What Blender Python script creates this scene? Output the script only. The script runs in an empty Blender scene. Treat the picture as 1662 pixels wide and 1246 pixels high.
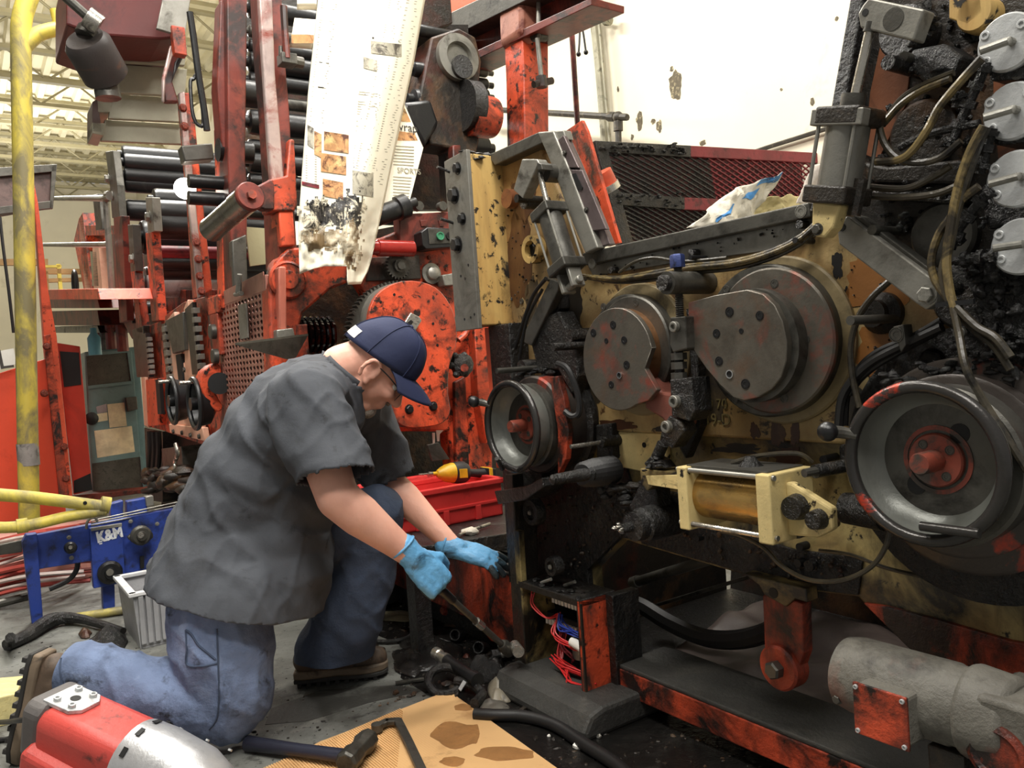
import bpy, math, random
from mathutils import Vector as V, Matrix, noise
random.seed(7)
sc = bpy.context.scene
# ---------------------------------------------------------------- camera
F, PITCH, ROLL, CAMZ = 1300.0, math.radians(1.63), 0.068, 1.0
_r0 = V((1, 0, 0)); _u0 = V((0, math.sin(PITCH), math.cos(PITCH))); FW = V((0, math.cos(PITCH), -math.sin(PITCH)))
RT = _r0 * math.cos(ROLL) - _u0 * math.sin(ROLL); UPV = _r0 * math.sin(ROLL) + _u0 * math.cos(ROLL)
CAM = V((0, 0, CAMZ))
cd = bpy.data.cameras.new('camera'); cam = bpy.data.objects.new('camera', cd); sc.collection.objects.link(cam)
cd.sensor_fit = 'HORIZONTAL'; cd.sensor_width = 36.0; cd.lens = 36.0 * F / 1662.0
cd.clip_start = 0.05; cd.clip_end = 200
cam.matrix_world = Matrix(((RT.x, UPV.x, -FW.x, CAM.x), (RT.y, UPV.y, -FW.y, CAM.y), (RT.z, UPV.z, -FW.z, CAM.z), (0, 0, 0, 1)))
sc.camera = cam
# ---------------------------------------------------------------- world, exposure, lights
sc.view_settings.view_transform = 'Standard'; sc.view_settings.look = 'None'
sc.view_settings.gamma = 1.0; sc.view_settings.use_curve_mapping = False
sc.view_settings.exposure = 0.0
wd = bpy.data.worlds.new('hall_air'); sc.world = wd; wd.use_nodes = True
wd.node_tree.nodes['Background'].inputs[0].default_value = (1.0, 0.97, 0.93, 1)
wd.node_tree.nodes['Background'].inputs[1].default_value = 0.3
def area(name, loc, target, sx, sy, power, col=(1, .965, .9)):
    l = bpy.data.lights.new(name, 'AREA'); l.shape = 'RECTANGLE'; l.size = sx; l.size_y = sy; l.energy = power; l.color = col
    o = bpy.data.objects.new(name, l); sc.collection.objects.link(o); o.location = loc
    o.rotation_euler = (V(target) - V(loc)).to_track_quat('-Z', 'Y').to_euler(); return o
area('hall_and_fill_lamp', (-1.6, 1.4, 5.2), (-0.6, 2.2, 0), 2.4, 0.5, 170)
area('hall_and_fill_lamp', (-2.6, 5.6, 5.6), (-2.2, 5.6, 0), 2.4, 0.5, 330)
area('hall_and_fill_lamp', (-6.5, 11.5, 5.6), (-6.0, 11.5, 0), 2.6, 0.8, 700)
area('hall_and_fill_lamp', (3.0, 4.6, 4.6), (3.4, 5.2, 1.5), 2.4, 0.5, 480)
_w = area('hall_and_fill_lamp', (0.5, 1.3, 4.3), (-0.55, 3.0, 1.75), 0.9, 0.4, 19); _w.data.spread = math.radians(60)  # added unseen fill, narrowed onto the newspaper web to whiten it
area('hall_and_fill_lamp', (0.3, -0.6, 4.6), (0.5, 1.9, 0.8), 2.4, 0.5, 120)  # added unseen fill that brightens the press face from the front
area('ceiling_fill', (-5.0, 9.0, 4.4), (-5.5, 9.6, 7), 3.0, 3.0, 130)  # added fill aimed upward to brighten the roof deck
area('ceiling_fill', (-9.0, 15.0, 4.4), (-9.5, 15.6, 7), 3.0, 3.0, 210)  # second added fill, for the far part of the deck
area('hall_and_fill_lamp', (0.2, 3.9, 5.0), (0.0, 3.4, 0), 2.0, 0.4, 140)
# ---------------------------------------------------------------- pixel rays onto real planes
AL = math.radians(34.5)
UD = V((math.sin(AL), -math.cos(AL), 0)); NN = V((-math.cos(AL), -math.sin(AL), 0)); ZZ = V((0, 0, 1))
OO = V((0.02, 2.374, 0))
def ray(x, y): return FW + RT * ((x - 831) / F) - UPV * ((y - 623) / F)
def hit(x, y, p, n):
    d = ray(x, y); return CAM + d * ((p - CAM).dot(n) / d.dot(n))
def m(x, y, w=0.0): return hit(x, y, OO + NN * w, NN)          # on a plane parallel to the press side
def fl(x, y, z=0.0): return hit(x, y, V((0, 0, z)), ZZ)         # on a level plane
def cu(x, y, u): return hit(x, y, OO + UD * u, UD)              # on a plane across the press line
def dp(x, y, d): return CAM + ray(x, y) * (d / FW.y)            # at a depth
def uzw(u, z, w): return OO + UD * u + ZZ * z + NN * w
def tou(p): return (p - OO).dot(UD)
def tow(p): return (p - OO).dot(NN)
# ---------------------------------------------------------------- mesh builder
class MB:
    def __init__(s): s.v = []; s.f = []
    def add(s, vs, fs):
        b = len(s.v); s.v += [V(p) for p in vs]; s.f += [tuple(i + b for i in f) for f in fs]; return s
    def prism(s, pts, off):
        pts = [V(p) for p in pts]; off = V(off); n = len(pts)
        a = V((0, 0, 0))
        for i in range(n): a += pts[i].cross(pts[(i + 1) % n])
        if a.dot(off) < 0: pts.reverse()
        return s.add(pts + [p + off for p in pts],
                     [tuple(range(n - 1, -1, -1)), tuple(range(n, 2 * n))] + [(i, (i + 1) % n, n + (i + 1) % n, n + i) for i in range(n)])
    def box(s, c, ax, ay, az):                       # centre and three half vectors
        c, ax, ay, az = V(c), V(ax), V(ay), V(az)
        return s.prism([c - ax - ay - az, c + ax - ay - az, c + ax + ay - az, c - ax + ay - az], az * 2)
    def bx(s, x0, x1, y0, y1, z0, z1):
        return s.prism([(x0, y0, z0), (x1, y0, z0), (x1, y1, z0), (x0, y1, z0)], (0, 0, z1 - z0))
    def lathe(s, c, ax, prof, n=24, capa=True, capb=True, squash=None):     # prof: (radius, height) along ax
        c = V(c); ax = V(ax).normalized(); e1 = ax.orthogonal().normalized(); e2 = ax.cross(e1)
        vs = []; fs = []; k = len(prof)
        for r, h in prof:
            for i in range(n):
                a = 2 * math.pi * i / n; vs.append(c + ax * h + e1 * (r * math.cos(a)) + e2 * (r * math.sin(a)))
        for j in range(k - 1):
            for i in range(n):
                i2 = (i + 1) % n; fs.append((j * n + i, j * n + i2, (j + 1) * n + i2, (j + 1) * n + i))
        if capa: fs.append(tuple(range(n - 1, -1, -1)))
        if capb: fs.append(tuple((k - 1) * n + i for i in range(n)))
        return s.add(vs, fs)
    def cyl(s, p0, p1, r0, r1=None, n=16):
        p0, p1 = V(p0), V(p1); L = (p1 - p0).length
        return s.lathe(p0, p1 - p0, [(r0, 0), (r0 if r1 is None else r1, L)], n)
    def ring(s, c, ax, ro, ri, h, n=32):
        return s.lathe(c, ax, [(ri, 0), (ro, 0), (ro, h), (ri, h), (ri, 0)], n, False, False)
    def torus(s, c, ax, R, r, n=40, k=10):
        return s.lathe(c, ax, [(R + r * math.cos(2 * math.pi * i / k), r * math.sin(2 * math.pi * i / k)) for i in range(k + 1)], n, False, False)
    def tube(s, pts, r, n=8, sub=6, smooth=True):
        pts = [V(p) for p in pts]; rr = r if isinstance(r, (list, tuple)) else [r] * len(pts)
        if smooth and len(pts) > 2:
            q = []; qr = []
            for i in range(len(pts) - 1):
                p0 = pts[max(i - 1, 0)]; p1 = pts[i]; p2 = pts[i + 1]; p3 = pts[min(i + 2, len(pts) - 1)]
                for j in range(sub):
                    t = j / sub; t2 = t * t; t3 = t2 * t
                    q.append(0.5 * ((2 * p1) + (p2 - p0) * t + (2 * p0 - 5 * p1 + 4 * p2 - p3) * t2 + (3 * p1 - p0 - 3 * p2 + p3) * t3))
                    qr.append(rr[i] * (1 - t) + rr[i + 1] * t)
            q.append(pts[-1]); qr.append(rr[-1])
        else: q, qr = pts, rr
        vs = []; fs = []; k = len(q); e = None
        for i in range(k):
            d = (q[min(i + 1, k - 1)] - q[max(i - 1, 0)])
            d = d.normalized() if d.length > 1e-9 else V((0, 0, 1))
            e = d.orthogonal().normalized() if e is None else (e - d * e.dot(d)).normalized()
            g = d.cross(e)
            for j in range(n):
                a = 2 * math.pi * j / n; vs.append(q[i] + (e * math.cos(a) + g * math.sin(a)) * qr[i])
        for i in range(k - 1):
            for j in range(n):
                j2 = (j + 1) % n; fs.append((i * n + j, i * n + j2, (i + 1) * n + j2, (i + 1) * n + j))
        fs.append(tuple(range(n - 1, -1, -1))); fs.append(tuple((k - 1) * n + i for i in range(n)))
        return s.add(vs, fs)
    def ball(s, c, r, n=14, k=8, mat=None):
        r = V((r, r, r)) if not hasattr(r, '__len__') else V(r); c = V(c)
        vs = []; fs = []
        for i in range(k + 1):
            t = math.pi * i / k
            for j in range(n):
                a = 2 * math.pi * j / n; p = V((r.x * math.sin(t) * math.cos(a), r.y * math.sin(t) * math.sin(a), -r.z * math.cos(t)))
                vs.append(c + (mat @ p if mat else p))
        for i in range(k):
            for j in range(n):
                j2 = (j + 1) % n; fs.append((i * n + j, i * n + j2, (i + 1) * n + j2, (i + 1) * n + j))
        return s.add(vs, fs)
    def grid(s, fn, nu, nv):
        vs = [fn(i / nu, j / nv) for j in range(nv + 1) for i in range(nu + 1)]
        return s.add(vs, [(j * (nu + 1) + i, j * (nu + 1) + i + 1, (j + 1) * (nu + 1) + i + 1, (j + 1) * (nu + 1) + i) for j in range(nv) for i in range(nu)])
    def mesh(s, name, mat, smooth=None):
        me = bpy.data.meshes.new(name); me.from_pydata([tuple(p) for p in s.v], [], s.f); me.validate()
        if mat: me.materials.append(mat)
        if smooth is not None:
            me.shade_smooth(); me.set_sharp_from_angle(angle=math.radians(smooth))
        me.update(); return me
    def build(s, name, mat, parent=None, smooth=35, bev=0, solid=0):
        o = link(bpy.data.objects.new(name, s.mesh(name, mat, smooth)), parent)
        if solid: md = o.modifiers.new('thick', 'SOLIDIFY'); md.thickness = solid; md.offset = 0
        if bev:
            md = o.modifiers.new('bevel', 'BEVEL'); md.width = bev; md.segments = 2; md.limit_method = 'ANGLE'; md.angle_limit = math.radians(40)
        return o
WM = {}
def link(o, parent=None, mat=None):
    sc.collection.objects.link(o); B = mat or Matrix.Identity(4); o.matrix_basis = B
    if parent is not None:
        o.parent = parent; o.matrix_parent_inverse = WM[parent.name].inverted()
    WM[o.name] = B.copy(); return o
def thing(name, label, cat, loc=(0, 0, 0), group=None):
    o = bpy.data.objects.new(name, None); o.empty_display_size = 0.05
    link(o, None, Matrix.Translation(V(loc))); return tag(o, label, cat, group)
def tag(o, label, cat, group=None):
    o['label'] = label; o['category'] = cat
    if group: o['group'] = group
    return o
def struct(o): o['kind'] = 'structure'; return o
def stuff(o): o['kind'] = 'stuff'; return o
def setorigin(o, p):                                  # move a world-space mesh's origin to p
    p = V(p); o.data.transform(Matrix.Translation(-p)); o.matrix_basis = Matrix.Translation(p); WM[o.name] = Matrix.Translation(p); return o
def frame_of(p, ax, up=ZZ):                           # matrix with local z along ax
    ax = V(ax).normalized(); x = V(up).cross(ax)
    x = x.normalized() if x.length > 1e-4 else ax.orthogonal().normalized()
    y = ax.cross(x); p = V(p)
    return Matrix(((x.x, y.x, ax.x, p.x), (x.y, y.y, ax.y, p.y), (x.z, y.z, ax.z, p.z), (0, 0, 0, 1)))
def put(mesh, name, parent, p, ax, s=1.0, up=ZZ):     # a shared mesh, placed
    return link(bpy.data.objects.new(name, mesh), parent, frame_of(p, ax, up) @ Matrix.Scale(s, 4))
def P(fn, pts, *a): return [fn(x, y, *a) for x, y in pts]
def plate(pts, w, th): return MB().prism(P(m, pts, w), NN * -th)   # outline on the side plane, thickness inward
def text(name, body, mat, parent, p, right, up, size, ext=0.0008, bold=0, sx=1.0):
    cu_ = bpy.data.curves.new(name, 'FONT'); cu_.body = body; cu_.size = size; cu_.extrude = ext; cu_.offset = bold; cu_.align_x = 'CENTER'; cu_.align_y = 'CENTER'
    t = bpy.data.objects.new(name, cu_); sc.collection.objects.link(t)
    dg = bpy.context.evaluated_depsgraph_get(); me = bpy.data.meshes.new_from_object(t.evaluated_get(dg)); bpy.data.objects.remove(t)
    me.materials.clear(); me.materials.append(mat); right = V(right).normalized(); up = V(up); up = (up - right * up.dot(right)).normalized(); nz = right.cross(up); p = V(p)
    M4 = Matrix(((right.x, up.x, nz.x, p.x), (right.y, up.y, nz.y, p.y), (right.z, up.z, nz.z, p.z), (0, 0, 0, 1)))
    return link(bpy.data.objects.new(name, me), parent, M4 @ Matrix.Diagonal((sx, 1, 1, 1)))
# ---------------------------------------------------------------- materials
def lin(c): return tuple(((v / 255) / 12.92 if v / 255 <= .04045 else ((v / 255 + .055) / 1.055) ** 2.4) for v in c) + (1,)
MATS = {}
def mat(name, col, rough=.5, metal=0.0, dirt=None, amt=.45, scale=6.0, drough=None, var=.25, bump=.15, soft=.12, tint=None, tamt=.5, tscale=2.5, stretch=None, emit=0, alpha=1, trans=0, dmetal=None, coord='Object', spec=.5, layers=()):
    """paint / metal with an uneven tone, worn or dirty patches and fine relief"""
    M = bpy.data.materials.new(name); MATS[name] = M; M.use_nodes = True; N = M.node_tree.nodes; L = M.node_tree.links; b = N['Principled BSDF']
    tc = N.new('ShaderNodeTexCoord'); src = tc.outputs[coord]
    if stretch:
        mp = N.new('ShaderNodeMapping'); mp.inputs['Scale'].default_value = stretch; L.new(src, mp.inputs['Vector']); src = mp.outputs[0]
    def nz(sca, det=6, rgh=.6, dist=0.0):
        n = N.new('ShaderNodeTexNoise'); n.inputs['Scale'].default_value = sca; n.inputs['Detail'].default_value = det; n.inputs['Roughness'].default_value = rgh; n.inputs['Distortion'].default_value = dist
        L.new(src, n.inputs['Vector']); return n.outputs[0]
    def ramp(s, a, c):
        r = N.new('ShaderNodeMapRange'); r.inputs['From Min'].default_value = a; r.inputs['From Max'].default_value = c; L.new(s, r.inputs['Value']); return r.outputs[0]
    def mix(f, a, c):
        x = N.new('ShaderNodeMix'); x.data_type = 'RGBA'
        if hasattr(f, 'links'): L.new(f, x.inputs[0])
        else: x.inputs[0].default_value = f
        for v, s in ((a, x.inputs[6]), (c, x.inputs[7])):
            if hasattr(v, 'links'): L.new(v, s)
            else: s.default_value = v
        return x.outputs[2]
    c0 = lin(col); lo = tuple(v * (1 - var) for v in c0[:3]) + (1,); hi = tuple(min(1, v * (1 + var)) for v in c0[:3]) + (1,)
    out = mix(ramp(nz(scale * .5), .35, .65), lo, hi)
    if tint: out = mix(ramp(nz(tscale, 5, .65, .4), .62 - tamt * .3, .62 - tamt * .3 + .22), out, lin(tint))
    if dirt:
        mask = ramp(nz(scale, 8, .68, .6), .72 - amt * .45, .72 - amt * .45 + soft)
        out = mix(mask, out, lin(dirt))
        rr = N.new('ShaderNodeMapRange'); rr.inputs['To Min'].default_value = rough; rr.inputs['To Max'].default_value = rough if drough is None else drough; L.new(mask, rr.inputs['Value']); L.new(rr.outputs[0], b.inputs['Roughness'])
        if metal and dmetal is not None:
            rm = N.new('ShaderNodeMapRange'); rm.inputs['To Min'].default_value = metal; rm.inputs['To Max'].default_value = dmetal; L.new(mask, rm.inputs['Value']); L.new(rm.outputs[0], b.inputs['Metallic'])
        else: b.inputs['Metallic'].default_value = metal
    else: b.inputs['Roughness'].default_value = rough; b.inputs['Metallic'].default_value = metal
    for lc, la, ls, lsoft, lst in layers:              # further stains: colour, amount, scale, softness, stretch
        mp2 = N.new('ShaderNodeMapping'); mp2.inputs['Scale'].default_value = lst; mp2.inputs['Location'].default_value = (ls, la * 7, 1.3); L.new(tc.outputs[coord], mp2.inputs['Vector'])
        n2 = N.new('ShaderNodeTexNoise'); n2.inputs['Scale'].default_value = ls; n2.inputs['Detail'].default_value = 7; n2.inputs['Roughness'].default_value = .65; n2.inputs['Distortion'].default_value = .3; L.new(mp2.outputs[0], n2.inputs['Vector'])
        out = mix(ramp(n2.outputs[0], .72 - la * .45, .72 - la * .45 + lsoft), out, lin(lc))
    L.new(out, b.inputs['Base Color']); b.inputs['Specular IOR Level'].default_value = spec
    if bump:
        bp = N.new('ShaderNodeBump'); bp.inputs['Strength'].default_value = bump; bp.inputs['Distance'].default_value = .01
        L.new(nz(scale * 6, 5, .7), bp.inputs['Height']); L.new(bp.outputs[0], b.inputs['Normal'])
    if emit: b.inputs['Emission Strength'].default_value = emit; b.inputs['Emission Color'].default_value = c0
    if trans: b.inputs['Transmission Weight'].default_value = trans; b.inputs['IOR'].default_value = 1.3
    if alpha < 1: b.inputs['Alpha'].default_value = alpha
    return M
K = (22, 20, 18)
cream = mat('cream_paint_oily', (190, 168, 116), .5, dirt=(92, 74, 48), amt=.42, scale=3.2, drough=.35, tint=(146, 118, 72), tamt=.7, soft=.25, var=.18, bump=.35, layers=(((96, 88, 72), .58, 2.2, .3, (1, 1, 1)), ((84, 60, 38), .42, 9, .2, (1, 1, .13)), ((34, 30, 25), .32, 26, .06, (1, 1, 1)), ((40, 34, 28), .36, 5, .12, (1, 1, .6)), ((152, 108, 58), .56, 1.7, .25, (1, 1, 1))))
cream_d = mat('cream_paint_greasy', (176, 158, 104), .5, dirt=(26, 23, 18), amt=.78, scale=4.5, drough=.32, tint=(120, 92, 50), tamt=.6, soft=.2, layers=(((66, 44, 26), .34, 10, .16, (1, 1, .13)), ((30, 26, 22), .24, 30, .05, (1, 1, 1))))
cream_c = mat('cream_enamel', (214, 192, 134), .45, dirt=(60, 48, 30), amt=.3, scale=9, drough=.4, layers=(((30, 26, 22), .24, 30, .05, (1, 1, 1)), ((120, 84, 44), .3, 6, .25, (1, 1, 1))))
ochre = mat('ochre_paint', (196, 164, 100), .55, dirt=(66, 48, 30), amt=.38, scale=5, stretch=(1, 1, .35), tint=(170, 122, 60), tamt=.6, layers=(((140, 112, 68), .55, 12, .25, (1, 1, .1)), ((30, 26, 22), .34, 30, .05, (1, 1, 1)), ((28, 24, 20), .27, 9, .06, (1, 1, .6)), ((110, 96, 68), .45, 3, .3, (1, 1, .5))))
grease = mat('black_grease', (21, 20, 19), .28, dirt=(46, 42, 37), amt=.42, scale=9, drough=.5, bump=1.0, spec=.55, layers=(((70, 58, 42), .3, 5, .15, (1, 1, 1)),))
greaset = mat('tar_clots', (16, 15, 14), .16, dirt=(34, 32, 30), amt=.4, scale=16, drough=.4, bump=1.0, spec=.6)
greaseb = mat('brown_black_sludge', (38, 33, 27), .42, dirt=(74, 60, 44), amt=.38, scale=7, drough=.6, bump=.5, tint=(84, 32, 18), tamt=.25, layers=(((112, 78, 48), .42, 3.5, .2, (1, 1, 1)), ((14, 13, 12), .42, 7, .15, (1, 1, 1))))
red = mat('red_press_paint', (214, 82, 48), .42, dirt=(40, 22, 16), amt=.48, scale=5.5, drough=.4, var=.2, soft=.14, bump=.35, layers=(((84, 42, 32), .56, 2.4, .3, (1, 1, 1)), ((36, 24, 20), .38, 20, .07, (1, 1, 1)), ((60, 46, 40), .46, 6, .12, (1, 1, .7))))
redc = mat('red_press_paint_clean', (224, 90, 58), .4, dirt=(70, 24, 16), amt=.3, scale=4, var=.15, layers=(((120, 46, 32), .5, 3, .3, (1, 1, 1)), ((50, 30, 24), .3, 20, .08, (1, 1, 1)),))
redd = mat('red_paint_grimy', (204, 78, 46), .45, dirt=(24, 17, 14), amt=.66, scale=6.5, drough=.42, var=.25, soft=.16, bump=.5, layers=(((70, 38, 30), .56, 2.4, .3, (1, 1, 1)), ((38, 28, 24), .52, 9, .2, (1, 1, .25))))
redx = mat('dark_red_paint', (118, 48, 37), .45, dirt=(44, 25, 21), amt=.54, scale=4, var=.2, layers=(((40, 28, 25), .45, 5, .2, (1, 1, .4)), ((170, 84, 62), .3, 3, .2, (1, 1, 1))))
maroon = mat('maroon_paint', (128, 34, 44), .5, dirt=(52, 16, 20), amt=.4, scale=8)
steel = mat('grey_steel', (142, 140, 132), .42, metal=.55, dirt=(66, 62, 54), amt=.48, scale=6, drough=.5, soft=.25, layers=(((64, 58, 50), .28, 9, .12, (1, 1, 1)),))
steeld = mat('dark_steel', (92, 90, 84), .42, metal=.6, dirt=(34, 32, 28), amt=.52, scale=7, drough=.45, soft=.22)
steelp = mat('plate_steel_rubbed', (100, 95, 86), .42, metal=.5, dirt=(66, 60, 52), amt=.5, scale=5, drough=.5, soft=.3, tint=(170, 62, 42), tamt=.28, tscale=7, layers=(((58, 54, 48), .5, 3, .3, (1, 1, 1)), ((176, 70, 50), .34, 5, .2, (1, 1, 1)), ((110, 82, 62), .4, 9, .3, (1, 1, 1))))
alu = mat('cast_aluminium', (196, 198, 198), .4, metal=.4, dirt=(104, 102, 98), amt=.42, scale=14, soft=.2)
chrome = mat('bright_chrome', (225, 225, 222), .14, metal=1, bump=0, var=.05)
chromed = mat('smeared_chrome', (190, 186, 176), .25, metal=.9, dirt=(46, 40, 32), amt=.45, scale=10, drough=.5, dmetal=.2)
black = mat('black_paint', (24, 24, 25), .35, var=.2, dirt=(48, 46, 44), amt=.3, scale=8)
blackr = mat('black_rubber', (22, 21, 21), .5, var=.2, bump=.1)
hose_y = mat('amber_hose', (122, 106, 70), .25, dirt=(50, 44, 34), amt=.62, scale=12, drough=.35)
hose_d = mat('dark_hose', (64, 58, 46), .3, dirt=(24, 22, 20), amt=.5, scale=10)
boreh = mat('bore_black', (6, 6, 6), .6, bump=0)
white = mat('white_plastic', (226, 224, 216), .5, var=.06)
redwire = mat('red_wire', (196, 40, 40), .4, bump=0); bluewire = mat('blue_wire', (40, 62, 150), .4, bump=0)
# shared fasteners (local z outward)
def _bolt(): b = MB(); b.lathe((0, 0, 0), ZZ, [(1.25, 0), (1.25, .12)], 12); b.lathe((0, 0, .12), ZZ, [(.92, 0), (1.0, .1), (1.0, .6), (.85, .72)], 6); return b
def _cap(): b = MB(); b.lathe((0, 0, 0), ZZ, [(1, 0), (1, .8), (.9, .9), (.55, .9), (.5, .35)], 14); return b
def _sock(): b = MB(); b.lathe((0, 0, -.3), ZZ, [(1.15, 0), (1.15, .42), (1.0, .45), (.95, .25)], 14, True, False); b.lathe((0, 0, 0), ZZ, [(.92, .02), (.92, .12), (.5, .12), (.46, .03)], 12); return b
BOLT = {k: _bolt().mesh('bolt', mt, 30) for k, mt in (('steel', steel), ('dark', steeld), ('grease', grease), ('red', redd), ('black', black))}
CAPB = {k: _cap().mesh('cap_screw', mt, 30) for k, mt in (('steel', steel), ('dark', steeld), ('alu', alu))}
SOCK = {k: _sock().mesh('socket_screw', mt, 30) for k, mt in (('dark', steeld), ('black', black), ('steel', steel))}
def bolts(pts, parent, w, s, kind='dark', src=None, name='bolt', ax=None):
    for x, y in pts: put((src or BOLT)[kind], name, parent, m(x, y, w), ax or NN, s)
def clots(name, parent, pts, r, matl=None, seed=1, flat=.6):
    """lumpy grease: a cluster of irregular blobs in one mesh"""
    rnd = random.Random(seed); b = MB()
    for p in pts:
        for k in range(3):
            c = V(p) + V((rnd.uniform(-1, 1), rnd.uniform(-1, 1), rnd.uniform(-1, 1))) * r * .9; i0 = len(b.v)
            b.ball(c, (r * rnd.uniform(.5, 1.1), r * rnd.uniform(.5, 1.1), r * rnd.uniform(.4, 1) * flat), 9, 6)
            for i in range(i0, len(b.v)):
                d = b.v[i] - c; b.v[i] = c + d * (1 + .55 * noise.noise(b.v[i] * (1.6 / r)))
    return stuff(b.build(name, matl or greaset, parent, 60))
# ================================================================ room
concrete = mat('oily_concrete', (112, 113, 108), .6, dirt=(50, 48, 45), amt=.5, scale=2.6, drough=.35, var=.2, soft=.25, tint=(84, 83, 78), tamt=.55, tscale=5, bump=.4, layers=(((44, 42, 40), .34, 14, .15, (1, 1, 1)), ((150, 148, 140), .3, 7, .2, (1, 1, 1)), ((30, 29, 28), .28, 40, .06, (1, 1, 1))))
wallm = mat('cream_wall_paint', (236, 228, 204), .6, dirt=(150, 136, 104), amt=.22, scale=1.6, soft=.3, var=.05, bump=.08)
wallst = mat('wall_stain', (92, 82, 60), .6, dirt=(180, 168, 130), amt=.4, scale=40, soft=.1)
deckm = mat('roof_deck_paint', (226, 218, 188), .6, var=.06, bump=0)
joistm = mat('joist_paint', (150, 142, 112), .55, var=.1, bump=0)
WB = -3.0                                              # back wall, parallel with the press line
def fp(u, w, z=0): return uzw(u, z, w)
struct(MB().prism([fp(-24, -3.2, -.1), fp(4, -3.2, -.1), fp(4, 14, -.1), fp(-24, 14, -.1)], (0, 0, .1)).build('floor', concrete, None, None))
HC = 6.5
wb = struct(MB().prism([fp(-24, WB), fp(4, WB), fp(4, WB, HC), fp(-24, WB, HC)], NN * -.2).build('wall_back', wallm, None, None))
wf = struct(MB().prism([fp(-22, WB), fp(-22, 14), fp(-22, 14, HC), fp(-22, WB, HC)], UD * -.2).build('wall_far', wallm, None, None))
# ceiling: ribbed deck with open web joists
b = MB(); nr = 56; prof = []
for i in range(nr):
    w0 = WB + i * .3
    prof += [(w0, HC), (w0 + .09, HC), (w0 + .12, HC + .08), (w0 + .27, HC + .08)]
vs = []
for u in (-22, 2): vs += [uzw(u, z, w) for w, z in prof]
n = len(prof); b.add(vs, [(i, i + 1, n + i + 1, n + i) for i in range(n - 1)])
ceil = struct(b.build('ceiling', deckm, None, None, solid=.01))
jb = MB(); jl = 15.0
def jp(w, z): return V((w, 0, z))
jb.box(jp(jl / 2, -.03), V((jl / 2, 0, 0)), V((0, .06, 0)), V((0, 0, .03)))
jb.box(jp(jl / 2, -.50), V((jl / 2, 0, 0)), V((0, .06, 0)), V((0, 0, .03)))
k = 0; x = 0.0
while x < jl - .3:
    za, zb = (-.05, -.48) if k % 2 == 0 else (-.48, -.05)
    jb.cyl((x, 0, za), (x + .55, 0, zb), .018, None, 6); x += .55; k += 1
jme = jb.mesh('joist', joistm, None)
for i in range(17):
    u = -21.6 + i * 1.25
    o = bpy.data.objects.new('joist', jme); mt = Matrix(((NN.x, -UD.x, 0, 0), (NN.y, -UD.y, 0, 0), (0, 0, 1, 0), (0, 0, 0, 1))); mt.translation = uzw(u, HC, WB + .1); link(o, ceil, mt)
gd = MB()                                              # girder running away from us under the joists
g0, g1 = uzw(-21.9, HC - .78, 2.55), uzw(-6, HC - .78, 2.55)
for dz in (.22, -.45): gd.box((g0 + g1) / 2 + ZZ * dz, (g1 - g0) / 2, NN * .09, ZZ * .04)
for i in range(22):
    a = g0.lerp(g1, i / 22) + ZZ * (.2 if i % 2 else -.43); c = g0.lerp(g1, (i + 1) / 22) + ZZ * (-.43 if i % 2 else .2); gd.cyl(a, c, .03, None, 6)
gd.build('girder', joistm, ceil, None)
# wall things
def wp(x, y, off=0): return m(x, y, WB + off)
def stain(x, y, r, seed, ex=1.0):
    rnd = random.Random(seed); c = wp(x, y, .002); pts = []
    for i in range(22):
        a = 2 * math.pi * i / 22; q = r * (1 + .5 * noise.noise(V((math.cos(a) * 1.7, math.sin(a) * 1.7, seed * 3.1))))
        pts.append(c + UD * (q * math.cos(a)) + ZZ * (q * ex * math.sin(a)))
    MB().prism(pts, NN * .0015).build('stain', wallst, wb, None)
for i, a in enumerate([(1096, 137, .062, 1.5), (1038, 195, .035, 1.8), (1060, 197, .02, 1), (1070, 205, .026, 1.8), (1026, 222, .015, 1.5), (1003, 145, .012, 1.5), (1318, 165, .014, 1.4), (1268, 145, .008, 1), (1358, 30, .012, 1), (1090, 112, .016, 1.2), (826, 132, .03, 1.2), (1140, 232, .03, .6)]): stain(a[0], a[1], a[2], i + 1, a[3])
t = thing('wall_conduit', 'tall grey conduit with strap clamps rising up the cream wall', 'conduit', m(985, 232, WB + .06))
gp = mat('galvanised_grey', (150, 146, 126), .5, metal=.4, dirt=(84, 80, 66), amt=.4, scale=10)
MB().tube([wp(958, -25, .06), wp(974, 120, .06), wp(988, 300, .06)], .038, 10).build('pipe', gp, t)
MB().tube([wp(966, -25, .1), wp(980, 120, .1), wp(996, 300, .1)], .012, 8).build('wire', gp, t)
b = MB(); b.cyl(wp(960, 30, .08), wp(990, 33, .1), .014, None, 8); b.cyl(wp(983, 33, .1), wp(989, 33, .1), .04, None, 10); b.build('clamp', gp, t)
t = thing('gas_pipe', 'thin black gas pipe with an elbow running level along the cream wall', 'pipe', cu(1005, 230, -2.6))
pipem = mat('black_iron_pipe', (58, 54, 46), .5, dirt=(96, 88, 70), amt=.4, scale=20)
pa, pb, pc = m(770, 176, WB + .25), m(1003, 190, WB + .25), m(1006, 330, WB + .25)
MB().tube([pa, pb + (pa - pb).normalized() * .06, pb, pb + (pc - pb).normalized() * .06, pc], .024, 8).build('run', pipem, t)
b = MB(); b.ball(pb, .042, 10, 6); d = (pa - pb).normalized(); b.cyl(pb + d * .03, pb + d * .1, .036, None, 10); d = (pc - pb).normalized(); b.cyl(pb + d * .03, pb + d * .1, .036, None, 10); b.build('elbow', pipem, t)
t = thing('wall_cable', 'thin dark cable sloping along the base of the sunlit wall'.replace('sunlit', 'cream'), 'cable', wp(1250, 240))
MB().tube([wp(1180, 262, .03), wp(1240, 241, .03), wp(1300, 222, .03), wp(1350, 206, .03)], .014, 6).build('cable', pipem, t)
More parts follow.
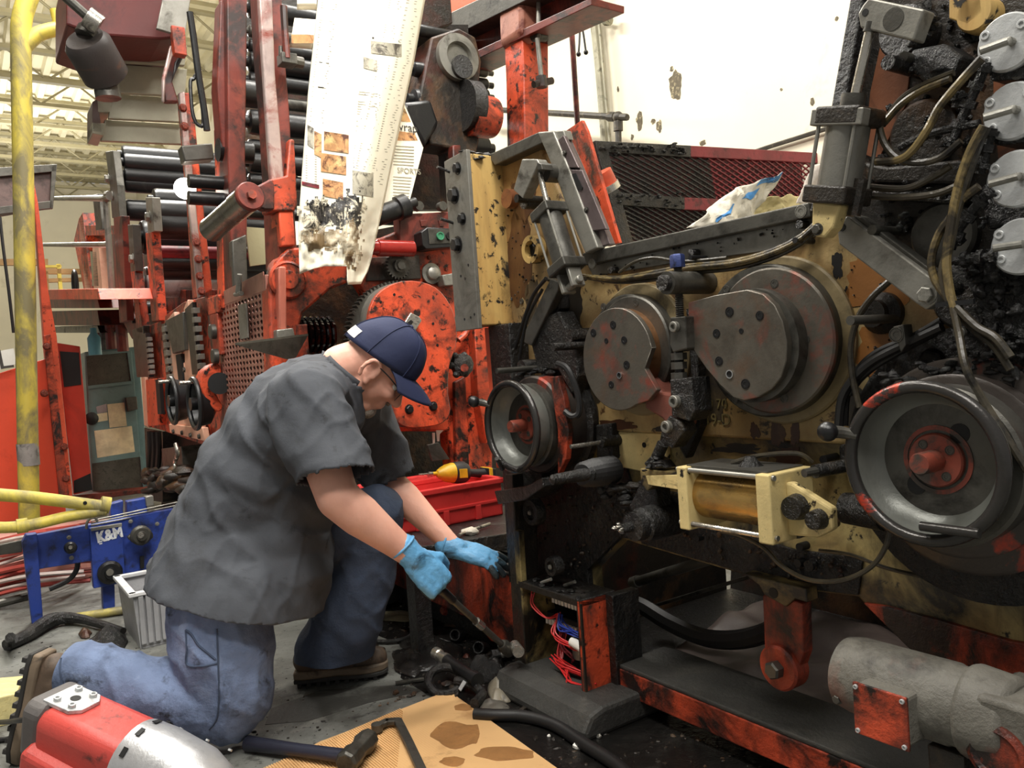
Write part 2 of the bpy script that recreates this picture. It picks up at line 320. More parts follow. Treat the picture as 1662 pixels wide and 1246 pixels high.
# ================================================================ foreground press unit
def proj(p):
    d = V(p) - CAM; z = d.dot(FW); return 831 + F * d.dot(RT) / z, 623 - F * d.dot(UPV) / z
def along(xb, yb, w0, xt):                            # how far outward until the point reaches image column xt
    p = m(xb, yb, w0); a, c = 0.0, .9
    for _ in range(40):
        q = (a + c) / 2
        if proj(p + NN * q)[0] > xt: a = q
        else: c = q
    return a
WF = -0.10
press = thing('printing_press_unit', 'oil-soaked cream press unit with handwheels and two round bearing covers', 'press', uzw(.2, 0, -.3))
def pp(name, pts, w, th, mt, bev=.003, parent=None): return plate(pts, w, th).build(name, mt, parent or press, None, bev)
def nrod(xt, yt, w1, w0, r, mt, name, parent=None, r0=None, n=14):
    p = m(xt, yt, w1); return MB().cyl(p, p - NN * (w1 - w0), r, r0, n).build(name, mt, parent or press)
sf = pp('side_frame', [(778, 268), (872, 226), (950, 416), (1312, 336), (1330, 300), (1400, -60), (1760, -60), (1760, 748), (1380, 722), (1000, 700), (800, 690)], WF, .07, cream, .006)
lf = pp('lower_frame', [(822, 680), (1000, 692), (1380, 716), (1760, 742), (1760, 1200), (1600, 1132), (1480, 1056), (1392, 968), (1300, 957), (1180, 925), (1040, 884), (1005, 872), (953, 925), (958, 990), (975, 1120), (840, 1085)], WF - .025, .06, cream_d, .004)
pp('greasy_frame_foot', [(836, 740), (1015, 752), (1030, 800), (1050, 880), (1005, 872), (953, 925), (958, 990), (975, 1120), (843, 1085)], WF - .02, .02, grease, .002, lf)
pp('greasy_frame_sill', [(1046, 820), (1140, 850), (1290, 892), (1400, 905), (1392, 966), (1300, 955), (1180, 922), (1040, 882)], WF - .018, .02, grease, .002, lf)
pp('red_frame_foot', [(1400, 978), (1440, 985), (1520, 1005), (1640, 1040), (1760, 1060), (1760, 1205), (1600, 1134), (1482, 1060)], WF - .015, .03, redd, .003, lf)
pp('frame_column', [(1316, 336), (1334, 300), (1404, -60), (1760, -60), (1760, 640), (1640, 570), (1560, 548), (1500, 470), (1400, 352)], WF + .008, .05, greaseb, .004)
rust = mat('rust_brown_paint', (122, 74, 48), .4, dirt=(40, 28, 20), amt=.45, scale=7, tint=(160, 110, 60), tamt=.3)
pp('rust_panel', [(1412, 150), (1440, 20), (1475, 20), (1480, 90), (1470, 170), (1425, 260), (1402, 250)], WF + .012, .01, rust, .001)
pp('rust_panel', [(1612, 130), (1700, 110), (1700, 150), (1612, 175)], WF + .012, .01, rust, .001)
pp('rust_panel', [(1618, 236), (1700, 226), (1700, 268), (1622, 285)], WF + .012, .01, rust, .001)
pp('rust_panel', [(1540, -20), (1590, -20), (1595, 20), (1570, 40), (1540, 30)], WF + .05, .05, ochre, .002)
pp('column_edge', [(1312, 345), (1326, 300), (1386, -40), (1408, -40), (1348, 300), (1334, 345)], WF + .045, .05, grease, .004)
# far side frame and dark cross members inside the arch
MB().prism([uzw(-.25, 0, -1.15), uzw(1.9, 0, -1.15), uzw(1.9, 1.28, -1.15), uzw(-.1, 1.28, -1.15)], NN * -.05).build('rear_frame', greaseb, press, None, .004)
MB().prism([uzw(-.2, .02, -.25), uzw(1.8, .02, -.25), uzw(1.8, .02, -1.1), uzw(-.2, .02, -1.1)], ZZ * .02).build('drip_tray', grease, press, None)
for i, (u, z, r) in enumerate([(.42, .98, .16), (.85, .98, .16), (.2, .7, .1), (1.25, .75, .16)]):
    MB().cyl(uzw(u, z, -.2), uzw(u, z, -1.12), r, None, 28).build('roller', steeld, press)
MB().prism([uzw(-.22, .02, -.2), uzw(-.22, .02, -1.1), uzw(-.22, 1.1, -1.1), uzw(-.22, 1.1, -.2)], UD * -.04).build('inner_dark_panel', greaseb, press, None)  # added dark panel that keeps the arch interior black
# ---- top rail
tr = pp('top_rail', [(944, 411), (1312, 328), (1315, 352), (950, 431)], WF + .03, .06, steeld, .003)
pp('rail_web', [(952, 428), (1318, 348), (1322, 384), (1240, 408), (1100, 426), (962, 448)], WF + .006, .03, steel, .002)
bolts([(961, 428), (1300, 343)], tr, WF + .03, .012, 'steel', SOCK, 'socket_screw')
bolts([(1121, 408), (1293, 362), (990, 436)], press, WF + .008, .011, 'grease') if False else None
for x, y in [(1121, 410), (990, 438), (1297, 364)]: nrod(x, y, WF + .03, WF, .009, grease, 'stud')
# ---- left column: bolted steel flange and ochre face
w1 = .03; ua = tou(m(722, 270, w1)); ub = tou(m(757, 250, w1)); zt = m(740, 256, w1).z; zb = m(763, 530, w1).z
col = MB().prism([uzw(ua + .012, zb, WF - .02), uzw(ub, zb, WF - .02), uzw(ub, zb, w1 - .012), uzw(ua + .012, zb, w1 - .012)], ZZ * (zt - zb)).build('column_box', ochre, press, None, .004)
MB().prism([uzw(ua, zb - .01, w1 - .012), uzw(ub + .004, zb - .01, w1 - .012), uzw(ub + .004, zt + .01, w1 - .012), uzw(ua, zt + .005, w1 - .012)], NN * .014).build('flange_plate', steel, press, None, .002)
clots('tar_edge', press, [uzw(ub - .02 + .01 * (i % 3), zt - .002, w1 - .02 - i * .018) for i in range(7)], .016, grease, 5, .5)
for x, y, s in [(740, 316, .02), (742, 386, .016), (746, 355, .0) , (738, 345, .0), (743, 272, .016), (747, 396, .022)]: pass
for x, y, s, L in [(743, 273, .016, .022), (738, 317, .022, .035), (751, 355, .016, .022), (743, 397, .022, .035)]:
    p = m(x, y, w1 + .002); bo = put(BOLT['black'], 'bolt', press, p, NN, s)
for x, y in [(722, 274), (728, 357)]:
    p = m(x + 8, y + 5, w1); MB().cyl(p, p + NN * .045 + ZZ * .012, .005, None, 8).build('stud', grease, press)
for x, y in [(760, 430), (748, 448), (755, 452), (764, 515), (770, 510), (754, 518)]: put(SOCK['black'], 'screw', press, m(x, y, w1 + .002), NN, .004)
# dark channel under it and red strip behind
pp('lower_channel', [(792, 530), (826, 524), (832, 640), (806, 690), (800, 640)], -.03, .07, grease, .003)
pp('red_strip', [(786, 532), (797, 532), (812, 700), (806, 760), (798, 690)], -.05, .05, redc, .002)
# ---- top bracket and diagonal member
pp('top_bar', [(790, 252), (874, 214), (884, 222), (884, 230), (803, 268)], WF + .04, .07, steeld, .003)
dm = pp('diagonal_member', [(872, 214), (897, 212), (925, 280), (970, 402), (950, 412), (928, 360), (899, 278)], WF + .05, .03, steel, .004)
gun = mat('purple_grey_steel', (104, 92, 92), .35, metal=.5, dirt=(52, 42, 42), amt=.5, scale=6, soft=.3)
pp('member_cap', [(886, 214), (914, 211), (918, 226), (893, 230)], WF + .04, .03, steel, .003)
cv = pp('cover_plate', [(893, 228), (914, 214), (940, 272), (990, 396), (968, 402), (930, 312)], WF + .03, .02, gun, .002)
pp('cover_plate_upper', [(900, 232), (914, 219), (939, 272), (908, 273)], WF + .044, .014, gun, .002, cv)
pp('slide_plate', [(911, 274), (944, 276), (984, 372), (955, 375)], WF + .044, .014, gun, .002, cv)
pp('slot', [(928, 282), (934, 281), (945, 304), (944, 309), (938, 308)], WF + .047, .004, boreh, 0, cv)
for x, y in [(952, 340), (917, 248)]: put(BOLT['dark'], 'bolt', cv, m(x, y, WF + .045), NN, .006)
pp('orange_plate', [(917, 213), (944, 195), (952, 212), (1005, 394), (986, 400), (962, 340), (936, 250)], WF - .14, .012, red, .001)
# ---- left upper air cylinder with rocker arm
def air_cyl(name, top, bot, w, r, rod_top, rr, mtb, mtc, parent=press):
    a = m(*top, w); c = m(*bot, w); d = (c - a).normalized(); L = (c - a).length
    side = d.cross(NN).normalized()
    o = MB().cyl(a + d * r * .5, c - d * r * .6, r, None, 24).build(name, mtb, parent)
    b = MB(); b.box(a + d * r * .25, d * (r * .42), side * (r * 1.15), NN * (r * 1.15)); b.build('end_cap', mtc, o, None, .004)
    b = MB(); b.box(c - d * r * .25, d * (r * .42), side * (r * 1.15), NN * (r * 1.15)); b.build('end_cap', mtc, o, None, .004)
    for s1 in (-1, 1):
        for s2 in (-1, 1):
            q = side * (s1 * r * .95) + NN * (s2 * r * .95); MB().cyl(a + q, c + q, r * .1, None, 8).build('tie_rod', steel, o)
    MB().cyl(m(*rod_top, w), a + d * r * .4, rr, None, 12).build('piston_rod', chromed, o)
    return o, a, c, d, side
o, a, c, d, s = air_cyl('air_cylinder', (890, 340), (921, 438), .0, .034, (876, 281), .008, steeld, steeld)
MB().cyl(a + d * -.012, a + d * .006, .016, None, 14).build('gland', steel, o)
b = MB(); b.box(c + d * .03 + s * .022, d * .03, s * .006, NN * .022); b.box(c + d * .03 - s * .022, d * .03, s * .006, NN * .022); b.cyl(c + d * .045 - s * .04, c + d * .045 + s * .04, .011, None, 12); b.build('clevis', steel, o, 35, .003)
MB().prism([q for q in P(m, [(847, 258), (871, 258), (874, 264), (848, 322), (833, 308)], .02)], NN * -.035).build('rocker_arm', steel, press, None, .003)
pp('rocker_arm_edge', [(871, 262), (878, 266), (880, 275), (872, 276)], .02, .04, steeld, .002)
nrod(838, 322, .015, WF, .012, greaseb, 'pin'); nrod(822, 322, WF + .03, WF, .03, rust, 'boss'); nrod(850, 328, -.02, WF, .02, grease, 'boss')
nrod(884, 280, -.02, WF, .026, steeld, 'pivot')
bb = m(873, 405, WF + .012); MB().ring(bb, NN, .042, .026, .03, 24).build('bearing_eye', ochre, press); MB().lathe(bb, NN, [(.026, .002), (.026, .01)], 20).build('eye_bore', boreh, press)
clots('tar_clots', press, [m(871, 412, WF + .04), m(868, 402, WF + .04)], .007, greaset, 3)
# lever hanging from the cylinder
lv = pp('lever', [(893, 452), (907, 457), (905, 472), (862, 561), (850, 556), (853, 535)], -.03, .03, steeld, .003)
put(SOCK['dark'], 'socket_screw', lv, m(893, 464, -.03), NN, .006)
pp('lever_dark_rib', [(905, 470), (908, 500), (876, 552), (868, 556)], -.06, .04, grease, .002)  # dark greasy piece set behind the lever's edge
MB().tube([m(886, 452, -.02), m(866, 478, -.03), m(850, 520, -.04), m(838, 560, -.05), m(828, 585, -.06)], .006).build('hose', blackr, press)
MB().tube([m(880, 470, -.03), m(855, 520, -.04), m(842, 590, -.05), m(836, 620, -.06), m(828, 640, -.06)], .005).build('hose', blackr, press)
put(SOCK['dark'], 'socket_screw', press, m(846, 489, WF + .003), NN, .008)
# ---- left disc group
def rings(cx, cy, w, ro, h, mt, name): return MB().lathe(m(cx, cy, w), NN, [(ro, 0), (ro, h - .004), (ro - .004, h)], 56).build(name, mt, press)
darkc = mat('dark_cream', (142, 126, 92), .5, dirt=(66, 58, 46), amt=.52, scale=4, soft=.3, layers=(((44, 38, 32), .42, 8, .2, (1, 1, 1)),))  # darker cream for the rings around both discs
boss = rings(1042, 567, WF, .172, .012, darkc, 'boss_plate')
bearL = rings(1040, 566, WF, .142, .05, steeld, 'bearing_housing')
bearL2 = rings(1030, 567, WF + .05, .136, .014, steeld, 'bearing_cover')
bolts([(1032, 492), (1067, 566), (979, 498), (1058, 640)], bearL2, WF + .064, .0085, 'dark', SOCK, 'socket_screw')
copper = mat('bare_bronze', (176, 130, 92), .32, metal=.8, dirt=(96, 66, 44), amt=.4, scale=10, soft=.3)
cw = WF + .064; pc = m(1020, 575, cw); MB().cyl(pc, pc + NN * .045, .115, None, 40).build('shaft_collar', copper, press)
wd_ = cw + .045
def arcpts(cx, cy, r, a0, a1, n, w): c0 = m(cx, cy, w); return [c0 + UD * (r * math.cos(math.radians(a0 + (a1 - a0) * i / n))) + ZZ * (r * math.sin(math.radians(a0 + (a1 - a0) * i / n))) for i in range(n + 1)]
lobe = [m(1046, 598, wd_ + .014), m(1066, 633, wd_ + .014), m(1040, 660, wd_ + .014)]
dsk = MB().prism(arcpts(1000, 583, .127, 10, -40 + 0, 1, wd_ + .014)[:1] + lobe[:2] + [m(1052, 650, wd_ + .014)] + arcpts(1000, 583, .127, -62, -350, 44, wd_ + .014), NN * -.016).build('crank_disc', steelp, press, 30, .002)
for x, y, s in [(963, 540, .009), (995, 527, .009), (1013, 552, .0085), (1017, 592, .009), (992, 624, .008), (984, 553, .006)]: put(SOCK['black'], 'socket_screw', dsk, m(x, y, wd_ + .0145), NN, s)
q = m(1006, 609, wd_ + .0145); MB().ring(q, NN, .0085, .0065, .003, 20).build('pin_ring', chrome, dsk); MB().lathe(q, NN, [(.0065, 0), (.0065, .001)], 16).build('pin_bore', boreh, dsk)
pp('crank_arm', [(1050, 612), (1072, 636), (1100, 640), (1104, 690), (1092, 706), (1075, 680), (1046, 662)], wd_ - .01, .06, mat('crank_worn', (126, 74, 62), .45, dirt=(58, 46, 40), amt=.5, scale=8, soft=.3), .006)
# ---- right disc group
bearR0 = rings(1268, 552, WF, .180, .012, darkc, 'boss_plate')
bearR = rings(1262, 552, WF, .163, .05, steeld, 'bearing_housing')
bearR2 = rings(1254, 553, WF + .05, .153, .012, steelp, 'bearing_cover')
bolts([(1257, 460), (1308, 551), (1273, 646), (1178, 470), (1192, 648)], bearR2, WF + .062, .0085, 'dark', SOCK, 'socket_screw')
wr = WF + .062; pc = m(1232, 560, wr); MB().cyl(pc, pc + NN * .03, .12, None, 40).build('shaft_collar', steeld, press)
wr2 = wr + .046
pear = [(1117, 491), (1160, 479), (1212, 470), (1238, 477), (1257, 495), (1270, 522), (1277, 555), (1276, 585), (1268, 612), (1252, 632), (1230, 645), (1207, 650), (1190, 645), (1168, 624), (1146, 598), (1128, 572), (1117, 545)]
def smooth_poly(pts, k=3):
    out = []; n = len(pts)
    for i in range(n):
        p0, p1, p2, p3 = pts[i - 1], pts[i], pts[(i + 1) % n], pts[(i + 2) % n]
        for j in range(k):
            t = j / k; out.append(tuple(.5 * (2 * b_ + (c_ - a_) * t + (2 * a_ - 5 * b_ + 4 * c_ - d_) * t * t + (3 * b_ - a_ - 3 * c_ + d_) * t ** 3) for a_, b_, c_, d_ in zip(p0, p1, p2, p3)))
    return out
pe = MB().prism(P(m, smooth_poly(pear[1:16]) + [(1117, 545), (1117, 491)] if False else [pear[0]] + pear[1:], wr2), NN * -.018).build('cam_plate', steelp, press, 30, .002)
for x, y, s in [(1184, 506, .0095), (1163, 541, .0085), (1233, 512, .0085), (1167, 586, .009), (1210, 623, .0095), (1203, 537, .005), (1236, 590, .0)]:
    if s: put(SOCK['black'], 'socket_screw', pe, m(x, y, wr2 + .0005), NN, s)
q = m(1185, 607, wr2); MB().ring(q, NN, .0095, .0072, .003, 20).build('pin_ring', chrome, pe); MB().lathe(q, NN, [(.0072, 0), (.0072, .001)], 16).build('pin_bore', boreh, pe)
# ---- linkage between the discs
WL = 0.02
lk = thing('x', 'x', 'x') if False else None
rod = MB().cyl(m(1100, 430, WL - .02), m(1104, 520, WL - .02), .0085, None, 12).build('threaded_rod', grease, press)
b = MB()
for i in range(26):
    p = m(1100, 430, WL - .02).lerp(m(1104, 520, WL - .02), i / 26); b.lathe(p, ZZ, [(.0085, 0), (.0105, .0015), (.0085, .003)], 12, False, False)
b.build('thread', steeld, rod)
bluem = mat('blue_nut_paint', (52, 66, 120), .4, metal=.3, dirt=(24, 26, 36), amt=.4, scale=20)
MB().lathe(m(1100, 434, WL - .02), ZZ, [(.0, 0), (.017, 0), (.017, .026), (.014, .03), (0, .03)], 6).build('blue_nut', bluem, rod)
p = m(1092, 459, WL); MB().cyl(p + NN * .02, p - NN * .12, .026, None, 20).build('trunnion', steeld, press)
MB().cyl(p + NN * .02, p + NN * .035, .018, None, 16).build('trunnion_cap', grease, press)
pp('clevis_block', [(1087, 515), (1112, 513), (1114, 566), (1092, 572), (1087, 560)], WL + .015, .05, steeld, .003)
bolts([(1097, 530)], press, WL + .016, .012, 'steel', CAPB, 'cap_screw')
MB().cyl(m(1101, 568, WL - .005), m(1104, 620, WL - .005), .011, None, 12).build('threaded_rod', grease, press)
for y in (578, 593, 610): MB().lathe(m(1102, y, WL - .005), ZZ, [(.018, -.008), (.018, .008)], 6).build('lock_nut', steeld, press)
pp('link_block', [(1087, 616), (1122, 612), (1127, 668), (1118, 684), (1090, 674)], WL + .02, .06, grease, .003)
bolts([(1098, 651)], press, WL + .021, .014, 'steel', CAPB, 'cap_screw')
pp('link_fork', [(1086, 674), (1104, 684), (1110, 700), (1090, 728), (1070, 716), (1074, 695)], WL + .02, .045, grease, .003)
bolts([(1085, 692)], press, WL + .021, .014, 'steel', CAPB, 'cap_screw')
MB().cyl(m(1076, 720, WL), m(1062, 752, WL), .014, None, 12).build('rod_end', grease, press)
pp('hex_nut', [(1055, 740), (1070, 748), (1080, 760), (1052, 762), (1044, 752)], WL + .015, .04, grease, .004)
clots('tar_clots', press, [m(1060, 745, WL + .02), m(1072, 752, WL + .02), m(1048, 757, WL + .02)], .01, grease, 9)
pp('wedge_block', [(1038, 760), (1112, 768), (1118, 770), (1117, 797), (1060, 788), (1050, 797), (1040, 785)], WL + .015, .06, cream_d, .003)
pp('wedge_front', [(1048, 772), (1113, 770), (1117, 797), (1062, 788), (1052, 786)], WL + .018, .01, cream_c, .001)
pp('black_bracket', [(1112, 500), (1126, 515), (1132, 600), (1135, 690), (1112, 745), (1098, 720), (1125, 680), (1118, 560)], WF + .03, .03, grease, .004)
# cast lettering on the frame
text('cast_number', '719-D', cream_d, press, m(1160, 681, WF + .001), UD, ZZ, .038, .002); text('cast_number', '10 70', cream_d, press, m(1160, 656, WF + .001), UD, ZZ, .034, .002)
pp('recessed_panel', [(995, 700), (1078, 704), (1082, 760), (1040, 765), (1000, 757)], WF - .005, .02, cream_c, .003); nrod(1045, 722, WF - .003, WF - .02, .007, boreh, 'panel_hole')
pp('sludge_post', [(966, 690), (992, 686), (995, 745), (968, 752)], WF + .02, .04, grease, .005)
p = m(974, 718, WF + .06); MB().cyl(p, p - NN * .07, .016, None, 14).build('plunger', grease, press); MB().cyl(m(926, 725, .05), p, .006, None, 10).build('plunger_pin', chromed, press)
# ---- bellows handle and round boss with lever
p0 = m(893, 779, .17); d0 = (m(962, 768, .05) - p0)
hd = MB().lathe(p0, d0, [(.006, 0), (.013, .006), (.015, .05), (.018, d0.length)], 16).build('spring_handle', grease, press)
b = MB(); p1 = m(945, 770, .075); p2 = m(992, 762, -.06); L = (p2 - p1).length; pr = []
for i in range(22): pr.append((.026 + (.006 if i % 2 else 0) + .006 * min(1, i / 9), L * i / 21))
b.lathe(p1, p2 - p1, pr, 20); b.build('bellows', blackr, press, 12)
p0 = m(1022, 856, .09); bo = MB().lathe(p0 - NN * .16, NN, [(.042, 0), (.042, .12), (.036, .125), (.034, .15), (.02, .152)], 28).build('pivot_boss', grease, press)
MB().cyl(m(1014, 857, .1) - NN * .02, m(1014, 857, .1) + NN * .012, .012, None, 12).build('hub_nut', greaset, bo); clots('tar_clots', bo, [m(1000, 853, .13), m(1004, 858, .125)], .008, chromed, 4)
pp('boss_arm', [(1020, 822), (1049, 764), (1062, 768), (1066, 812), (1075, 850), (1050, 860)], .01, .05, grease, .004)
rp = MB().cyl(m(1050, 800, -.06), m(1130, 815, -.06), .016, None, 14).build('cross_shaft', grease, press)
clots('sludge', press, [m(985 + i * 9, 800 + 5 * math.sin(i * 1.7), -.07) for i in range(9)], .022, grease, 21)
# ---- horizontal air cylinder with oily gold barrel
gold = mat('oily_gold_barrel', (196, 158, 92), .22, metal=.75, dirt=(84, 74, 62), amt=.5, scale=5, drough=.35, stretch=(1, 1, 2.5), soft=.25)
wa = .035; ra = .053
A = m(1152, 800, wa); zc = A.z; u0 = tou(m(1143, 800, wa)); u1 = tou(m(1276, 826, wa))
hc = MB().cyl(uzw(u0, zc, wa), uzw(u1, zc, wa), ra, None, 36).build('air_cylinder', gold, press)
for u, wd2 in ((u0, .014), (u1, .017)):
    MB().box(uzw(u, zc - .003, wa), UD * wd2, NN * .068, ZZ * .068).build('end_cap', cream_c, hc, None, .003)
for sw in (-1, 1):
    for sz in (-1, 1): MB().cyl(uzw(u0 - .02, zc + sz * .058, wa + sw * .058), uzw(u1 + .022, zc + sz * .058, wa + sw * .058), .0055, None, 10).build('tie_rod', chromed if sz < 0 else steel, hc)
MB().box(uzw((u0 + u1) / 2, zc + .064, wa - .006), UD * ((u1 - u0) / 2), NN * .056, ZZ * .004).build('top_plate', steeld, hc, None, .001)
b = MB(); b.lathe(uzw(u0 + .62 * (u1 - u0), zc + .066, wa), ZZ, [(.028, 0), (.016, .012), (.01, .022)], 10); b.build('port_fitting', grease, hc)
MB().tube([uzw(u0 + .08, zc + .07, wa), uzw(u0 + .13, zc + .085, wa - .03), uzw(u0 + .2, zc + .09, wa - .06), uzw(u0 + .22, zc + .07, wa - .08)], .005).build('air_line', hose_d, hc)
# trunnion end on its right
b = MB(); b.prism([uzw(u1 + .015, zc + .045, wa + .0), uzw(u1 + .03, zc + .045, wa), uzw(u1 + .115, zc + .005, wa), uzw(u1 + .115, zc - .035, wa), uzw(u1 + .08, zc - .055, wa), uzw(u1 + .015, zc - .06, wa)], NN * .02); b.build('mount_ear', cream_c, hc, None, .005)
for du, dz, r in ((.042, .0, .026), (.088, -.018, .02)):
    MB().cyl(uzw(u1 + du, zc + dz, wa + .02), uzw(u1 + du, zc + dz, wa + .042), r, r * .85, 16).build('pin', grease, hc)
MB().cyl(uzw(u1 + .09, zc - .01, wa - .06), uzw(u1 + .17, zc - .01, wa - .06), .03, .034, 18).build('dark_coupling', grease, hc)
MB().cyl(uzw(u0 - .015, zc + .006, wa - .03), uzw(u0 - .05, zc + .006, wa - .03), .022, .018, 14).build('rod_gland', grease, hc)
MB().cyl(m(1322, 765, .05), m(1390, 752, -.06), .013, None, 12).build('sleeve_pin', grease, press); MB().cyl(m(1305, 768, .08), m(1325, 764, .05), .008, None, 10).build('sleeve_pin', steeld, press)
nrod(1336, 746, WF + .02, WF - .03, .009, black, 'stud')
pp('sludge_pad', [(1360, 722), (1400, 716), (1400, 760), (1362, 765)], WF + .02, .04, grease, .006)
nrod(1293, 865, .03, -.1, .011, greaseb, 'drain_stub')
nrod(1312, 918, WF, WF - .03, .012, grease, 'stud'); nrod(1297, 888, WF + .002, WF - .03, .009, boreh, 'hole'); nrod(1294, 914, WF + .002, WF - .03, .009, boreh, 'hole'); nrod(1131, 874, WF + .0, WF - .03, .007, boreh, 'hole')
# ---- handwheels
whin = mat('handwheel_dish', (112, 114, 108), .38, metal=.3, dirt=(48, 48, 45), amt=.5, scale=4, drough=.4, soft=.3)
rimm = mat('handwheel_rim', (62, 60, 58), .25, metal=.5, dirt=(196, 66, 44), amt=.34, scale=7, soft=.06, drough=.4)
redhub = mat('hub_worn_red', (132, 64, 50), .4, dirt=(66, 58, 52), amt=.6, scale=14, metal=.1)
def handwheel(cx, cy, xb, yb, R, depth, ball_ang, seed, drum, name='handwheel'):
    t = along(xb, yb, WF, cx); c = m(xb, yb, WF) + NN * t; c = c + (m(cx, cy, WF + t) - c)
    w = MB().torus(c, NN, R, R * .085, 56, 12).build(name, rimm, press, 60)
    MB().lathe(c - NN * depth, NN, [(R * .30, .002), (R * .5, .0), (R * .74, .005), (R * .9, depth * .55), (R * .96, depth), (R * 1.02, depth * .95), (R * .98, depth * .4), (R * .8, -.012), (R * .3, -.02)], 56, True, True).build('dish', whin, w, 50)
    MB().ring(c - NN * (depth - .001), NN, R * .46, R * .40, .006, 36).build('hub_ring', redhub, w)
    MB().lathe(c - NN * depth, NN, [(R * .36, 0), (R * .36, .012), (R * .34, .015), (R * .33, .015)], 32).build('hub_plate', redhub, w)
    MB().lathe(c - NN * (depth - .014), NN, [(R * .145, 0), (R * .145, .045), (R * .13, .05), (R * .0001, .05)], 24).build('hub_nut', redhub, w)
    for k in range(4):
        a = math.radians(35 + 90 * k); q = c - NN * (depth - .0155) + (UD * math.cos(a) + ZZ * math.sin(a)) * R * .25; put(SOCK['dark'], 'socket_screw', w, q, NN, R * .055)
    for a in (50, 230):
        q = c - NN * (depth - .004) + (UD * math.cos(math.radians(a)) + ZZ * math.sin(math.radians(a))) * R * .47; MB().lathe(q, NN, [(R * .13, 0), (R * .13, .002)], 18).build('hub_hole', boreh, w)
    a = math.radians(ball_ang); e = UD * math.cos(a) + ZZ * math.sin(a); q = c + e * R
    MB().tube([q - e * .005, q + NN * .012 + e * .012, q + NN * .03 + e * .022], [R * .07, R * .085, R * .09], 10).build('knob_stem', steeld, w)
    MB().ball(q + NN * .04 + e * .025, R * .14, 16, 10).build('knob', black, w)
    for r0, r1, a0, a1, mt in drum:
        pr = [(R * r0, 0), (R * r1, (a1 - a0) * t * .85 if False else (a1 - a0) * t)]
        MB().lathe(m(xb, yb, WF) + (c - m(xb, yb, WF) - NN * t) * a0 + NN * (t * a0), NN, [(R * r0, 0), (R * r0, (a1 - a0) * t * .9), (R * r0 * .96, (a1 - a0) * t)], 48).build('drum', mt, w)
    return w, c, t
drumr = mat('drum_worn_red', (60, 54, 50), .35, metal=.3, dirt=(176, 60, 38), amt=.36, scale=4, soft=.1, drough=.4)
hwL, cL, tL = handwheel(830, 692, 916, 684, .122, .06, 150, 1, [(1.28, 0, .0, .12, grease), (1.08, 0, .1, .34, drumr), (1.16, 0, .3, .58, drumr), (.98, 0, .55, .72, steeld)])
hwR, cR, tR = handwheel(1496, 752, 1590, 752, .125, .055, 160, 2, [(1.95, 0, -.02, .1, grease), (1.5, 0, .08, .3, drumr), (1.25, 0, .28, .5, drumr), (1.08, 0, .5, .74, steeld)])
# folding handle across the lower rim of the right wheel
b = MB(); b.cyl(cR - ZZ * .1 + UD * .0 + NN * .012, cR - ZZ * .1 + UD * .09 + NN * .012, .008, None, 12); b.build('crank_handle', rimm, hwR)
b = MB(); b.cyl(cL - ZZ * .1 - UD * .04 + NN * .02, cL - ZZ * .118 + UD * .05 + NN * .02, .007, None, 10); b.cyl(cL - ZZ * .12 - UD * .03 + NN * .02, cL - ZZ * .085 - UD * .01 + NN * .05, .007, None, 10); b.build('crank_handle', grease, hwL)
clots('tar_clots', press, [m(850 + i * 12, 610 - 7 * math.sin(i * .9), -.01 - i * .01) for i in range(6)], .017, greaset, 11)
clots('tar_clots', press, [m(1447, 612, 0), m(1462, 606, 0), m(1470, 614, 0)], .013, greaset, 12)
clots('tar_clots', press, [m(1515 + i * 13, 604 + 5 * math.sin(i * 2), -.03) for i in range(5)], .012, greaset, 13)
clots('tar_clots', press, [m(1600 + i * 10, 590 + i * 4, -.05) for i in range(6)], .012, greaset, 14)
bolts([(1514, 587), (1645, 660), (1555, 880)], press, WF + .03, .02, 'grease'); bolts([(1560, 868)], press, WF + .02, .016, 'dark')
pp('hood_plate', [(868, 520), (905, 505), (935, 560), (938, 610), (928, 640), (905, 600), (872, 600), (862, 560)], -.04, .06, grease, .006)
MB().tube([m(905, 590, .03), m(922, 600, .03), m(938, 640, .02), m(940, 668, .02), (m(930, 676, .03)), m(918, 668, .03)], .009).build('u_hose', blackr, press)
pp('red_drum_flange', [(892, 612), (905, 610), (915, 650), (922, 700), (918, 745), (905, 770), (905, 700)], .03, .02, redd, .003)
nrod(897, 563, .05, WF, .011, grease, 'pin'); nrod(922, 545, -.02, WF, .02, grease, 'pin'); nrod(806, 602, .10, -.06, .008, steeld, 'pin'); nrod(846, 596, -.01, WF, .022, grease, 'boss')
# sludge bracket under the left wheel, oval cover, left post
pp('bracket', [(802, 797), (850, 790), (880, 775), (882, 790), (850, 812), (808, 818)], .07, .09, grease, .003)
pp('post_web', [(815, 760), (878, 765), (884, 800), (852, 812), (850, 945), (826, 945)], -.04, .05, grease, .003)
for x, y, rx in [(860, 832, .042), (893, 920, .03)]:
    q = m(x, y, -.02); MB().lathe(q - NN * .03, NN, [(rx, 0), (rx, .02), (rx * .9, .03), (rx * .55, .03), (rx * .5, .02)], 24).build('round_cover', grease, press); put(BOLT['steel'], 'bolt', press, q + NN * .0, NN, .006)
lp = pp('left_post', [(819, 770), (831, 770), (850, 1078), (836, 1086)], .0, .08, greaseb, .003)
pp('post_strip', [(833, 860), (842, 862), (853, 1058), (845, 1064)], .003, .02, cream_d, .002)
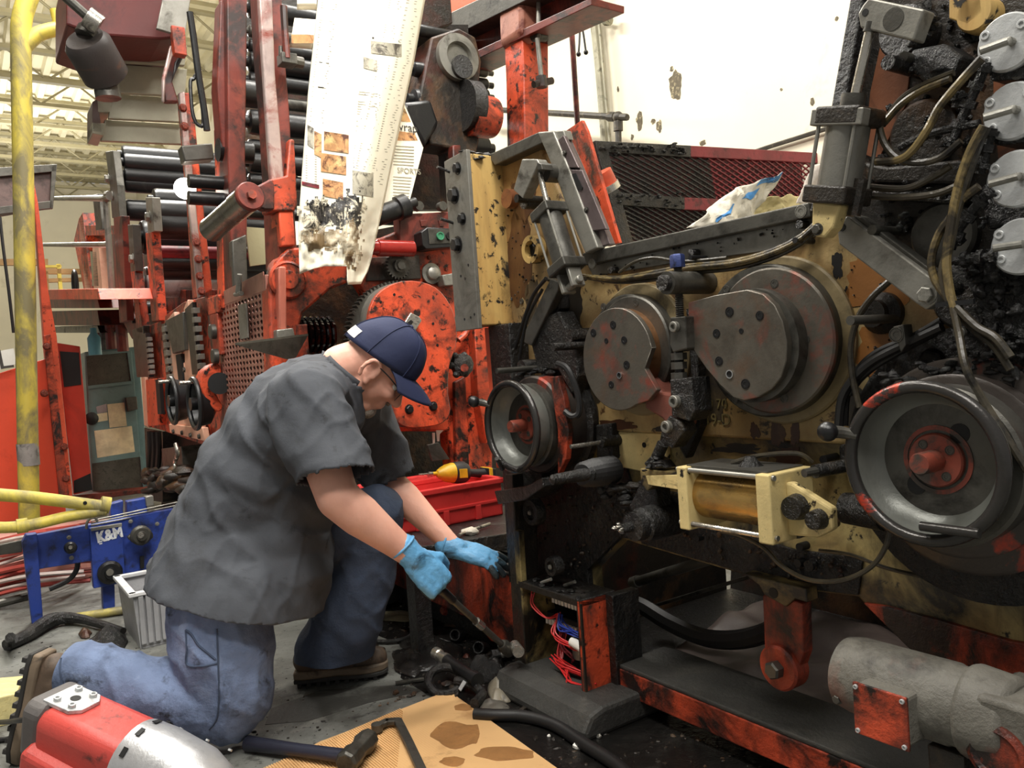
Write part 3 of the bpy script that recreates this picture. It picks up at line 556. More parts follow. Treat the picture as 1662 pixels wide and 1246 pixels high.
# ---- wiring box
wx = 0.0; ua, ub = tou(m(843, 950, wx)), tou(m(943, 990, wx)); zt = m(892, 966, wx).z + .005; zb = m(890, 1100, wx).z
WBK = -.13
wbx = MB().prism([uzw(ua, zb, WBK), uzw(ub, zb, WBK), uzw(ub, zt, WBK), uzw(ua, zt, WBK)], NN * .01).build('wiring_box', black, press, None)
MB().prism([uzw(ua, zt - .012, WBK), uzw(ub, zt - .012, WBK), uzw(ub, zt - .012, wx), uzw(ua, zt - .012, wx)], ZZ * .022).build('box_top', grease, wbx, None, .003)
MB().prism([uzw(ua, zb - .012, WBK), uzw(ub, zb - .012, WBK), uzw(ub, zb - .012, wx), uzw(ua, zb - .012, wx)], ZZ * .018).build('box_floor', greaseb, wbx, None, .002)
MB().prism([uzw(ub - .012, zb - .012, WBK), uzw(ub, zb - .012, WBK), uzw(ub, zb - .012, wx + .004), uzw(ub - .012, zb - .012, wx + .004)], ZZ * (zt - zb + .02)).build('box_side', red, wbx, None, .002)
MB().prism([uzw(ua, zb - .012, WBK), uzw(ua + .012, zb - .012, WBK), uzw(ua + .012, zb - .012, wx), uzw(ua, zb - .012, wx)], ZZ * (zt - zb + .02)).build('box_side', cream_d, wbx, None, .002)
MB().prism([uzw(ub, zb - .012, WBK - .06), uzw(ub + .03, zb - .012, WBK - .06), uzw(ub + .03, zb - .012, -.09), uzw(ub, zb - .012, -.09)], ZZ * (zt - zb + .02)).build('box_post', grease, wbx, None, .002)
fr = MB(); hw = .009
for (a0, z0), (a1, z1) in (((ua, zt), (ub, zt)), ((ua, zb), (ub, zb)), ((ua, zb), (ua, zt)), ((ub - .006, zb), (ub - .006, zt))):
    dd = (uzw(a1, z1, 0) - uzw(a0, z0, 0)); fr.box(uzw((a0 + a1) / 2, (z0 + z1) / 2, wx), dd / 2, dd.cross(NN).normalized() * hw, NN * .004)
fr.build('opening_frame', greaseb, wbx, None, .001)
def ib(fu, fz, w): return uzw(ua + (ub - ua) * fu, zb + (zt - zb) * fz, w)
for fz, f0 in ((.80, .25), (.52, .12)):
    st = MB().prism([ib(f0, fz, -.1), ib(f0 + .55, fz, -.1), ib(f0 + .55, fz + .12, -.1), ib(f0, fz + .12, -.1)], NN * .03).build('terminal_strip', black, wbx, None, .002)
    for i in range(10): MB().box(ib(f0 + .03 + .053 * i, fz + .02, -.066), UD * .005, NN * .004, ZZ * .009).build('terminal', white, st, None)
def wires(n, pts, mt, seed, sp=.012):
    rnd = random.Random(seed)
    for i in range(n): MB().tube([ib(fu, fz, w) + V((rnd.uniform(-1, 1), rnd.uniform(-1, 1), rnd.uniform(-1, 1))) * sp for fu, fz, w in pts], .0022, 6).build('wire', mt, wbx)
wires(3, [(.1, .9, -.03), (.12, .75, -.02), (.3, .66, -.03), (.42, .7, -.05)], redwire, 1, .006)
wires(5, [(.42, .7, -.05), (.45, .5, -.02), (.7, .42, -.03), (.8, .4, -.06)], redwire, 2, .007)
wires(7, [(.45, .68, -.05), (.55, .6, -.03), (.75, .58, -.03), (.92, .52, -.05)], bluewire, 3, .01)
wires(9, [(.35, .45, -.08), (.4, .25, -.05), (.5, .15, -.03), (.95, .14, -.05)], redwire, 4, .013)
wires(6, [(.38, .2, -.03), (.6, .12, -.015), (.75, .03, -.01), (.97, .08, -.03)], redwire, 5, .012)
wires(4, [(.3, .5, -.09), (.4, .32, -.06), (.55, .25, -.05), (.6, .2, -.05)], maroon, 6, .01)
MB().cyl(ib(.7, .48, -.03), ib(.86, .45, -.03), .014, None, 14).build('capacitor', white, wbx); MB().cyl(ib(.87, .45, -.03), ib(.97, .43, -.03), .016, None, 14).build('relay', redc, wbx)
MB().cyl(ib(.62, .22, -.09), ib(.62, .4, -.09), .035, None, 18).build('grey_can', steel, wbx)
clots('tar_clots', wbx, [ib(.05 + .1 * i, 1.04, -.015 - .02 * (i % 3)) for i in range(10)], .010, greaset, 31, .5)
for fu, w in ((.3, -.02), (.55, -.05)): q = ib(fu, 1.06, w); MB().cyl(q, q + UD * .05 + ZZ * .02, .005, None, 8).build('stud', steel, wbx)
# ---- foot pad and bottom beam
u0, u1 = tou(m(832, 1090, .02)), tou(m(985, 1150, .02))
padm = mat('worn_black_pad', (54, 53, 50), .6, dirt=(84, 80, 72), amt=.4, scale=9, soft=.3, bump=.5)
MB().prism([uzw(u0, z, w) for w, z in ((.10, 0), (.10, .025), (.075, .062), (.03, .075), (-.2, .075), (-.22, 0))], UD * (u1 - u0)).build('foot_pad', padm, press, None, .012)
bz1 = m(1100, 1124, WF).z; bz0 = m(1100, 1166, WF).z
bm = MB().prism([uzw(tou(m(1000, 1085, WF)), bz0, WF), uzw(2.1, bz0, WF), uzw(2.1, bz1, WF), uzw(tou(m(1000, 1085, WF)), bz1, WF)], NN * -.16).build('base_beam', redd, press, None, .003)
MB().prism([uzw(tou(m(1000, 1085, WF)), bz1, WF - .002), uzw(2.1, bz1, WF - .002), uzw(2.1, bz1, WF - .2), uzw(tou(m(1000, 1085, WF)), bz1, WF - .2)], ZZ * .012).build('beam_sludge', padm, bm, None, .004)
# ---- hanger link
hp = pp('hanger_bracket', [(1205, 930), (1308, 955), (1310, 978), (1290, 972), (1275, 985), (1240, 965), (1232, 950)], WF + .02, .04, cream_d, .003)
nrod(1255, 962, WF + .021, WF, .012, boreh, 'hole')
hl = pp('hanger_link', [(1237, 966), (1252, 962), (1290, 975), (1302, 980), (1304, 1060), (1296, 1085), (1242, 1085)], WF + .012, .035, redd, .004)
q = m(1268, 1082, WF + .012); MB().lathe(q - NN * .03, NN, [(.05, 0), (.05, .04), (.045, .045)], 32).build('link_eye', redd, hl); MB().lathe(q + NN * .014, NN, [(.02, 0), (.02, .02), (.016, .024)], 6).build('eye_nut', steeld, hl)
# ---- right upper air cylinder, its bracket plate and the pivot bar
wv = .05
o, a, c, d, s = air_cyl('air_cylinder', (1381, 182), (1357, 326), wv, .037, (1414, 40), .0085, steel, greaseb)
MB().cyl(a - d * .03, a + d * .0, .02, None, 16).build('gland', steeld, o)
MB().box(a + d * .012 + NN * .03, d * .014, s * .05, NN * .012).build('band', steel, o, None, .002)
b = MB(); b.prism(P(m, [(1318, 326), (1364, 332), (1352, 370), (1338, 386), (1322, 384), (1317, 365)], wv + .03), NN * -.03); b.build('clevis', cream_c, o, None, .004)
put(BOLT['dark'], 'clevis_pin', o, m(1327, 372, wv + .03), NN, .009)
MB().cyl(m(1398, 290, wv), m(1386, 350, wv), .012, None, 8).build('port_block', greaseb, o)
tp = pp('bracket_plate', [(1392, 22), (1400, 8), (1410, -4), (1500, 15), (1482, 66), (1396, 45)], .06, .035, steel, .003)
nrod(1404, 20, .061, .05, .006, boreh, 'hole', tp); MB().lathe(m(1450, 31, .06), NN, [(.018, 0), (.018, .0012)], 24).build('stamp_mark', steeld, tp)
MB().cyl(m(1412, 52, wv), m(1416, 36, wv), .012, None, 12).build('rod_nut', steeld, tp)
pb_ = pp('pivot_bar', [(1373, 350), (1381, 354), (1514, 452), (1521, 470), (1519, 492), (1503, 503), (1489, 494), (1361, 396), (1359, 375)], .0, .03, steel, .003)
pp('pivot_bar_edge', [(1378, 346), (1398, 352), (1526, 448), (1521, 466), (1512, 452)], -.015, .03, steeld, .002, pb_)
nrod(1366, 369, .002, -.01, .007, boreh, 'hole', pb_); put(BOLT['steel'], 'bolt', pb_, m(1505, 478, .001), NN, .014)
nrod(1380, 520, .06, WF, .0085, steeld, 'pin'); q = m(1436, 508, WF); MB().lathe(q, NN, [(.04, 0), (.04, .015), (.026, .03), (.026, .045)], 24).build('pin_boss', greaseb, press)
nrod(1415, 373, .0, WF, .009, steeld, 'pin'); nrod(1441, 101, .03, WF, .013, grease, 'pin'); nrod(1466, 92, .0, WF, .009, steeld, 'stud')
# dark discs and blocks on the column
for x, y, r, h, mt in [(1542, 382, .058, .03, steeld), (1508, 220, .06, .03, greaseb), (1492, 60, .045, .06, grease), (1590, 480, .06, .05, grease), (1604, 30, .03, .05, ochre)]:
    MB().lathe(m(x, y, WF), NN, [(r, 0), (r, h - .006), (r * .9, h)], 32).build('round_boss', mt, press)
for pts, w, th, mt in [([(1478, 80), (1530, 70), (1560, 90), (1545, 130), (1500, 135), (1475, 110)], -.02, .07, grease), ([(1560, 430), (1640, 420), (1700, 440), (1700, 560), (1600, 545)], -.03, .06, grease), ([(1590, 318), (1640, 330), (1700, 330), (1700, 365), (1600, 372)], -.03, .06, grease),
                       ([(1600, 108), (1700, 100), (1700, 124), (1606, 132)], -.01, .08, grease), ([(1605, 212), (1700, 200), (1700, 228), (1612, 236)], -.01, .08, grease), ([(1405, 300), (1560, 318), (1560, 332), (1405, 322)], -.05, .05, grease), ([(1400, 262), (1440, 270), (1560, 258), (1565, 300), (1405, 296)], -.07, .03, greaseb)]:
    pp('sludge_block', pts, w, th, mt, .006)
for i, (pts, r) in enumerate([([(1490, 40), (1505, 55), (1480, 62), (1515, 35)], .012), ([(1480, 108), (1505, 120), (1530, 112)], .011), ([(1408, 302), (1500, 312), (1545, 308), (1530, 316), (1480, 316)], .008), ([(1470, 345), (1460, 368)], .008), ([(1520, 448), (1560, 460), (1580, 430), (1545, 470)], .01), ([(1550, 560), (1580, 568), (1620, 560), (1500, 590)], .011), ([(1500, 200), (1520, 215), (1490, 240), (1530, 232)], .009), ([(1600, 360), (1560, 395), (1580, 420), (1610, 415)], .009), ([(1410, 300), (1470, 300)], .007)]):
    clots('tar_clots', press, P(m, pts, -.03), r, greaset, 40 + i)
# round aluminium actuators
for cx, cy, scr, pb1, pt1 in [(1633, 68, [(1599, 58), (1601, 100), (1658, 39)], (1637, 66), (1590, 83)), (1642, 180, [(1607, 167), (1611, 208), (1668, 150)], (1644, 177), (1596, 191)), (1648, 290, [(1615, 274), (1618, 316), (1676, 262)], (1653, 286), (1604, 299)), (1655, 400, [(1622, 381), (1625, 421), (1684, 370)], (1660, 396), (1611, 403))]:
    wq = .0; ac = MB().lathe(m(cx, cy, wq) - NN * .09, NN, [(.036, 0), (.036, .06), (.044, .07), (.044, .086), (.041, .09)], 36).build('actuator', alu, press)
    for x, y in scr:
        e = (m(x, y, wq) - m(cx, cy, wq)); MB().cyl(m(x, y, wq) - NN * .02, m(x, y, wq) - NN * .004, .011, None, 12).build('ear', alu, ac); put(CAPB['alu'], 'cap_screw', ac, m(x, y, wq) - NN * .004, NN, .007)
        MB().box(m(cx, cy, wq) + e * .7 - NN * .012, e * .3, NN.cross(e).normalized() * .009, NN * .008).build('lug', alu, ac, None, .002)
    p1, p2 = m(*pb1, wq + .012), m(*pt1, wq + .03); MB().tube([p1 - NN * .015, p1, p1.lerp(p2, .1), p2], .0062, 10, 4).build('lever_pin', steel, ac)
# hoses
def hose(name, pts, ws, r, mt, parent=press):
    ws = ws if isinstance(ws, (list, tuple)) else [ws] * len(pts)
    return MB().tube([m(x, y, w) for (x, y), w in zip(pts, ws)], r, 8).build(name, mt, parent)
for dy, dw, mt in ((0, 0, hose_y), (7, .006, hose_y), (13, -.004, hose_d), (4, .012, hose_y)):
    hose('air_hose', [(946, 447 + dy * .2), (1000, 450 + dy * .6), (1060, 441 + dy), (1120, 430 + dy), (1190, 423 + dy), (1250, 407 + dy), (1296, 385 + dy), (1324, 362 + dy)], -.06 + dw, .0048, mt)
hose('air_hose', [(1005, 442), (1030, 425), (1062, 418), (1110, 424), (1180, 418)], -.06, .004, hose_d)
for x in (1120, 1290): nrod(x, 418 if x == 1120 else 390, -.04, WF, .006, black, 'hose_clip')
for pts, w, r, mt in [([(1594, 94), (1563, 128), (1526, 172), (1506, 209), (1482, 243), (1459, 259), (1422, 263)], .02, .0068, hose_y),
    ([(1424, 189), (1434, 229), (1456, 256), (1489, 264), (1526, 256), (1560, 229)], .015, .0062, hose_d), ([(1435, 200), (1462, 170), (1496, 147), (1543, 128)], .0, .0058, hose_y), ([(1432, 204), (1462, 162), (1500, 138), (1548, 118)], -.01, .0058, hose_d),
    ([(1408, 303), (1469, 306), (1516, 286), (1543, 269)], .0, .006, hose_d), ([(1410, 318), (1470, 320), (1520, 314), (1556, 300)], .0, .006, hose_d), ([(1460, 240), (1490, 225), (1530, 212), (1590, 200)], .0, .007, grease),
    ([(1597, 204), (1577, 240), (1560, 285), (1550, 325), (1543, 364), (1536, 420), (1541, 470), (1549, 500)], .03, .0072, hose_y), ([(1601, 206), (1584, 245), (1566, 300), (1551, 350), (1541, 400), (1530, 440), (1538, 480), (1549, 502)], .022, .0072, hose_d),
    ([(1589, 302), (1560, 325), (1543, 352), (1524, 380), (1512, 420), (1518, 455), (1545, 492)], .02, .0066, hose_y),
    ([(1546, 495), (1556, 541), (1568, 598), (1596, 650), (1631, 706), (1668, 765)], [.03, .04, .06, .05, .05, .05], .0062, hose_d), ([(1552, 498), (1585, 530), (1615, 548), (1640, 580)], .03, .007, hose_d), ([(1550, 500), (1580, 535), (1612, 560), (1640, 600)], .02, .006, hose_d),
    ([(1444, 456), (1413, 485), (1391, 520), (1381, 562), (1384, 612), (1395, 661)], -.04, .0062, hose_d),
    ([(1529, 531), (1469, 559), (1420, 584), (1388, 612), (1367, 647), (1361, 698)], -.05, .009, blackr), ([(1529, 520), (1480, 548), (1425, 572), (1394, 600), (1374, 640), (1370, 690)], -.06, .008, blackr), ([(1520, 540), (1470, 566), (1425, 592), (1396, 616), (1380, 640)], -.06, .006, blackr),
    ([(1172, 862), (1200, 868), (1240, 889), (1267, 917), (1307, 939), (1348, 944), (1385, 936), (1419, 915), (1439, 883), (1446, 850)], .04, .0048, hose_d), ([(1330, 893), (1380, 900), (1440, 922), (1520, 940)], -.1, .004, hose_d), ([(950, 452), (905, 455), (886, 452)], -.04, .007, hose_d)]:
    hose('air_hose', pts, w, r, mt)
# fitting chains
for pts in ([(1602, 101), (1590, 130), (1577, 158), (1563, 189), (1550, 222), (1543, 238)], [(1612, 208), (1604, 230), (1596, 262), (1590, 282)], [(1612, 306), (1597, 320), (1580, 340), (1557, 370), (1543, 404)], [(1620, 415), (1600, 418), (1575, 420), (1550, 424)], [(1560, 165), (1557, 150), (1552, 175)]):
    b = MB(); q = P(m, pts, .0)
    for i in range(len(q) - 1):
        b.cyl(q[i], q[i + 1], .008, None, 8); d = (q[i + 1] - q[i]); b.cyl(q[i] + d * .15, q[i] + d * .55, .0135, None, 6)
    b.build('pipe_fitting', grease, press)
MB().box(m(1550, 492, .03), UD * .03, NN * .004, ZZ * .004).build('hose_tie', black, press); pp('cable_clamp', [(1448, 530), (1466, 526), (1470, 560), (1462, 572), (1455, 552)], -.03, .03, steeld, .002); put(SOCK['dark'], 'socket_screw', press, m(1455, 543, -.03), NN, .012)
bolts([(1655, 120), (1560, 540)], press, -.02, .01, 'dark', CAPB, 'cap_screw')
# ================================================================ gear motor under the press
wm = .05; mz = m(1372, 1088, wm).z; mu0 = tou(m(1372, 1088, wm))
motorm = mat('dusty_grey_motor', (104, 101, 93), .6, dirt=(58, 53, 46), amt=.52, scale=5, soft=.3, tint=(128, 58, 40), tamt=.3, tscale=4, bump=.5, layers=(((44, 40, 36), .42, 9, .2, (1, 1, 1)),))
gm = thing('gear_motor', 'dusty grey gear motor with a red junction box beneath the press', 'motor', uzw(mu0 + .15, 0, wm))
RM = .068
MB().lathe(uzw(mu0, mz, wm), UD, [(RM * .6, 0), (RM * .93, .006), (RM, .03), (RM, .2), (RM * .96, .205), (RM * .96, .23), (RM * .9, .26)], 40).build('motor_body', motorm, gm)
b = MB(); b.cyl(uzw(mu0 + .225, mz, wm), uzw(mu0 + .3, mz, wm), RM * 1.12, RM * 1.02, 40); b.box(uzw(mu0 + .36, mz - .02, wm - .01), UD * .1, NN * .07, ZZ * .075); b.build('gear_case', motorm, gm, 35, .01)
jb0 = tou(m(1386, 1108, wm + .1)); jb1 = tou(m(1469, 1137, wm + .1)); jz1 = m(1428, 1122, wm + .1).z; jz0 = m(1432, 1202, wm + .1).z
jx = MB().prism([uzw(jb0, jz0, wm + .02), uzw(jb1, jz0, wm + .02), uzw(jb1, jz1, wm + .02), uzw(jb0, jz1, wm + .02)], NN * .075).build('junction_box', motorm, gm, None, .006)
MB().prism([uzw(jb0 - .003, jz0 - .003, wm + .095), uzw(jb1 + .003, jz0 - .003, wm + .095), uzw(jb1 + .003, jz1 + .003, wm + .095), uzw(jb0 - .003, jz1 + .003, wm + .095)], NN * .006).build('lid', redd, jx, None, .002)
for u in (jb0 + .004, jb1 - .004):
    for z in (jz0 + .004, jz1 - .004): put(CAPB['alu'], 'screw', jx, uzw(u, z, wm + .101), NN, .004)
put(BOLT['dark'], 'bolt', gm, uzw(mu0 + .02, mz - .03, wm + RM * .85), NN, .008)
MB().lathe(m(1614, 1226, .12) - NN * .08, NN, [(.06, 0), (.06, .05), (.045, .055), (.045, .075), (.036, .08), (.03, .075)], 36).build('output_flange', redd, gm)
b = MB(); b.box(uzw(mu0 + .2, (mz - RM) / 2, wm), UD * .03, NN * .04, ZZ * ((mz - RM) / 2 + .005)); b.box(uzw(mu0 + .36, (mz - RM) / 2, wm - .01), UD * .05, NN * .05, ZZ * ((mz - RM) / 2)); b.build('foot', greaseb, gm, None, .004)
# ================================================================ things lying inside the arch
def arch(x, y, w): return m(x, y, w)
t = thing('drain_pipe', 'grey pipe lying slanted inside the dark arch under the press', 'pipe', uzw(.6, .1, -.5))
MB().cyl(m(1027, 946, -.4), m(1170, 902, -.4), .016, None, 14).build('pipe', steeld, t); MB().cyl(m(1027, 946, -.4), m(1036, 943, -.4), .02, None, 14).build('end_collar', steel, t)
t = thing('flat_bar', 'flat dark steel bar slanting behind the red hanger link', 'bar', uzw(.7, .1, -.5))
MB().box((m(1065, 982, -.5) + m(1235, 930, -.5)) / 2, (m(1235, 930, -.5) - m(1065, 982, -.5)) / 2, NN * .03, ZZ * .006).build('bar', steeld, t, None, .002)
tag(hose('thick_hose', [(1010, 972), (1045, 985), (1090, 1012), (1150, 1036), (1220, 1034), (1300, 1000)], -.32, .026, blackr, None), 'thick black hose drooping through the arch under the press', 'hose')
clothm = mat('grey_oily_sheet', (92, 80, 75), .5, dirt=(46, 40, 37), amt=.5, scale=4, soft=.3)
def sheet(u, v):
    p = uzw(.12 + u * .75, .05, -.36 - v * .55); p.z = .07 + .03 * v + .035 * noise.noise(p * 5) + .02 * noise.noise(p * 12); return p
tag(MB().grid(sheet, 40, 26).build('oily_sheet', clothm, None, 60, 0, .003), 'crumpled grey oily sheet lying in the tray inside the arch', 'sheet')
def sheet2(u, v):
    p = uzw(.9 + u * .6, .05, -.3 - v * .3); p.z = .06 + .05 * v + .03 * noise.noise(p * 6 + V((5, 0, 0))); return p
tag(MB().grid(sheet2, 30, 14).build('oily_sheet', mat('brown_black_rag', (70, 60, 54), .6, dirt=(30, 26, 24), amt=.45, scale=5), None, 60, 0, .003), 'dark oily rag spread behind the long red base beam', 'rag')
# ================================================================ red folder unit behind the man
UB = -1.1
WBN = tow(cu(452, 500, UB))
fold = thing('folder_unit', 'tall red press folder unit with a big round cover behind the man', 'press', uzw(UB - .4, 0, WBN - .5))
def cp(name, pts, u, th, mt, bev=.004, parent=None): return MB().prism(P(cu, pts, u), UD * -th).build(name, mt, parent or fold, 30, bev)
def npl(name, pts, w, th, mt, bev=.004, parent=None): return MB().prism(P(m, pts, w), NN * -th).build(name, mt, parent or fold, 30, bev)
def bar(p0, p1, hu, hn): 
    p0, p1 = V(p0), V(p1); d = p1 - p0; return MB().prism([p0 - UD * hu - NN * hn, p0 + UD * hu - NN * hn, p0 + UD * hu + NN * hn, p0 - UD * hu + NN * hn], d)
def rolln(name, p, L, r, mt, parent, n=20, core=.5, cm=None):
    o = MB().lathe(p, -NN, [(r * core, 0), (r * core, .03), (r * .92, .035), (r, .05), (r, L - .05), (r * core, L - .03), (r * core, L)], n).build(name, mt, parent); return o
worn = mat('red_paint_worn_bright', (214, 128, 108), .3, metal=.15, dirt=(176, 70, 50), amt=.42, scale=5, soft=.25, var=.15)
wornw = mat('rubbed_bare_edge', (186, 166, 160), .28, metal=.4, dirt=(142, 66, 54), amt=.5, scale=7, soft=.15, layers=(((84, 62, 58), .36, 4, .2, (1, 1, .4)),))
ef = cp('end_frame', [(436, 470), (446, 425), (468, 402), (560, 398), (620, 385), (700, 352), (800, 345), (800, 770), (735, 770), (728, 700), (640, 700), (606, 650), (592, 600), (598, 480), (580, 452), (535, 470), (492, 508), (482, 545), (488, 600), (520, 660), (450, 690), (440, 620)], UB, .09, red, .01)
MB().lathe(cu(466, 455, UB), UD, [(.075, 0), (.075, .012), (.066, .02), (.066, .014), (.036, .014), (.036, .024), (.034, .026)], 40).build('bearing_cap', red, ef)
for x in (449, 486): put(SOCK['black'], 'screw', ef, cu(x, 455, UB + .014), UD, .007)
npl('edge_strip', [(431, 462), (437, 440), (452, 432), (454, 560), (442, 600), (438, 560)], WBN + .01, .03, worn, .006)
cp('foot_block', [(449, 535), (476, 532), (480, 548), (450, 552)], UB + .04, .06, steel, .004)
MB().prism([cu(470, 400, UB - .35), cu(830, 330, UB - .35), cu(830, 800, UB - .35), cu(470, 800, UB - .35)], UD * -.04).build('inner_panel', greaseb, fold, None)
MB().prism([uzw(UB - .62, .35, WBN - .06), uzw(UB, .35, WBN - .06), uzw(UB, 1.2, WBN - .06), uzw(UB - .62, 1.2, WBN - .06)], NN * -.05).build('side_panel', redd, fold, None, .004)
MB().prism([uzw(UB - 1.2, .02, WBN - .1), uzw(UB - .02, .02, WBN - .1), uzw(UB - .02, .02, -.75), uzw(UB - 1.2, .02, -.75)], ZZ * .38).build('black_base', grease, fold, None, .01)
# gear and ribbed roller in the opening
gc = cu(646, 552, UB + .03); gr = (cu(646, 552, UB + .03) - cu(557, 540, UB + .03)).length
b = MB(); nt = 84; prof = []
for i in range(nt):
    for j, rr in enumerate((gr - .012, gr - .012, gr, gr)): a = 2 * math.pi * (i + j * .25) / nt; prof.append(gc + NN * (rr * math.cos(a)) + ZZ * (rr * math.sin(a)))
b.prism(prof, UD * .045); b.build('spur_gear', steeld, fold, None)
MB().lathe(gc + UD * .045, UD, [(gr * .82, 0), (gr * .8, -.0), (gr * .8, .004), (gr * .3, .004)], 40).build('gear_web', greaseb, fold)
pr = []; p0 = cu(498, 542, UB - .05)
for i in range(6): pr += [(.075, i * .024), (.08, i * .024 + .006), (.075, i * .024 + .018), (.062, i * .024 + .02)]
MB().lathe(p0 - UD * .1, -NN, [(.05, -.03), (.05, 0)] + pr, 36).build('ribbed_roller', mat('wet_black_ink', (10, 10, 11), .08, bump=.05, spec=.8), fold, 25)
# big pear-shaped cover
cov = [(597, 522), (601, 498), (612, 478), (630, 464), (655, 456), (682, 457), (706, 466), (724, 484), (736, 508), (741, 535), (740, 560), (734, 578), (728, 600), (727, 640), (731, 662), (725, 680), (708, 690), (672, 694), (652, 690), (640, 676), (634, 650), (620, 625), (606, 590), (598, 556)]
cvr = cp('round_cover', smooth_poly(cov, 2), UB + .16, .02, red, .003)
b = MB(); b.prism(P(cu, smooth_poly([(x - 2 if x < 660 else x, y) for x, y in cov], 2), UB + .14), UD * -.09); b.build('cover_rim', steel, cvr, 30)
b = MB(); b.box(cu(590, 512, UB + .06), NN * .03, UD * .012, ZZ * .015); b.box(cu(578, 512, UB + .06), NN * .012, UD * .012, ZZ * .022); b.build('lug', steel, cvr, None, .004)
for x, y in ((664, 664), (703, 659)): put(BOLT['black'], 'bolt', cvr, cu(x, y, UB + .161), UD, .016)
for x, y in ((640, 478), (618, 490), (710, 560), (703, 525), (690, 640), (630, 560)): put(SOCK['black'], 'screw', cvr, cu(x, y, UB + .161), UD, .005)
ar = cp('slotted_arm', [(668, 510), (684, 520), (652, 572), (636, 560)], UB + .2, .04, red, .006)
cp('slotted_tip', [(667, 507), (681, 514), (685, 520), (672, 541), (654, 532), (655, 526)], UB + .206, .012, chromed, .003, ar)
cp('slot', [(660, 524), (667, 519), (671, 522), (664, 533), (658, 530)], UB + .208, .004, boreh, 0, ar)
# upper fittings of the end frame
blk = cp('hinge_block', [(648, 352), (655, 347), (735, 343), (740, 400), (690, 408), (650, 396)], UB + .03, .06, redx, .004)
for x in (676, 714): MB().lathe(cu(x, 336, UB + .02), UD, [(.02, 0), (.02, .03), (.008, .03)], 18).build('hinge_knuckle', steeld, blk)
for x0, x1 in ((682, 694), (712, 722)): cp('hinge_tab', [(x0, 357), (x1, 357), (x1 - 2, 367), (x0 + 2, 367)], UB + .036, .01, redx, .001, blk)
gbx = cp('indicator_box', [(684, 376), (694, 369), (745, 371), (745, 400), (692, 404), (686, 398)], UB + .1, .07, black, .003)
cp('indicator_face', [(695, 371), (744, 373), (744, 394), (697, 396)], UB + .104, .006, steeld, .001, gbx)
greenl = mat('green_lens', (60, 130, 96), .1, bump=0, emit=.12)
for x, mt in ((714, greenl), (729, black)): MB().lathe(cu(x, 383, UB + .105), UD, [(.017, 0), (.017, .008), (.013, .008), (.012, .003)], 20).build('lens', mt, gbx)
MB().lathe(cu(601, 402, UB + .1), -NN, [(.016, 0), (.028, .005), (.028, .03), (.033, .032), (.033, .19), (.02, .195)], 24).build('red_roller', mat('glossy_red_roller', (128, 34, 28), .15, dirt=(40, 18, 16), amt=.4, scale=9), fold)
MB().lathe(cu(610, 352, UB + .06), (cu(652, 336, UB + .06) - cu(610, 352, UB + .06)), [(.04, 0), (.04, .1), (.05, .105), (.05, .15), (.02, .155), (.02, .2)], 20).build('cylinder_motor', black, fold)
b = MB(); prof = []; gc = cu(643, 433, UB + .05)
for i in range(22):
    for j, rr in enumerate((.046, .046, .054, .054)): a = 2 * math.pi * (i + j * .25) / 22; prof.append(gc + NN * (rr * math.cos(a)) + ZZ * (rr * math.sin(a)))
b.prism(prof, UD * .02); b.lathe(gc + UD * .02, UD, [(.026, 0), (.026, .02), (.016, .02), (.016, .03)], 18); b.build('pinion', steeld, fold, 30)
cp('gear_pocket', [(600, 418), (680, 414), (684, 452), (596, 456)], UB + .02, .02, greaseb, .002)
MB().lathe(cu(699, 444, UB + .01), UD, [(.045, 0), (.045, .01), (.03, .012), (.027, .03), (.012, .04)], 24).build('grey_knob', steel, fold)
cp('grey_bracket', [(718, 446), (742, 442), (745, 462), (722, 464)], UB + .06, .06, steel, .004)
for x, y in ((696, 418), (711, 431), (738, 434), (724, 437)): put(BOLT['red'], 'bolt', fold, cu(x, y, UB + .002), UD, .008)
# clutter at the right of the cover
kn = MB().lathe(cu(747, 592, UB + .1), UD, [(.05, 0), (.05, .03), (.03, .04)], 10).build('star_knob', grease, fold); MB().cyl(cu(754, 597, UB + .14), cu(754, 597, UB + .17), .017, None, 12).build('knob_nut', redd, kn)
b = MB()
for i in range(6): a = i * math.pi / 3; b.ball(cu(747, 592, UB + .12) + NN * (.045 * math.cos(a)) + ZZ * (.045 * math.sin(a)), .016, 10, 6)
b.build('knob_lobes', grease, kn)
cp('red_upright', [(770, 530), (790, 528), (802, 700), (790, 720), (776, 640)], UB + .06, .06, red, .004)
cp('red_upright', [(738, 620), (756, 610), (762, 760), (740, 760)], UB + .02, .05, redd, .004)
MB().tube(P(cu, [(744, 552), (756, 540), (758, 525)], UB + .05), .014).build('red_elbow', red, fold)
for pts in ([(702, 702), (706, 702), (706, 722), (703, 724)], [(708, 698), (720, 698), (714, 704), (713, 716), (710, 716)]): cp('hook', pts, UB + .1, .004, white, 0)
cp('dark_wedge', [(694, 722), (712, 718), (730, 745), (702, 748)], UB + .25, .01, steeld, .001)
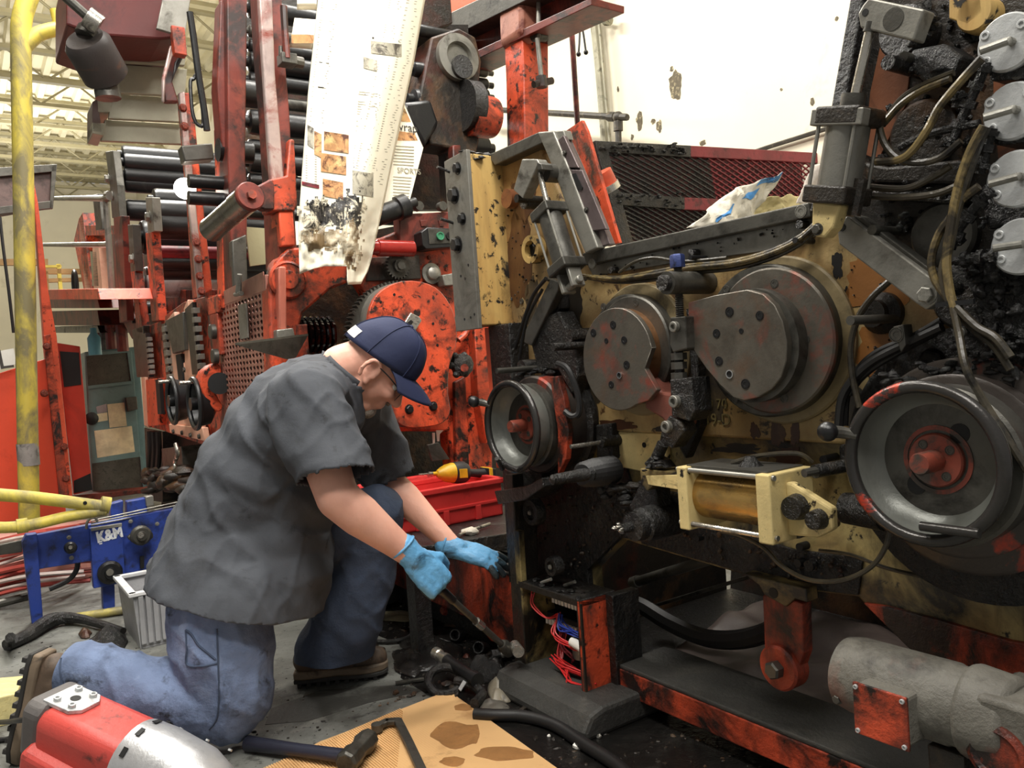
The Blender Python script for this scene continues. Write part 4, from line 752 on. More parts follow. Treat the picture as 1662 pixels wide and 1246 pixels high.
# ---- perforated guard with real holes on the aisle side
pg0 = [m(355, 478, WBN + .02), m(432, 440, WBN + .02), m(450, 660, WBN + .02), m(378, 700, WBN + .02)]
gu0, gu1 = tou(pg0[0]), tou(pg0[1]); gz0, gz1 = .52, pg0[0].z
guardm = mat('guard_paint_pinkish', (168, 118, 104), .35, metal=.2, dirt=(120, 62, 52), amt=.5, scale=4, soft=.3)
b = MB(); nu_, nv_ = 15, 32
for i in range(nu_):
    for j in range(nv_):
        c0 = V((gu0 + (gu1 - gu0) * (i + .5) / nu_, gz0 + (gz1 - gz0 - .06) * (j + .5) / nv_)); hx = (gu1 - gu0) / nu_ / 2; hz = (gz1 - gz0 - .06) / nv_ / 2
        sq = [(-hx, -hz), (0, -hz), (hx, -hz), (hx, 0), (hx, hz), (0, hz), (-hx, hz), (-hx, 0)]; dm_ = [(-hx * .52, -hz * .52), (0, -hz * .72), (hx * .52, -hz * .52), (hx * .72, 0), (hx * .52, hz * .52), (0, hz * .72), (-hx * .52, hz * .52), (-hx * .72, 0)]
        vs = [uzw(c0.x + x, c0.y + y, WBN + .03) for x, y in sq + dm_]; b.add(vs, [(k, (k + 1) % 8, 8 + (k + 1) % 8, 8 + k) for k in range(8)])
pgd = b.build('perforated_guard', guardm, fold, None, 0, .003)
b = MB(); b.prism([uzw(gu0, gz1 - .06, WBN + .028), uzw(gu1, gz1 - .06, WBN + .028), uzw(gu1, gz1 + .015, WBN + .028), uzw(gu0, gz1, WBN + .028)], NN * .005)
for u in (gu0, gu1): b.box(uzw(u, (gz0 + gz1) / 2, WBN + .02), UD * .018, NN * .012, ZZ * ((gz1 - gz0) / 2))
b.build('guard_border', guardm, pgd, None, .002)
npl('steel_tag', [(386, 495), (399, 492), (402, 548), (389, 551)], WBN + .05, .006, steel, .001, pgd)
b = MB(); b.cyl(m(389, 445, WBN + .05), m(387, 475, WBN + .05), .01, .014, 8); b.cyl(m(382, 478, WBN + .05), m(392, 476, WBN + .05), .01, None, 8); b.build('latch', steel, pgd)
MB().prism([uzw(gu0 + .02, gz0, WBN - .02), uzw(gu1, gz0, WBN - .02), uzw(gu1, gz1, WBN - .02), uzw(gu0 + .02, gz1, WBN - .02)], NN * -.01).build('guard_backing', grease, pgd, None)
shp = [cu(381, 557, UB + .28), cu(505, 541, UB + .1), cu(496, 556, UB + .06), cu(474, 578, UB + .1)]
MB().prism([cu(381, 556, UB + .2), cu(500, 541, UB + .05), cu(480, 577, UB + .05), cu(466, 580, UB + .07)], V((0, 0, -.008))).build('steel_shelf', steeld, fold, None, .001)
# ---- columns, arm and tension roller
def ccol(name, pts, u, th, mt, parent=fold, bev=.006): return MB().prism(P(cu, pts, u), UD * -th).build(name, mt, parent, 30, bev)
c1 = ccol('column', [(424, -60), (456, -60), (460, 60), (470, 180), (482, 400), (486, 432), (452, 432), (448, 330), (440, 180), (430, 60)], UB - .02, .16, redx)
ccol('column_face', [(417, -60), (440, -60), (447, 120), (462, 290), (440, 300), (432, 180), (424, 60)], UB + .0, .03, wornw, c1)
ccol('column_sleeve', [(434, 292), (465, 285), (470, 225), (478, 226), (483, 330), (478, 342), (438, 342)], UB + .02, .1, red, c1)
ccol('column_lower', [(452, 342), (476, 342), (480, 398), (456, 400)], UB + .01, .1, redc, c1)
ccol('column', [(368, -60), (402, -60), (400, 120), (398, 260), (402, 300), (400, 480), (378, 500), (370, 260)], UB - .5, .14, redx)
ccol('column', [(356, 200), (374, 200), (380, 330), (384, 500), (362, 500), (360, 330)], UB - .62, .1, red)
ccol('grey_foot', [(376, 390), (400, 380), (402, 470), (380, 480)], UB - .48, .05, steeld)
c3 = ccol('column', [(296, 150), (312, 150), (330, 330), (345, 470), (322, 482), (312, 330)], UB - 1.0, .12, red)
ccol('column_face', [(290, 150), (300, 148), (318, 330), (333, 478), (322, 484), (306, 330)], UB - .98, .03, wornw, c3)
for x, y in ((297, 175), (300, 205), (319, 393), (322, 420), (324, 448), (327, 472)): put(BOLT['red'], 'bolt', c3, cu(x, y, UB - .978), UD, .016)
ccol('column', [(358, 0), (366, 0), (366, 110), (380, 170), (392, 240), (360, 240), (352, 140)], UB - .55, .1, redx)
# tension roller on its arm
ra, rb = cu(404, 320, UB + .14), cu(344, 372, UB - .25)
rl = MB().lathe(ra, rb - ra, [(.046, -.012), (.052, 0), (.05, .02), (.05, (rb - ra).length * .25), (.047, (rb - ra).length * .26), (.047, (rb - ra).length - .02), (.05, (rb - ra).length), (.04, (rb - ra).length + .01)], 32).build('tension_roller', mat('worn_roller_steel', (128, 122, 110), .25, metal=.85, dirt=(70, 64, 54), amt=.45, scale=5, drough=.4, soft=.25), fold)
MB().lathe(ra, ra - rb, [(.052, .0), (.052, .015), (.048, .02)], 32).build('roller_cap', redx, rl); MB().lathe(ra + (ra - rb).normalized() * .02, ra - rb, [(.018, 0), (.018, .015)], 6).build('cap_bolt', red, rl)
ccol('roller_arm', [(405, 308), (440, 290), (446, 300), (446, 340), (430, 340), (412, 332)], UB + .06, .05, redx)
# hooks and rods by the upper left column
hk = ccol('hook_plate', [(278, 75), (297, 90), (280, 132), (290, 165), (268, 165), (264, 128)], UB - .9, .04, redx); ccol('hook_edge', [(276, 73), (284, 76), (269, 128), (267, 166), (263, 164), (263, 126)], UB - .87, .02, wornw, hk)
ccol('hook_edge', [(284, 100), (293, 88), (298, 92), (280, 128)], UB - .86, .02, black, hk)
b = MB(); q = P(cu, [(308, 20), (314, 60), (322, 120), (330, 170), (336, 212)], UB - .5); b.tube(q, .014, 10); b.build('bent_rod', black, fold)
b = MB(); q = P(cu, [(318, 200), (312, 180), (309, 135), (314, 128), (322, 126), (330, 200), (318, 200)], UB - .52); b.tube(q, .008, 8); b.build('rod_handle', black, fold)
ccol('grey_bracket', [(294, 236), (345, 232), (348, 258), (300, 262)], UB - .8, .08, steeld)
for x, y, r in ((325, 295, .03), (325, 322, .03), (372, 245, .05), (385, 150, .06)): MB().lathe(cu(x, y, UB - .6), -NN, [(r, -.05), (r, .1)], 20).build('roller_end', black, fold)
for x0_, x1_, y0_, y1_, u_ in ((392, 545, -60, 92, UB - 1.5), (392, 545, 150, 250, UB - 1.6), (392, 560, 300, 345, UB - 1.5), (640, 760, 40, 340, UB - .6)): MB().prism(P(cu, [(x0_, y0_), (x1_, y0_), (x1_, y1_), (x0_, y1_)], u_), UD * -.05).build('dark_backing', greaseb, fold, None)  # added dark sheets standing for the unlit interior behind the rollers
# horizontal black rollers between the columns, running back across the machine
for i, (y, r, mt) in enumerate([(10, .05, black), (48, .03, steeld), (72, .035, black), (98, .05, black), (128, .04, black), (160, .03, steeld), (196, .06, black), (236, .035, black), (262, .05, black), (292, .035, black), (345, .03, black), (405, .03, black)]):
    rolln('web_roller', cu(392, y, UB - .85), 1.45, r, mt, fold)
for i, (y, mt) in enumerate([(70, steel), (118, steel)]): MB().prism(P(cu, [(420, y), (520, y + 6), (520, y + 16), (420, y + 10)], UB - .95), UD * -.02).build('cross_bar', mt, fold, None)
tanp = mat('tan_card', (186, 178, 140), .7, var=.06)
ccol('tan_panel', [(399, 368), (452, 372), (458, 425), (406, 432)], UB - .7, .012, tanp, fold, .001)
# tilted paper over the rollers, seen left of the newspaper
MB().tube(P(cu, [(460, 10), (463, 60), (466, 95)], UB + .08), .014).build('threaded_rod', redx, fold); b = MB(); b.box(cu(466, 98, UB + .06), NN * .03, UD * .03, ZZ * .02); b.cyl(cu(456, 92, UB + .06), cu(456, 75, UB + .06), .01, None, 8); b.cyl(cu(478, 100, UB + .06), cu(492, 103, UB + .06), .022, None, 10); b.build('rod_guide', steeld, fold, None, .003)
# ---- right top: drive head
ub2 = UB - .25
hdp = ccol('drive_head', [(700, 60), (745, 45), (772, 60), (782, 100), (776, 150), (778, 230), (760, 300), (762, 345), (740, 345), (735, 240), (700, 235), (680, 160)], ub2, .15, greaseb, fold, .01)
MB().lathe(cu(740, 95, ub2), UD, [(.11, 0), (.11, .03), (.07, .035), (.065, .01)], 32).build('drive_plate', steel, hdp); MB().lathe(cu(748, 110, ub2 + .03), UD, [(.055, 0), (.055, .02), (.03, .02)], 24).build('drive_hub', grease, hdp)
MB().lathe(cu(766, 187, ub2 + .02), -NN, [(.1, -.02), (.1, .1), (.095, .12), (.02, .12)], 32).build('orange_drum', red, hdp)
MB().lathe(cu(757, 172, ub2 + .02), -NN, [(.12, -.02), (.12, .05)], 32).build('dark_drum', grease, hdp)
ccol('red_post', [(735, 235), (748, 235), (752, 350), (738, 350)], ub2 + .03, .05, redx, hdp); ccol('red_post', [(760, 235), (768, 235), (770, 345), (764, 345)], ub2 - .02, .05, redd, hdp)
for y, r in ((45, .028), (110, .035), (160, .05)): rolln('web_roller', cu(660, y, ub2 - .05), .35, r, black, fold)
ccol('black_cowl', [(655, 165), (700, 160), (714, 200), (690, 240), (655, 180)], ub2 + .02, .25, black, fold, .02)
dkr = ccol('dark_top', [(655, -60), (728, -60), (735, 38), (700, 50), (655, 50)], ub2 - .1, .3, greaseb)
# ---- overhead beam, orange column, thin red rod
bt = thing('overhead_beam', 'dark red steel I-beam sloping overhead above the folder unit', 'beam', cu(840, 20, -2.0))
def bq(x, y): return m(x, y, -1.2)
pts = [(730, 92), (960, -28), (960, -100), (738, 28)]
plate([(720, 60), (740, 106), (960, 0), (960, -60)], -1.2, .03).build('web', redx, bt, None, .003)
plate([(716, 28), (728, 62), (960, -52), (960, -90)], -1.08, .24).build('upper_flange', steeld, bt, None, .003)
plate([(735, 100), (740, 112), (960, 8), (960, -4)], -1.1, .2).build('lower_flange', redx, bt, None, .003)
plate([(728, 0), (728, 32), (770, 6), (800, -20), (800, -60), (728, -60)], -1.3, .05).build('bright_panel', redc, bt, None, .002)
oc = thing('support_column', 'bright orange-red steel column with a clevis rod standing before the cream wall', 'column', fl(868, 760))
UC = -1.35
ccol('post', [(842, -60), (886, -60), (890, 60), (893, 640), (858, 640), (850, 120)], UC, .16, red, oc)
ccol('sleeve', [(843, -60), (887, -60), (886, 30), (880, 60), (862, 70), (846, 50)], UC + .03, .2, mat('chalky_red', (178, 118, 98), .6, dirt=(110, 52, 40), amt=.45, scale=8), oc, .02)
for q in ([(874, -20), (874, 60)], [(872, 62), (879, 130)]): MB().cyl(cu(*q[0], UC + .1), cu(*q[1], UC + .1), .012, None, 10).build('rod', steel, oc)
b = MB(); b.cyl(cu(866, 58, UC + .08), cu(884, 58, UC + .08), .03, None, 12); b.build('collar', steeld, oc); b = MB(); b.cyl(cu(866, 137, UC + .1), cu(896, 131, UC + .1), .018, None, 10); b.cyl(cu(878, 124, UC + .1), cu(880, 142, UC + .1), .028, None, 10); b.build('clevis', greaseb, oc)
t = thing('red_rod', 'thin vertical red rod hanging beside the orange-red column', 'rod', cu(936, 200, -1.5)); MB().cyl(cu(923, -30, -1.5), cu(939, 230, -1.5), .016, None, 10).build('rod', redx, t); MB().lathe(cu(936, 4, -1.5), ZZ, [(.03, -.02), (.03, .02)], 8).build('socket', mat('yellow_brown', (170, 140, 60), .5), t)
t = thing('dangling_cable', 'thin dark cable ends dangling in front of the bright wall', 'cable', cu(945, 80, -1.6))
for pts in ([(938, 12), (941, 50), (939, 88)], [(938, 12), (946, 50), (951, 85)], [(938, 14), (935, 22), (933, 26)]):
    q = P(cu, pts, -1.6); MB().tube(q, .006, 6).build('cord', blackr, t); MB().ball(q[-1], .014, 8, 6).build('cord_end', blackr, t)
# ================================================================ newspaper web hanging from the rollers
paper = mat('newsprint', (240, 234, 214), .8, dirt=(218, 206, 168), amt=.25, scale=7, soft=.3, var=.05, bump=.05)
def lerp_tab(tab, v):
    for (a, x), (c, y) in zip(tab, tab[1:]):
        if v <= c: return x + (y - x) * max(0, (v - a)) / (c - a)
    return tab[-1][1]
XL = [(-60, 522), (0, 516), (150, 500), (280, 490), (370, 484), (470, 487)]; XR = [(-60, 700), (0, 690), (100, 672), (200, 650), (320, 625), (420, 603), (470, 588)]
YB = [(0, 445), (.2, 436), (.35, 432), (.68, 432), (.74, 462), (.95, 461), (1, 440)]
UN = UB + .22
def webp(s, y, off=0.0):
    x = lerp_tab(XL, y) + (lerp_tab(XR, y) - lerp_tab(XL, y)) * s
    k = max(0, (y - 300) / 140); p = cu(x, y, UN)
    bul = .07 * math.sin(math.pi * min(1, max(0, s))) + .02 * math.sin(s * 9 + y * .004) - .05 * max(0, s - .72) * 3
    q = cu(x, y, UN + bul + off + .035 * k * noise.noise(V((s * 5, y * .02, 1))) + .02 * k * noise.noise(V((s * 13, y * .06, 4)))); return q
news = thing('newspaper_web', 'long torn newspaper web hanging inky-ended from the press rollers', 'newspaper', cu(540, 470, UN))
MB().grid(lambda s, t: webp(s, -60 + t * (lerp_tab(YB, s) + 60)), 40, 90).build('sheet', paper, news, 60, 0, .0012)
def sat(x, y): return (x - lerp_tab(XL, y)) / (lerp_tab(XR, y) - lerp_tab(XL, y))
def patch(name, x0, y0, x1, y1, mt, sk=6, par=news):
    MB().grid(lambda u, v: webp(sat(x0 + (x1 - x0) * u, y0 + (y1 - y0) * v + sk * u), y0 + (y1 - y0) * v + sk * u, .003), 8, 6).build(name, mt, par, 60)
photoc = mat('printed_colour_photo', (190, 140, 92), .75, dirt=(84, 48, 34), amt=.52, scale=22, var=.4, bump=0, tint=(222, 190, 130), tamt=.4, tscale=16)
photob = mat('printed_grey_photo', (176, 170, 152), .75, dirt=(78, 72, 64), amt=.5, scale=20, bump=0)
inkp = mat('printed_ink_grey', (150, 144, 126), .8, bump=0); inkd = mat('printed_ink_dark', (64, 60, 56), .8, bump=0)
blot = mat('ink_smear', (30, 28, 27), .3, dirt=(226, 216, 190), amt=.52, scale=16, drough=.8, soft=.08, bump=.3)
blotb = mat('brown_smear', (120, 98, 66), .5, dirt=(232, 222, 196), amt=.55, scale=10, drough=.8, soft=.2)
for a in [(526, 213, 566, 243, photoc), (521, 248, 562, 278, photoc), (524, 290, 557, 318, photoc), (499, 202, 509, 235, photob), (510, 212, 522, 250, photoc), (572, 276, 606, 314, photob), (602, 66, 652, 86, photob), (590, 92, 612, 110, photob), (490, 294, 518, 300, maroon)]: patch('printed_photo', a[0], a[1], a[2], a[3], a[4])
def smear(x0, y0, x1, y1, mt, seed, n=26):
    b_ = MB(); pt_ = lambda i, j: webp(sat(x0 + (x1 - x0) * i / n, y0 + (y1 - y0) * j / n), y0 + (y1 - y0) * j / n, .0035)
    for i in range(n):
        for j in range(n):
            fx, fy = (i + .5) / n * 2 - 1, (j + .5) / n * 2 - 1
            if fx * fx + fy * fy + .9 * noise.noise(V((fx * 2.2, fy * 2.2, seed))) + .8 * noise.noise(V((fx * 6, fy * 6, seed + 5))) < .62: b_.add([pt_(i, j), pt_(i + 1, j), pt_(i + 1, j + 1), pt_(i, j + 1)], [(0, 1, 2, 3)])
    b_.build('ink_smear', mt, news, 60)
smear(482, 316, 550, 384, blot, 1); smear(540, 306, 596, 378, blot, 2); smear(482, 360, 560, 412, blotb, 3); smear(550, 350, 592, 440, blotb, 4); smear(500, 322, 590, 372, inkd, 8)
b = MB(); rnd = random.Random(3)
def tline(x0, x1, y, h=1.1, sk=.13):
    L = x1 - x0; b.add([webp(sat(x, yy), yy, .0025) for x, yy in ((x0, y), (x1, y + L * sk), (x1, y + L * sk + h), (x0, y + h))], [(0, 1, 2, 3)])
for y in range(-20, 300, 4):
    xr = lerp_tab(XR, y); xl = lerp_tab(XL, y)
    if rnd.random() < .82: tline(xr - 30, xr - 8 - rnd.random() * 6, y)
    if rnd.random() < .55: tline(xr - 58, xr - 36 - rnd.random() * 8, y)
    if y < 200 and rnd.random() < .6: tline(xl + 6, xl + 26 + rnd.random() * 6, y)
    if 130 < y < 270 and rnd.random() < .5: tline(xl + 82, xl + 110 + rnd.random() * 10, y)
for y in range(252, 300, 4): tline(496, 514, y)
b.build('text_lines', inkp, news, None); news.children[-1]['kind'] = 'stuff'
b = MB()
for x0, x1, y, h in ((604, 648, 60, 3), (592, 640, 152, 1.6), (574, 612, 270, 2.4), (586, 640, 192, 1.6), (518, 534, 100, 1.6), (516, 526, 140, 2)): tline(x0, x1, y, h)
b.build('headline_rules', inkd, news, None)
# second sheet behind it
n2 = thing('newspaper_scrap', 'smaller slanted newspaper sheet with the heading wrap behind the long web', 'newspaper', cu(660, 340, UB + .1))
UN2 = UB + .06
q4 = [(628, 165), (655, 165), (687, 240), (662, 338), (640, 344), (610, 350)]
MB().prism(P(cu, q4, UN2), UD * -.0015).build('sheet', paper, n2, None)
cpp = lambda name, pts, mt: MB().prism(P(cu, pts, UN2 + .0012), UD * -.001).build(name, mt, n2, None)
cpp('printed_photo', [(652, 172), (657, 176), (667, 198), (651, 197)], photoc); cpp('printed_photo', [(648, 213), (673, 216), (678, 228), (645, 228)], photoc)
text('heading', 'wrap', inkd, n2, cu(660, 207, UN2 + .003), -NN, ZZ, .05, .0003); text('heading', 'SPORTS', inkp, n2, cu(664, 278, UN2 + .003), -NN, ZZ, .032, .0003)
b = MB()
for y in range(236, 320, 5):
    if not 268 < y < 286: b.add(P(cu, [(638, y), (672 - max(0, (y - 260)) * .15, y + 2), (672 - max(0, (y - 260)) * .15, y + 3.2), (638, y + 1.2)], UN2 + .002), [(0, 1, 2, 3)])
stuff(b.build('text_lines', inkp, n2, None))
n3 = thing('newspaper_scrap', 'small curled newspaper scrap with a green picture on the upper rollers', 'newspaper', cu(490, 78, UB - .1))
MB().grid(lambda u, v: cu(478 + 36 * u - 8 * v, 29 + 48 * v + 3 * u, UB - .1 + .05 * math.sin(v * 3)), 8, 8).build('sheet', paper, n3, 60, 0, .001)
MB().grid(lambda u, v: cu(478 + 12 * u, 38 + 9 * v, UB - .085 + .02 * v), 4, 4).build('green_picture', mat('print_green', (92, 124, 74), .8), n3, 60); MB().grid(lambda u, v: cu(473 + 36 * u, 56 + 14 * v, UB - .05 + .0 * v), 4, 4).build('brown_picture', photoc, n3, 60)
n4 = tag(MB().grid(lambda u, v: cu(482 + 32 * u, -6 + 22 * v, UB - .1 + .05 * math.sin(v * 3)), 8, 6).build('newspaper_scrap', paper, None, 60, 0, .001), 'pale newspaper scrap at the very top beside the long web', 'newspaper')
# ================================================================ maroon mesh guard behind the press
UG = -1.0
gd_ = thing('mesh_guard', 'maroon expanded-mesh guard panel caked in black grease behind the press', 'guard', cu(1020, 395, UG))
def gp4(q):                                            # bilinear panel through four pixel corners
    c = P(cu, q, UG); return lambda s, t: (c[0] * (1 - s) + c[1] * s) * (1 - t) + (c[3] * (1 - s) + c[2] * s) * t
def gbar(name, q, mt): return MB().prism(P(cu, q, UG + .02), UD * -.05).build(name, mt, gd_, None, .003)
gbar('top_rail', [(1120, 236), (1400, 252), (1400, 268), (1120, 254)], maroon); gbar('top_rail_greasy', [(966, 228), (1122, 236), (1122, 255), (972, 246)], grease)
gbar('middle_rail', [(1110, 320), (1400, 334), (1400, 350), (1110, 340)], maroon); gbar('middle_rail_greasy', [(998, 312), (1112, 320), (1112, 340), (1003, 332)], grease)
MB().prism(P(cu, [(975, 240), (1395, 262), (1395, 425), (1020, 402)], UG - .09), UD * -.02).build('backing_sheet', mat('backing_maroon', (74, 30, 34), .6, dirt=(30, 20, 20), amt=.5, scale=5), gd_, None)
gbar('side_post', [(966, 230), (984, 232), (1030, 400), (1012, 404)], grease)
def mesh_part(name, q, ns, nt_, s0, s1, mt):
    f = gp4(q); b = MB(); cell = 1.0 / ns
    for k in range(-nt_, ns + nt_):
        for sg in (1, -1):
            pts = []
            for j in range(nt_ * 2 + 1):
                t = j / (nt_ * 2); s = (k + sg * t * nt_ + (0 if sg > 0 else nt_)) * cell - (0 if sg > 0 else 0)
                pts.append((s, t))
            run = [(s, t) for s, t in pts if s0 - 1e-6 <= s <= s1 + 1e-6]
            if len(run) > 1: b.tube([f(s, t) + UD * (.004 * sg) for s, t in run], .0052, 4, 1, False)
    return stuff(b.build(name, mt, gd_, None))
qU = [(978, 246), (1390, 264), (1390, 340), (1002, 318)]; qL = [(1004, 330), (1390, 348), (1390, 420), (1024, 398)]
mesh_part('mesh_greasy', qU, 30, 8, 0, .36, grease); mesh_part('mesh', qU, 30, 8, .34, 1, maroon); mesh_part('mesh_greasy', qL, 30, 8, 0, .4, grease); mesh_part('mesh', qL, 30, 8, .38, 1, maroon)
rnd = random.Random(4); clots('tar_clots', gd_, [cu(970 + rnd.random() * 150, 232 + rnd.random() * 12 + 4, UG + .03) for _ in range(26)], .012, greaset, 51); clots('tar_clots', gd_, [cu(1000 + rnd.random() * 110, 312 + rnd.random() * 22, UG + .03) for _ in range(16)], .01, greaset, 52)
rt = thing('red_tube', 'red and chrome tube end between the orange plate and the mesh guard', 'tube', cu(978, 300, -.8)); MB().cyl(cu(975, 280, -.8), cu(985, 300, -.8), .05, None, 18).build('tube', redc, rt); MB().lathe(cu(985, 300, -.8), cu(988, 306, -.8) - cu(985, 300, -.8), [(.055, 0), (.055, .03)], 18).build('collar', chromed, rt)
# crumpled papers on the top rail
def crumple(name, label, q, u, amp, seed, mt, extra=None, nx=26, ny=18):
    c = P(cu, q, u)
    def f(s, t):
        p = (c[0] * (1 - s) + c[1] * s) * (1 - t) + (c[3] * (1 - s) + c[2] * s) * t
        return p + UD * (amp * noise.noise(p * 9 + V((seed, 0, 0))) + amp * .5 * abs(noise.noise(p * 22)) + amp * math.sin(math.pi * s) * .8) + ZZ * (amp * .4 * noise.noise(p * 12 + V((0, seed, 0))))
    o = MB().grid(f, nx, ny).build(name, mt, None, 25, 0, .0015); tag(o, label, 'paper'); return o, f
pc, pf = crumple('crumpled_paper', 'crumpled white and blue printed paper lying over the top rail', [(1190, 306), (1268, 283), (1210, 372), (1118, 370)], -.4, .04, 2, mat('printed_white_paper', (222, 216, 200), .7, dirt=(120, 112, 96), amt=.36, scale=14, soft=.2))
bluep = mat('print_blue', (66, 128, 184), .7, bump=0)
for s0, s1, t0, t1 in ((.45, .95, -.0, .12), (.4, .6, .2, .42), (.3, .36, .5, .95)): MB().grid(lambda s, t: pf(s0 + (s1 - s0) * s, t0 + (t1 - t0) * t) + UD * .004, 6, 6).build('blue_print', bluep, pc, 30)
crumple('crumpled_paper', 'yellowed crumpled paper beside the white and blue one', [(1205, 322), (1300, 318), (1320, 345), (1195, 366)], -.55, .05, 5, mat('yellowed_paper', (206, 192, 140), .7, dirt=(120, 100, 60), amt=.4, scale=14))
crumple('crumpled_paper', 'pale torn paper tucked against the tall column edge', [(1318, 268), (1345, 262), (1330, 335), (1288, 332)], -.45, .03, 7, mat('torn_paper', (206, 196, 186), .7, dirt=(150, 110, 100), amt=.4, scale=10))
# ================================================================ press towers further down the line
def tower(name, label, x0, x1, yt, yb, parts):
    t = thing(name, label, 'press', m((x0 + x1) / 2, yb + 60, WBN - .3), 'press towers down the line'); return t
pk = mat('pink_worn_panel', (234, 178, 150), .4, dirt=(206, 118, 90), amt=.36, scale=4, soft=.3)
T1 = tower('press_tower', 'red press tower with pink worn panels and two small handwheels', 262, 362, 490, 720, None)
wt = WBN + .02
def tp_(name, pts, w, th, mt, par=T1, bev=.004): return MB().prism(P(m, pts, w), NN * -th).build(name, mt, par, 30, bev)
tp_('side_plate', [(298, 490), (338, 480), (360, 478), (368, 700), (330, 722), (268, 700), (262, 560), (268, 512)], wt - .02, .5, red)
tp_('worn_panel', [(270, 520), (282, 506), (302, 612), (304, 690), (276, 690), (274, 610)], wt + .02, .03, pk); tp_('worn_panel', [(298, 500), (304, 486), (318, 600), (326, 712), (302, 690), (300, 600)], wt + .02, .03, pk)
tp_('base_panel', [(274, 688), (328, 694), (332, 716), (276, 702)], wt + .03, .03, pk)
tp_('grey_cover', [(268, 520), (296, 506), (300, 568), (280, 574)], wt + .04, .03, steeld)
tp_('slot', [(285, 576), (293, 574), (302, 674), (296, 676)], wt + .03, .02, boreh, T1, 0)
for q in ([(300, 502), (312, 490), (322, 606), (312, 608)], [(262, 526), (268, 524), (276, 612), (270, 612)]):
    tp_('rack_recess', q, wt + .03, .02, black, T1, 0)
for k in range(7):
    for x, y in ((310 + k * 1.6, 500 + k * 15), (262 + k * 1.3, 530 + k * 13)): tp_('rack_tooth', [(x, y), (x + 4, y - 1), (x + 4.5, y + 8), (x + .5, y + 9)], wt + .045, .03, steel, T1, .001)
tp_('red_block', [(337, 512), (352, 508), (358, 575), (342, 578)], wt + .03, .03, redd); tp_('red_block', [(336, 484), (354, 478), (355, 506), (338, 512)], wt + .03, .03, red)
for x, y in ((349, 538), (353, 578)): MB().lathe(m(x, y, wt + .03), NN, [(.035, 0), (.035, .02), (.03, .025)], 16).build('knob', steeld, T1)
for x, y in ((280, 650), (316, 655)):
    c0 = m(x, y, wt + .12); hw = MB().torus(c0, NN, .115, .012, 32, 8).build('handwheel', black, T1); MB().lathe(c0 - NN * .1, NN, [(.03, 0), (.1, .04), (.112, .1), (.1, .06), (.03, .03), (.03, .12)], 24).build('wheel_dish', black, hw)
    MB().cyl(c0 + ZZ * .1, c0 + ZZ * .1 + NN * .06, .009, None, 8).build('wheel_grip', chromed, hw)
br = MB().prism(P(cu, smooth_poly([(352, 588), (330, 602), (325, 622), (332, 645), (352, 668), (362, 660), (350, 640), (344, 625), (348, 612), (360, 604)], 2), UB - .75), UD * -.1).build('curved_bracket', red, T1, 30, .005)
MB().cyl(cu(356, 622, UB - .7), cu(356, 622, UB - .72), .05, None, 20).build('bracket_bore', boreh, br)
for x, y in ((282, 700), (296, 702), (310, 706), (324, 708), (292, 640), (300, 600), (276, 600)): put(BOLT['dark'], 'bolt', T1, m(x, y, wt + .035), NN, .012)
tp_('black_base', [(262, 700), (370, 722), (380, 830), (262, 822)], wt - .3, .4, grease)
tp_('pump_block', [(262, 728), (294, 724), (298, 768), (266, 772)], wt, .2, steeld); MB().tube(P(m, [(285, 720), (288, 735), (284, 752), (290, 770)], wt + .05), .012).build('pump_pipe', chromed, T1)
T2 = tower('press_tower', 'narrow red press tower carrying stacked black web rollers beside the cabinet', 228, 262, 520, 700, None)
tp_('side_plate', [(238, 530), (262, 520), (270, 700), (240, 692), (232, 600)], wt - .06, .6, red, T2); tp_('lower_door', [(236, 616), (256, 614), (258, 690), (240, 692)], wt + .02, .05, redc, T2)
tp_('grey_edge', [(214, 535), (232, 528), (236, 612), (222, 612)], wt - .02, .05, steeld, T2); tp_('rack_recess', [(228, 544), (236, 540), (242, 612), (234, 614)], wt + .0, .03, black, T2, 0)
for k in range(7): tp_('rack_tooth', [(236 + k * .7, 548 + k * 9), (239 + k * .7, 547 + k * 9), (239.5 + k * .7, 553 + k * 9), (236.5 + k * .7, 554 + k * 9)], wt + .02, .03, steel, T2, .001)
tp_('slot', [(252, 616), (258, 615), (262, 672), (256, 672)], wt + .03, .02, boreh, T2, 0); tp_('pink_strip', [(229, 612), (235, 612), (241, 694), (234, 690)], wt + .02, .02, pk, T2)
tp_('black_base', [(234, 694), (264, 700), (264, 815), (240, 812)], wt - .2, .5, grease, T2)
for x in (243, 250, 257): MB().tube(P(m, [(x, 700), (x + 1, 730), (x - 1, 760)], wt - .05), .02).build('drip_hose', blackr, T2)
clots('pallet_clutter', T2, [m(240 + i * 9, 775 + 8 * math.sin(i * 2.1), wt + .05) for i in range(9)], .06, greaseb, 61)
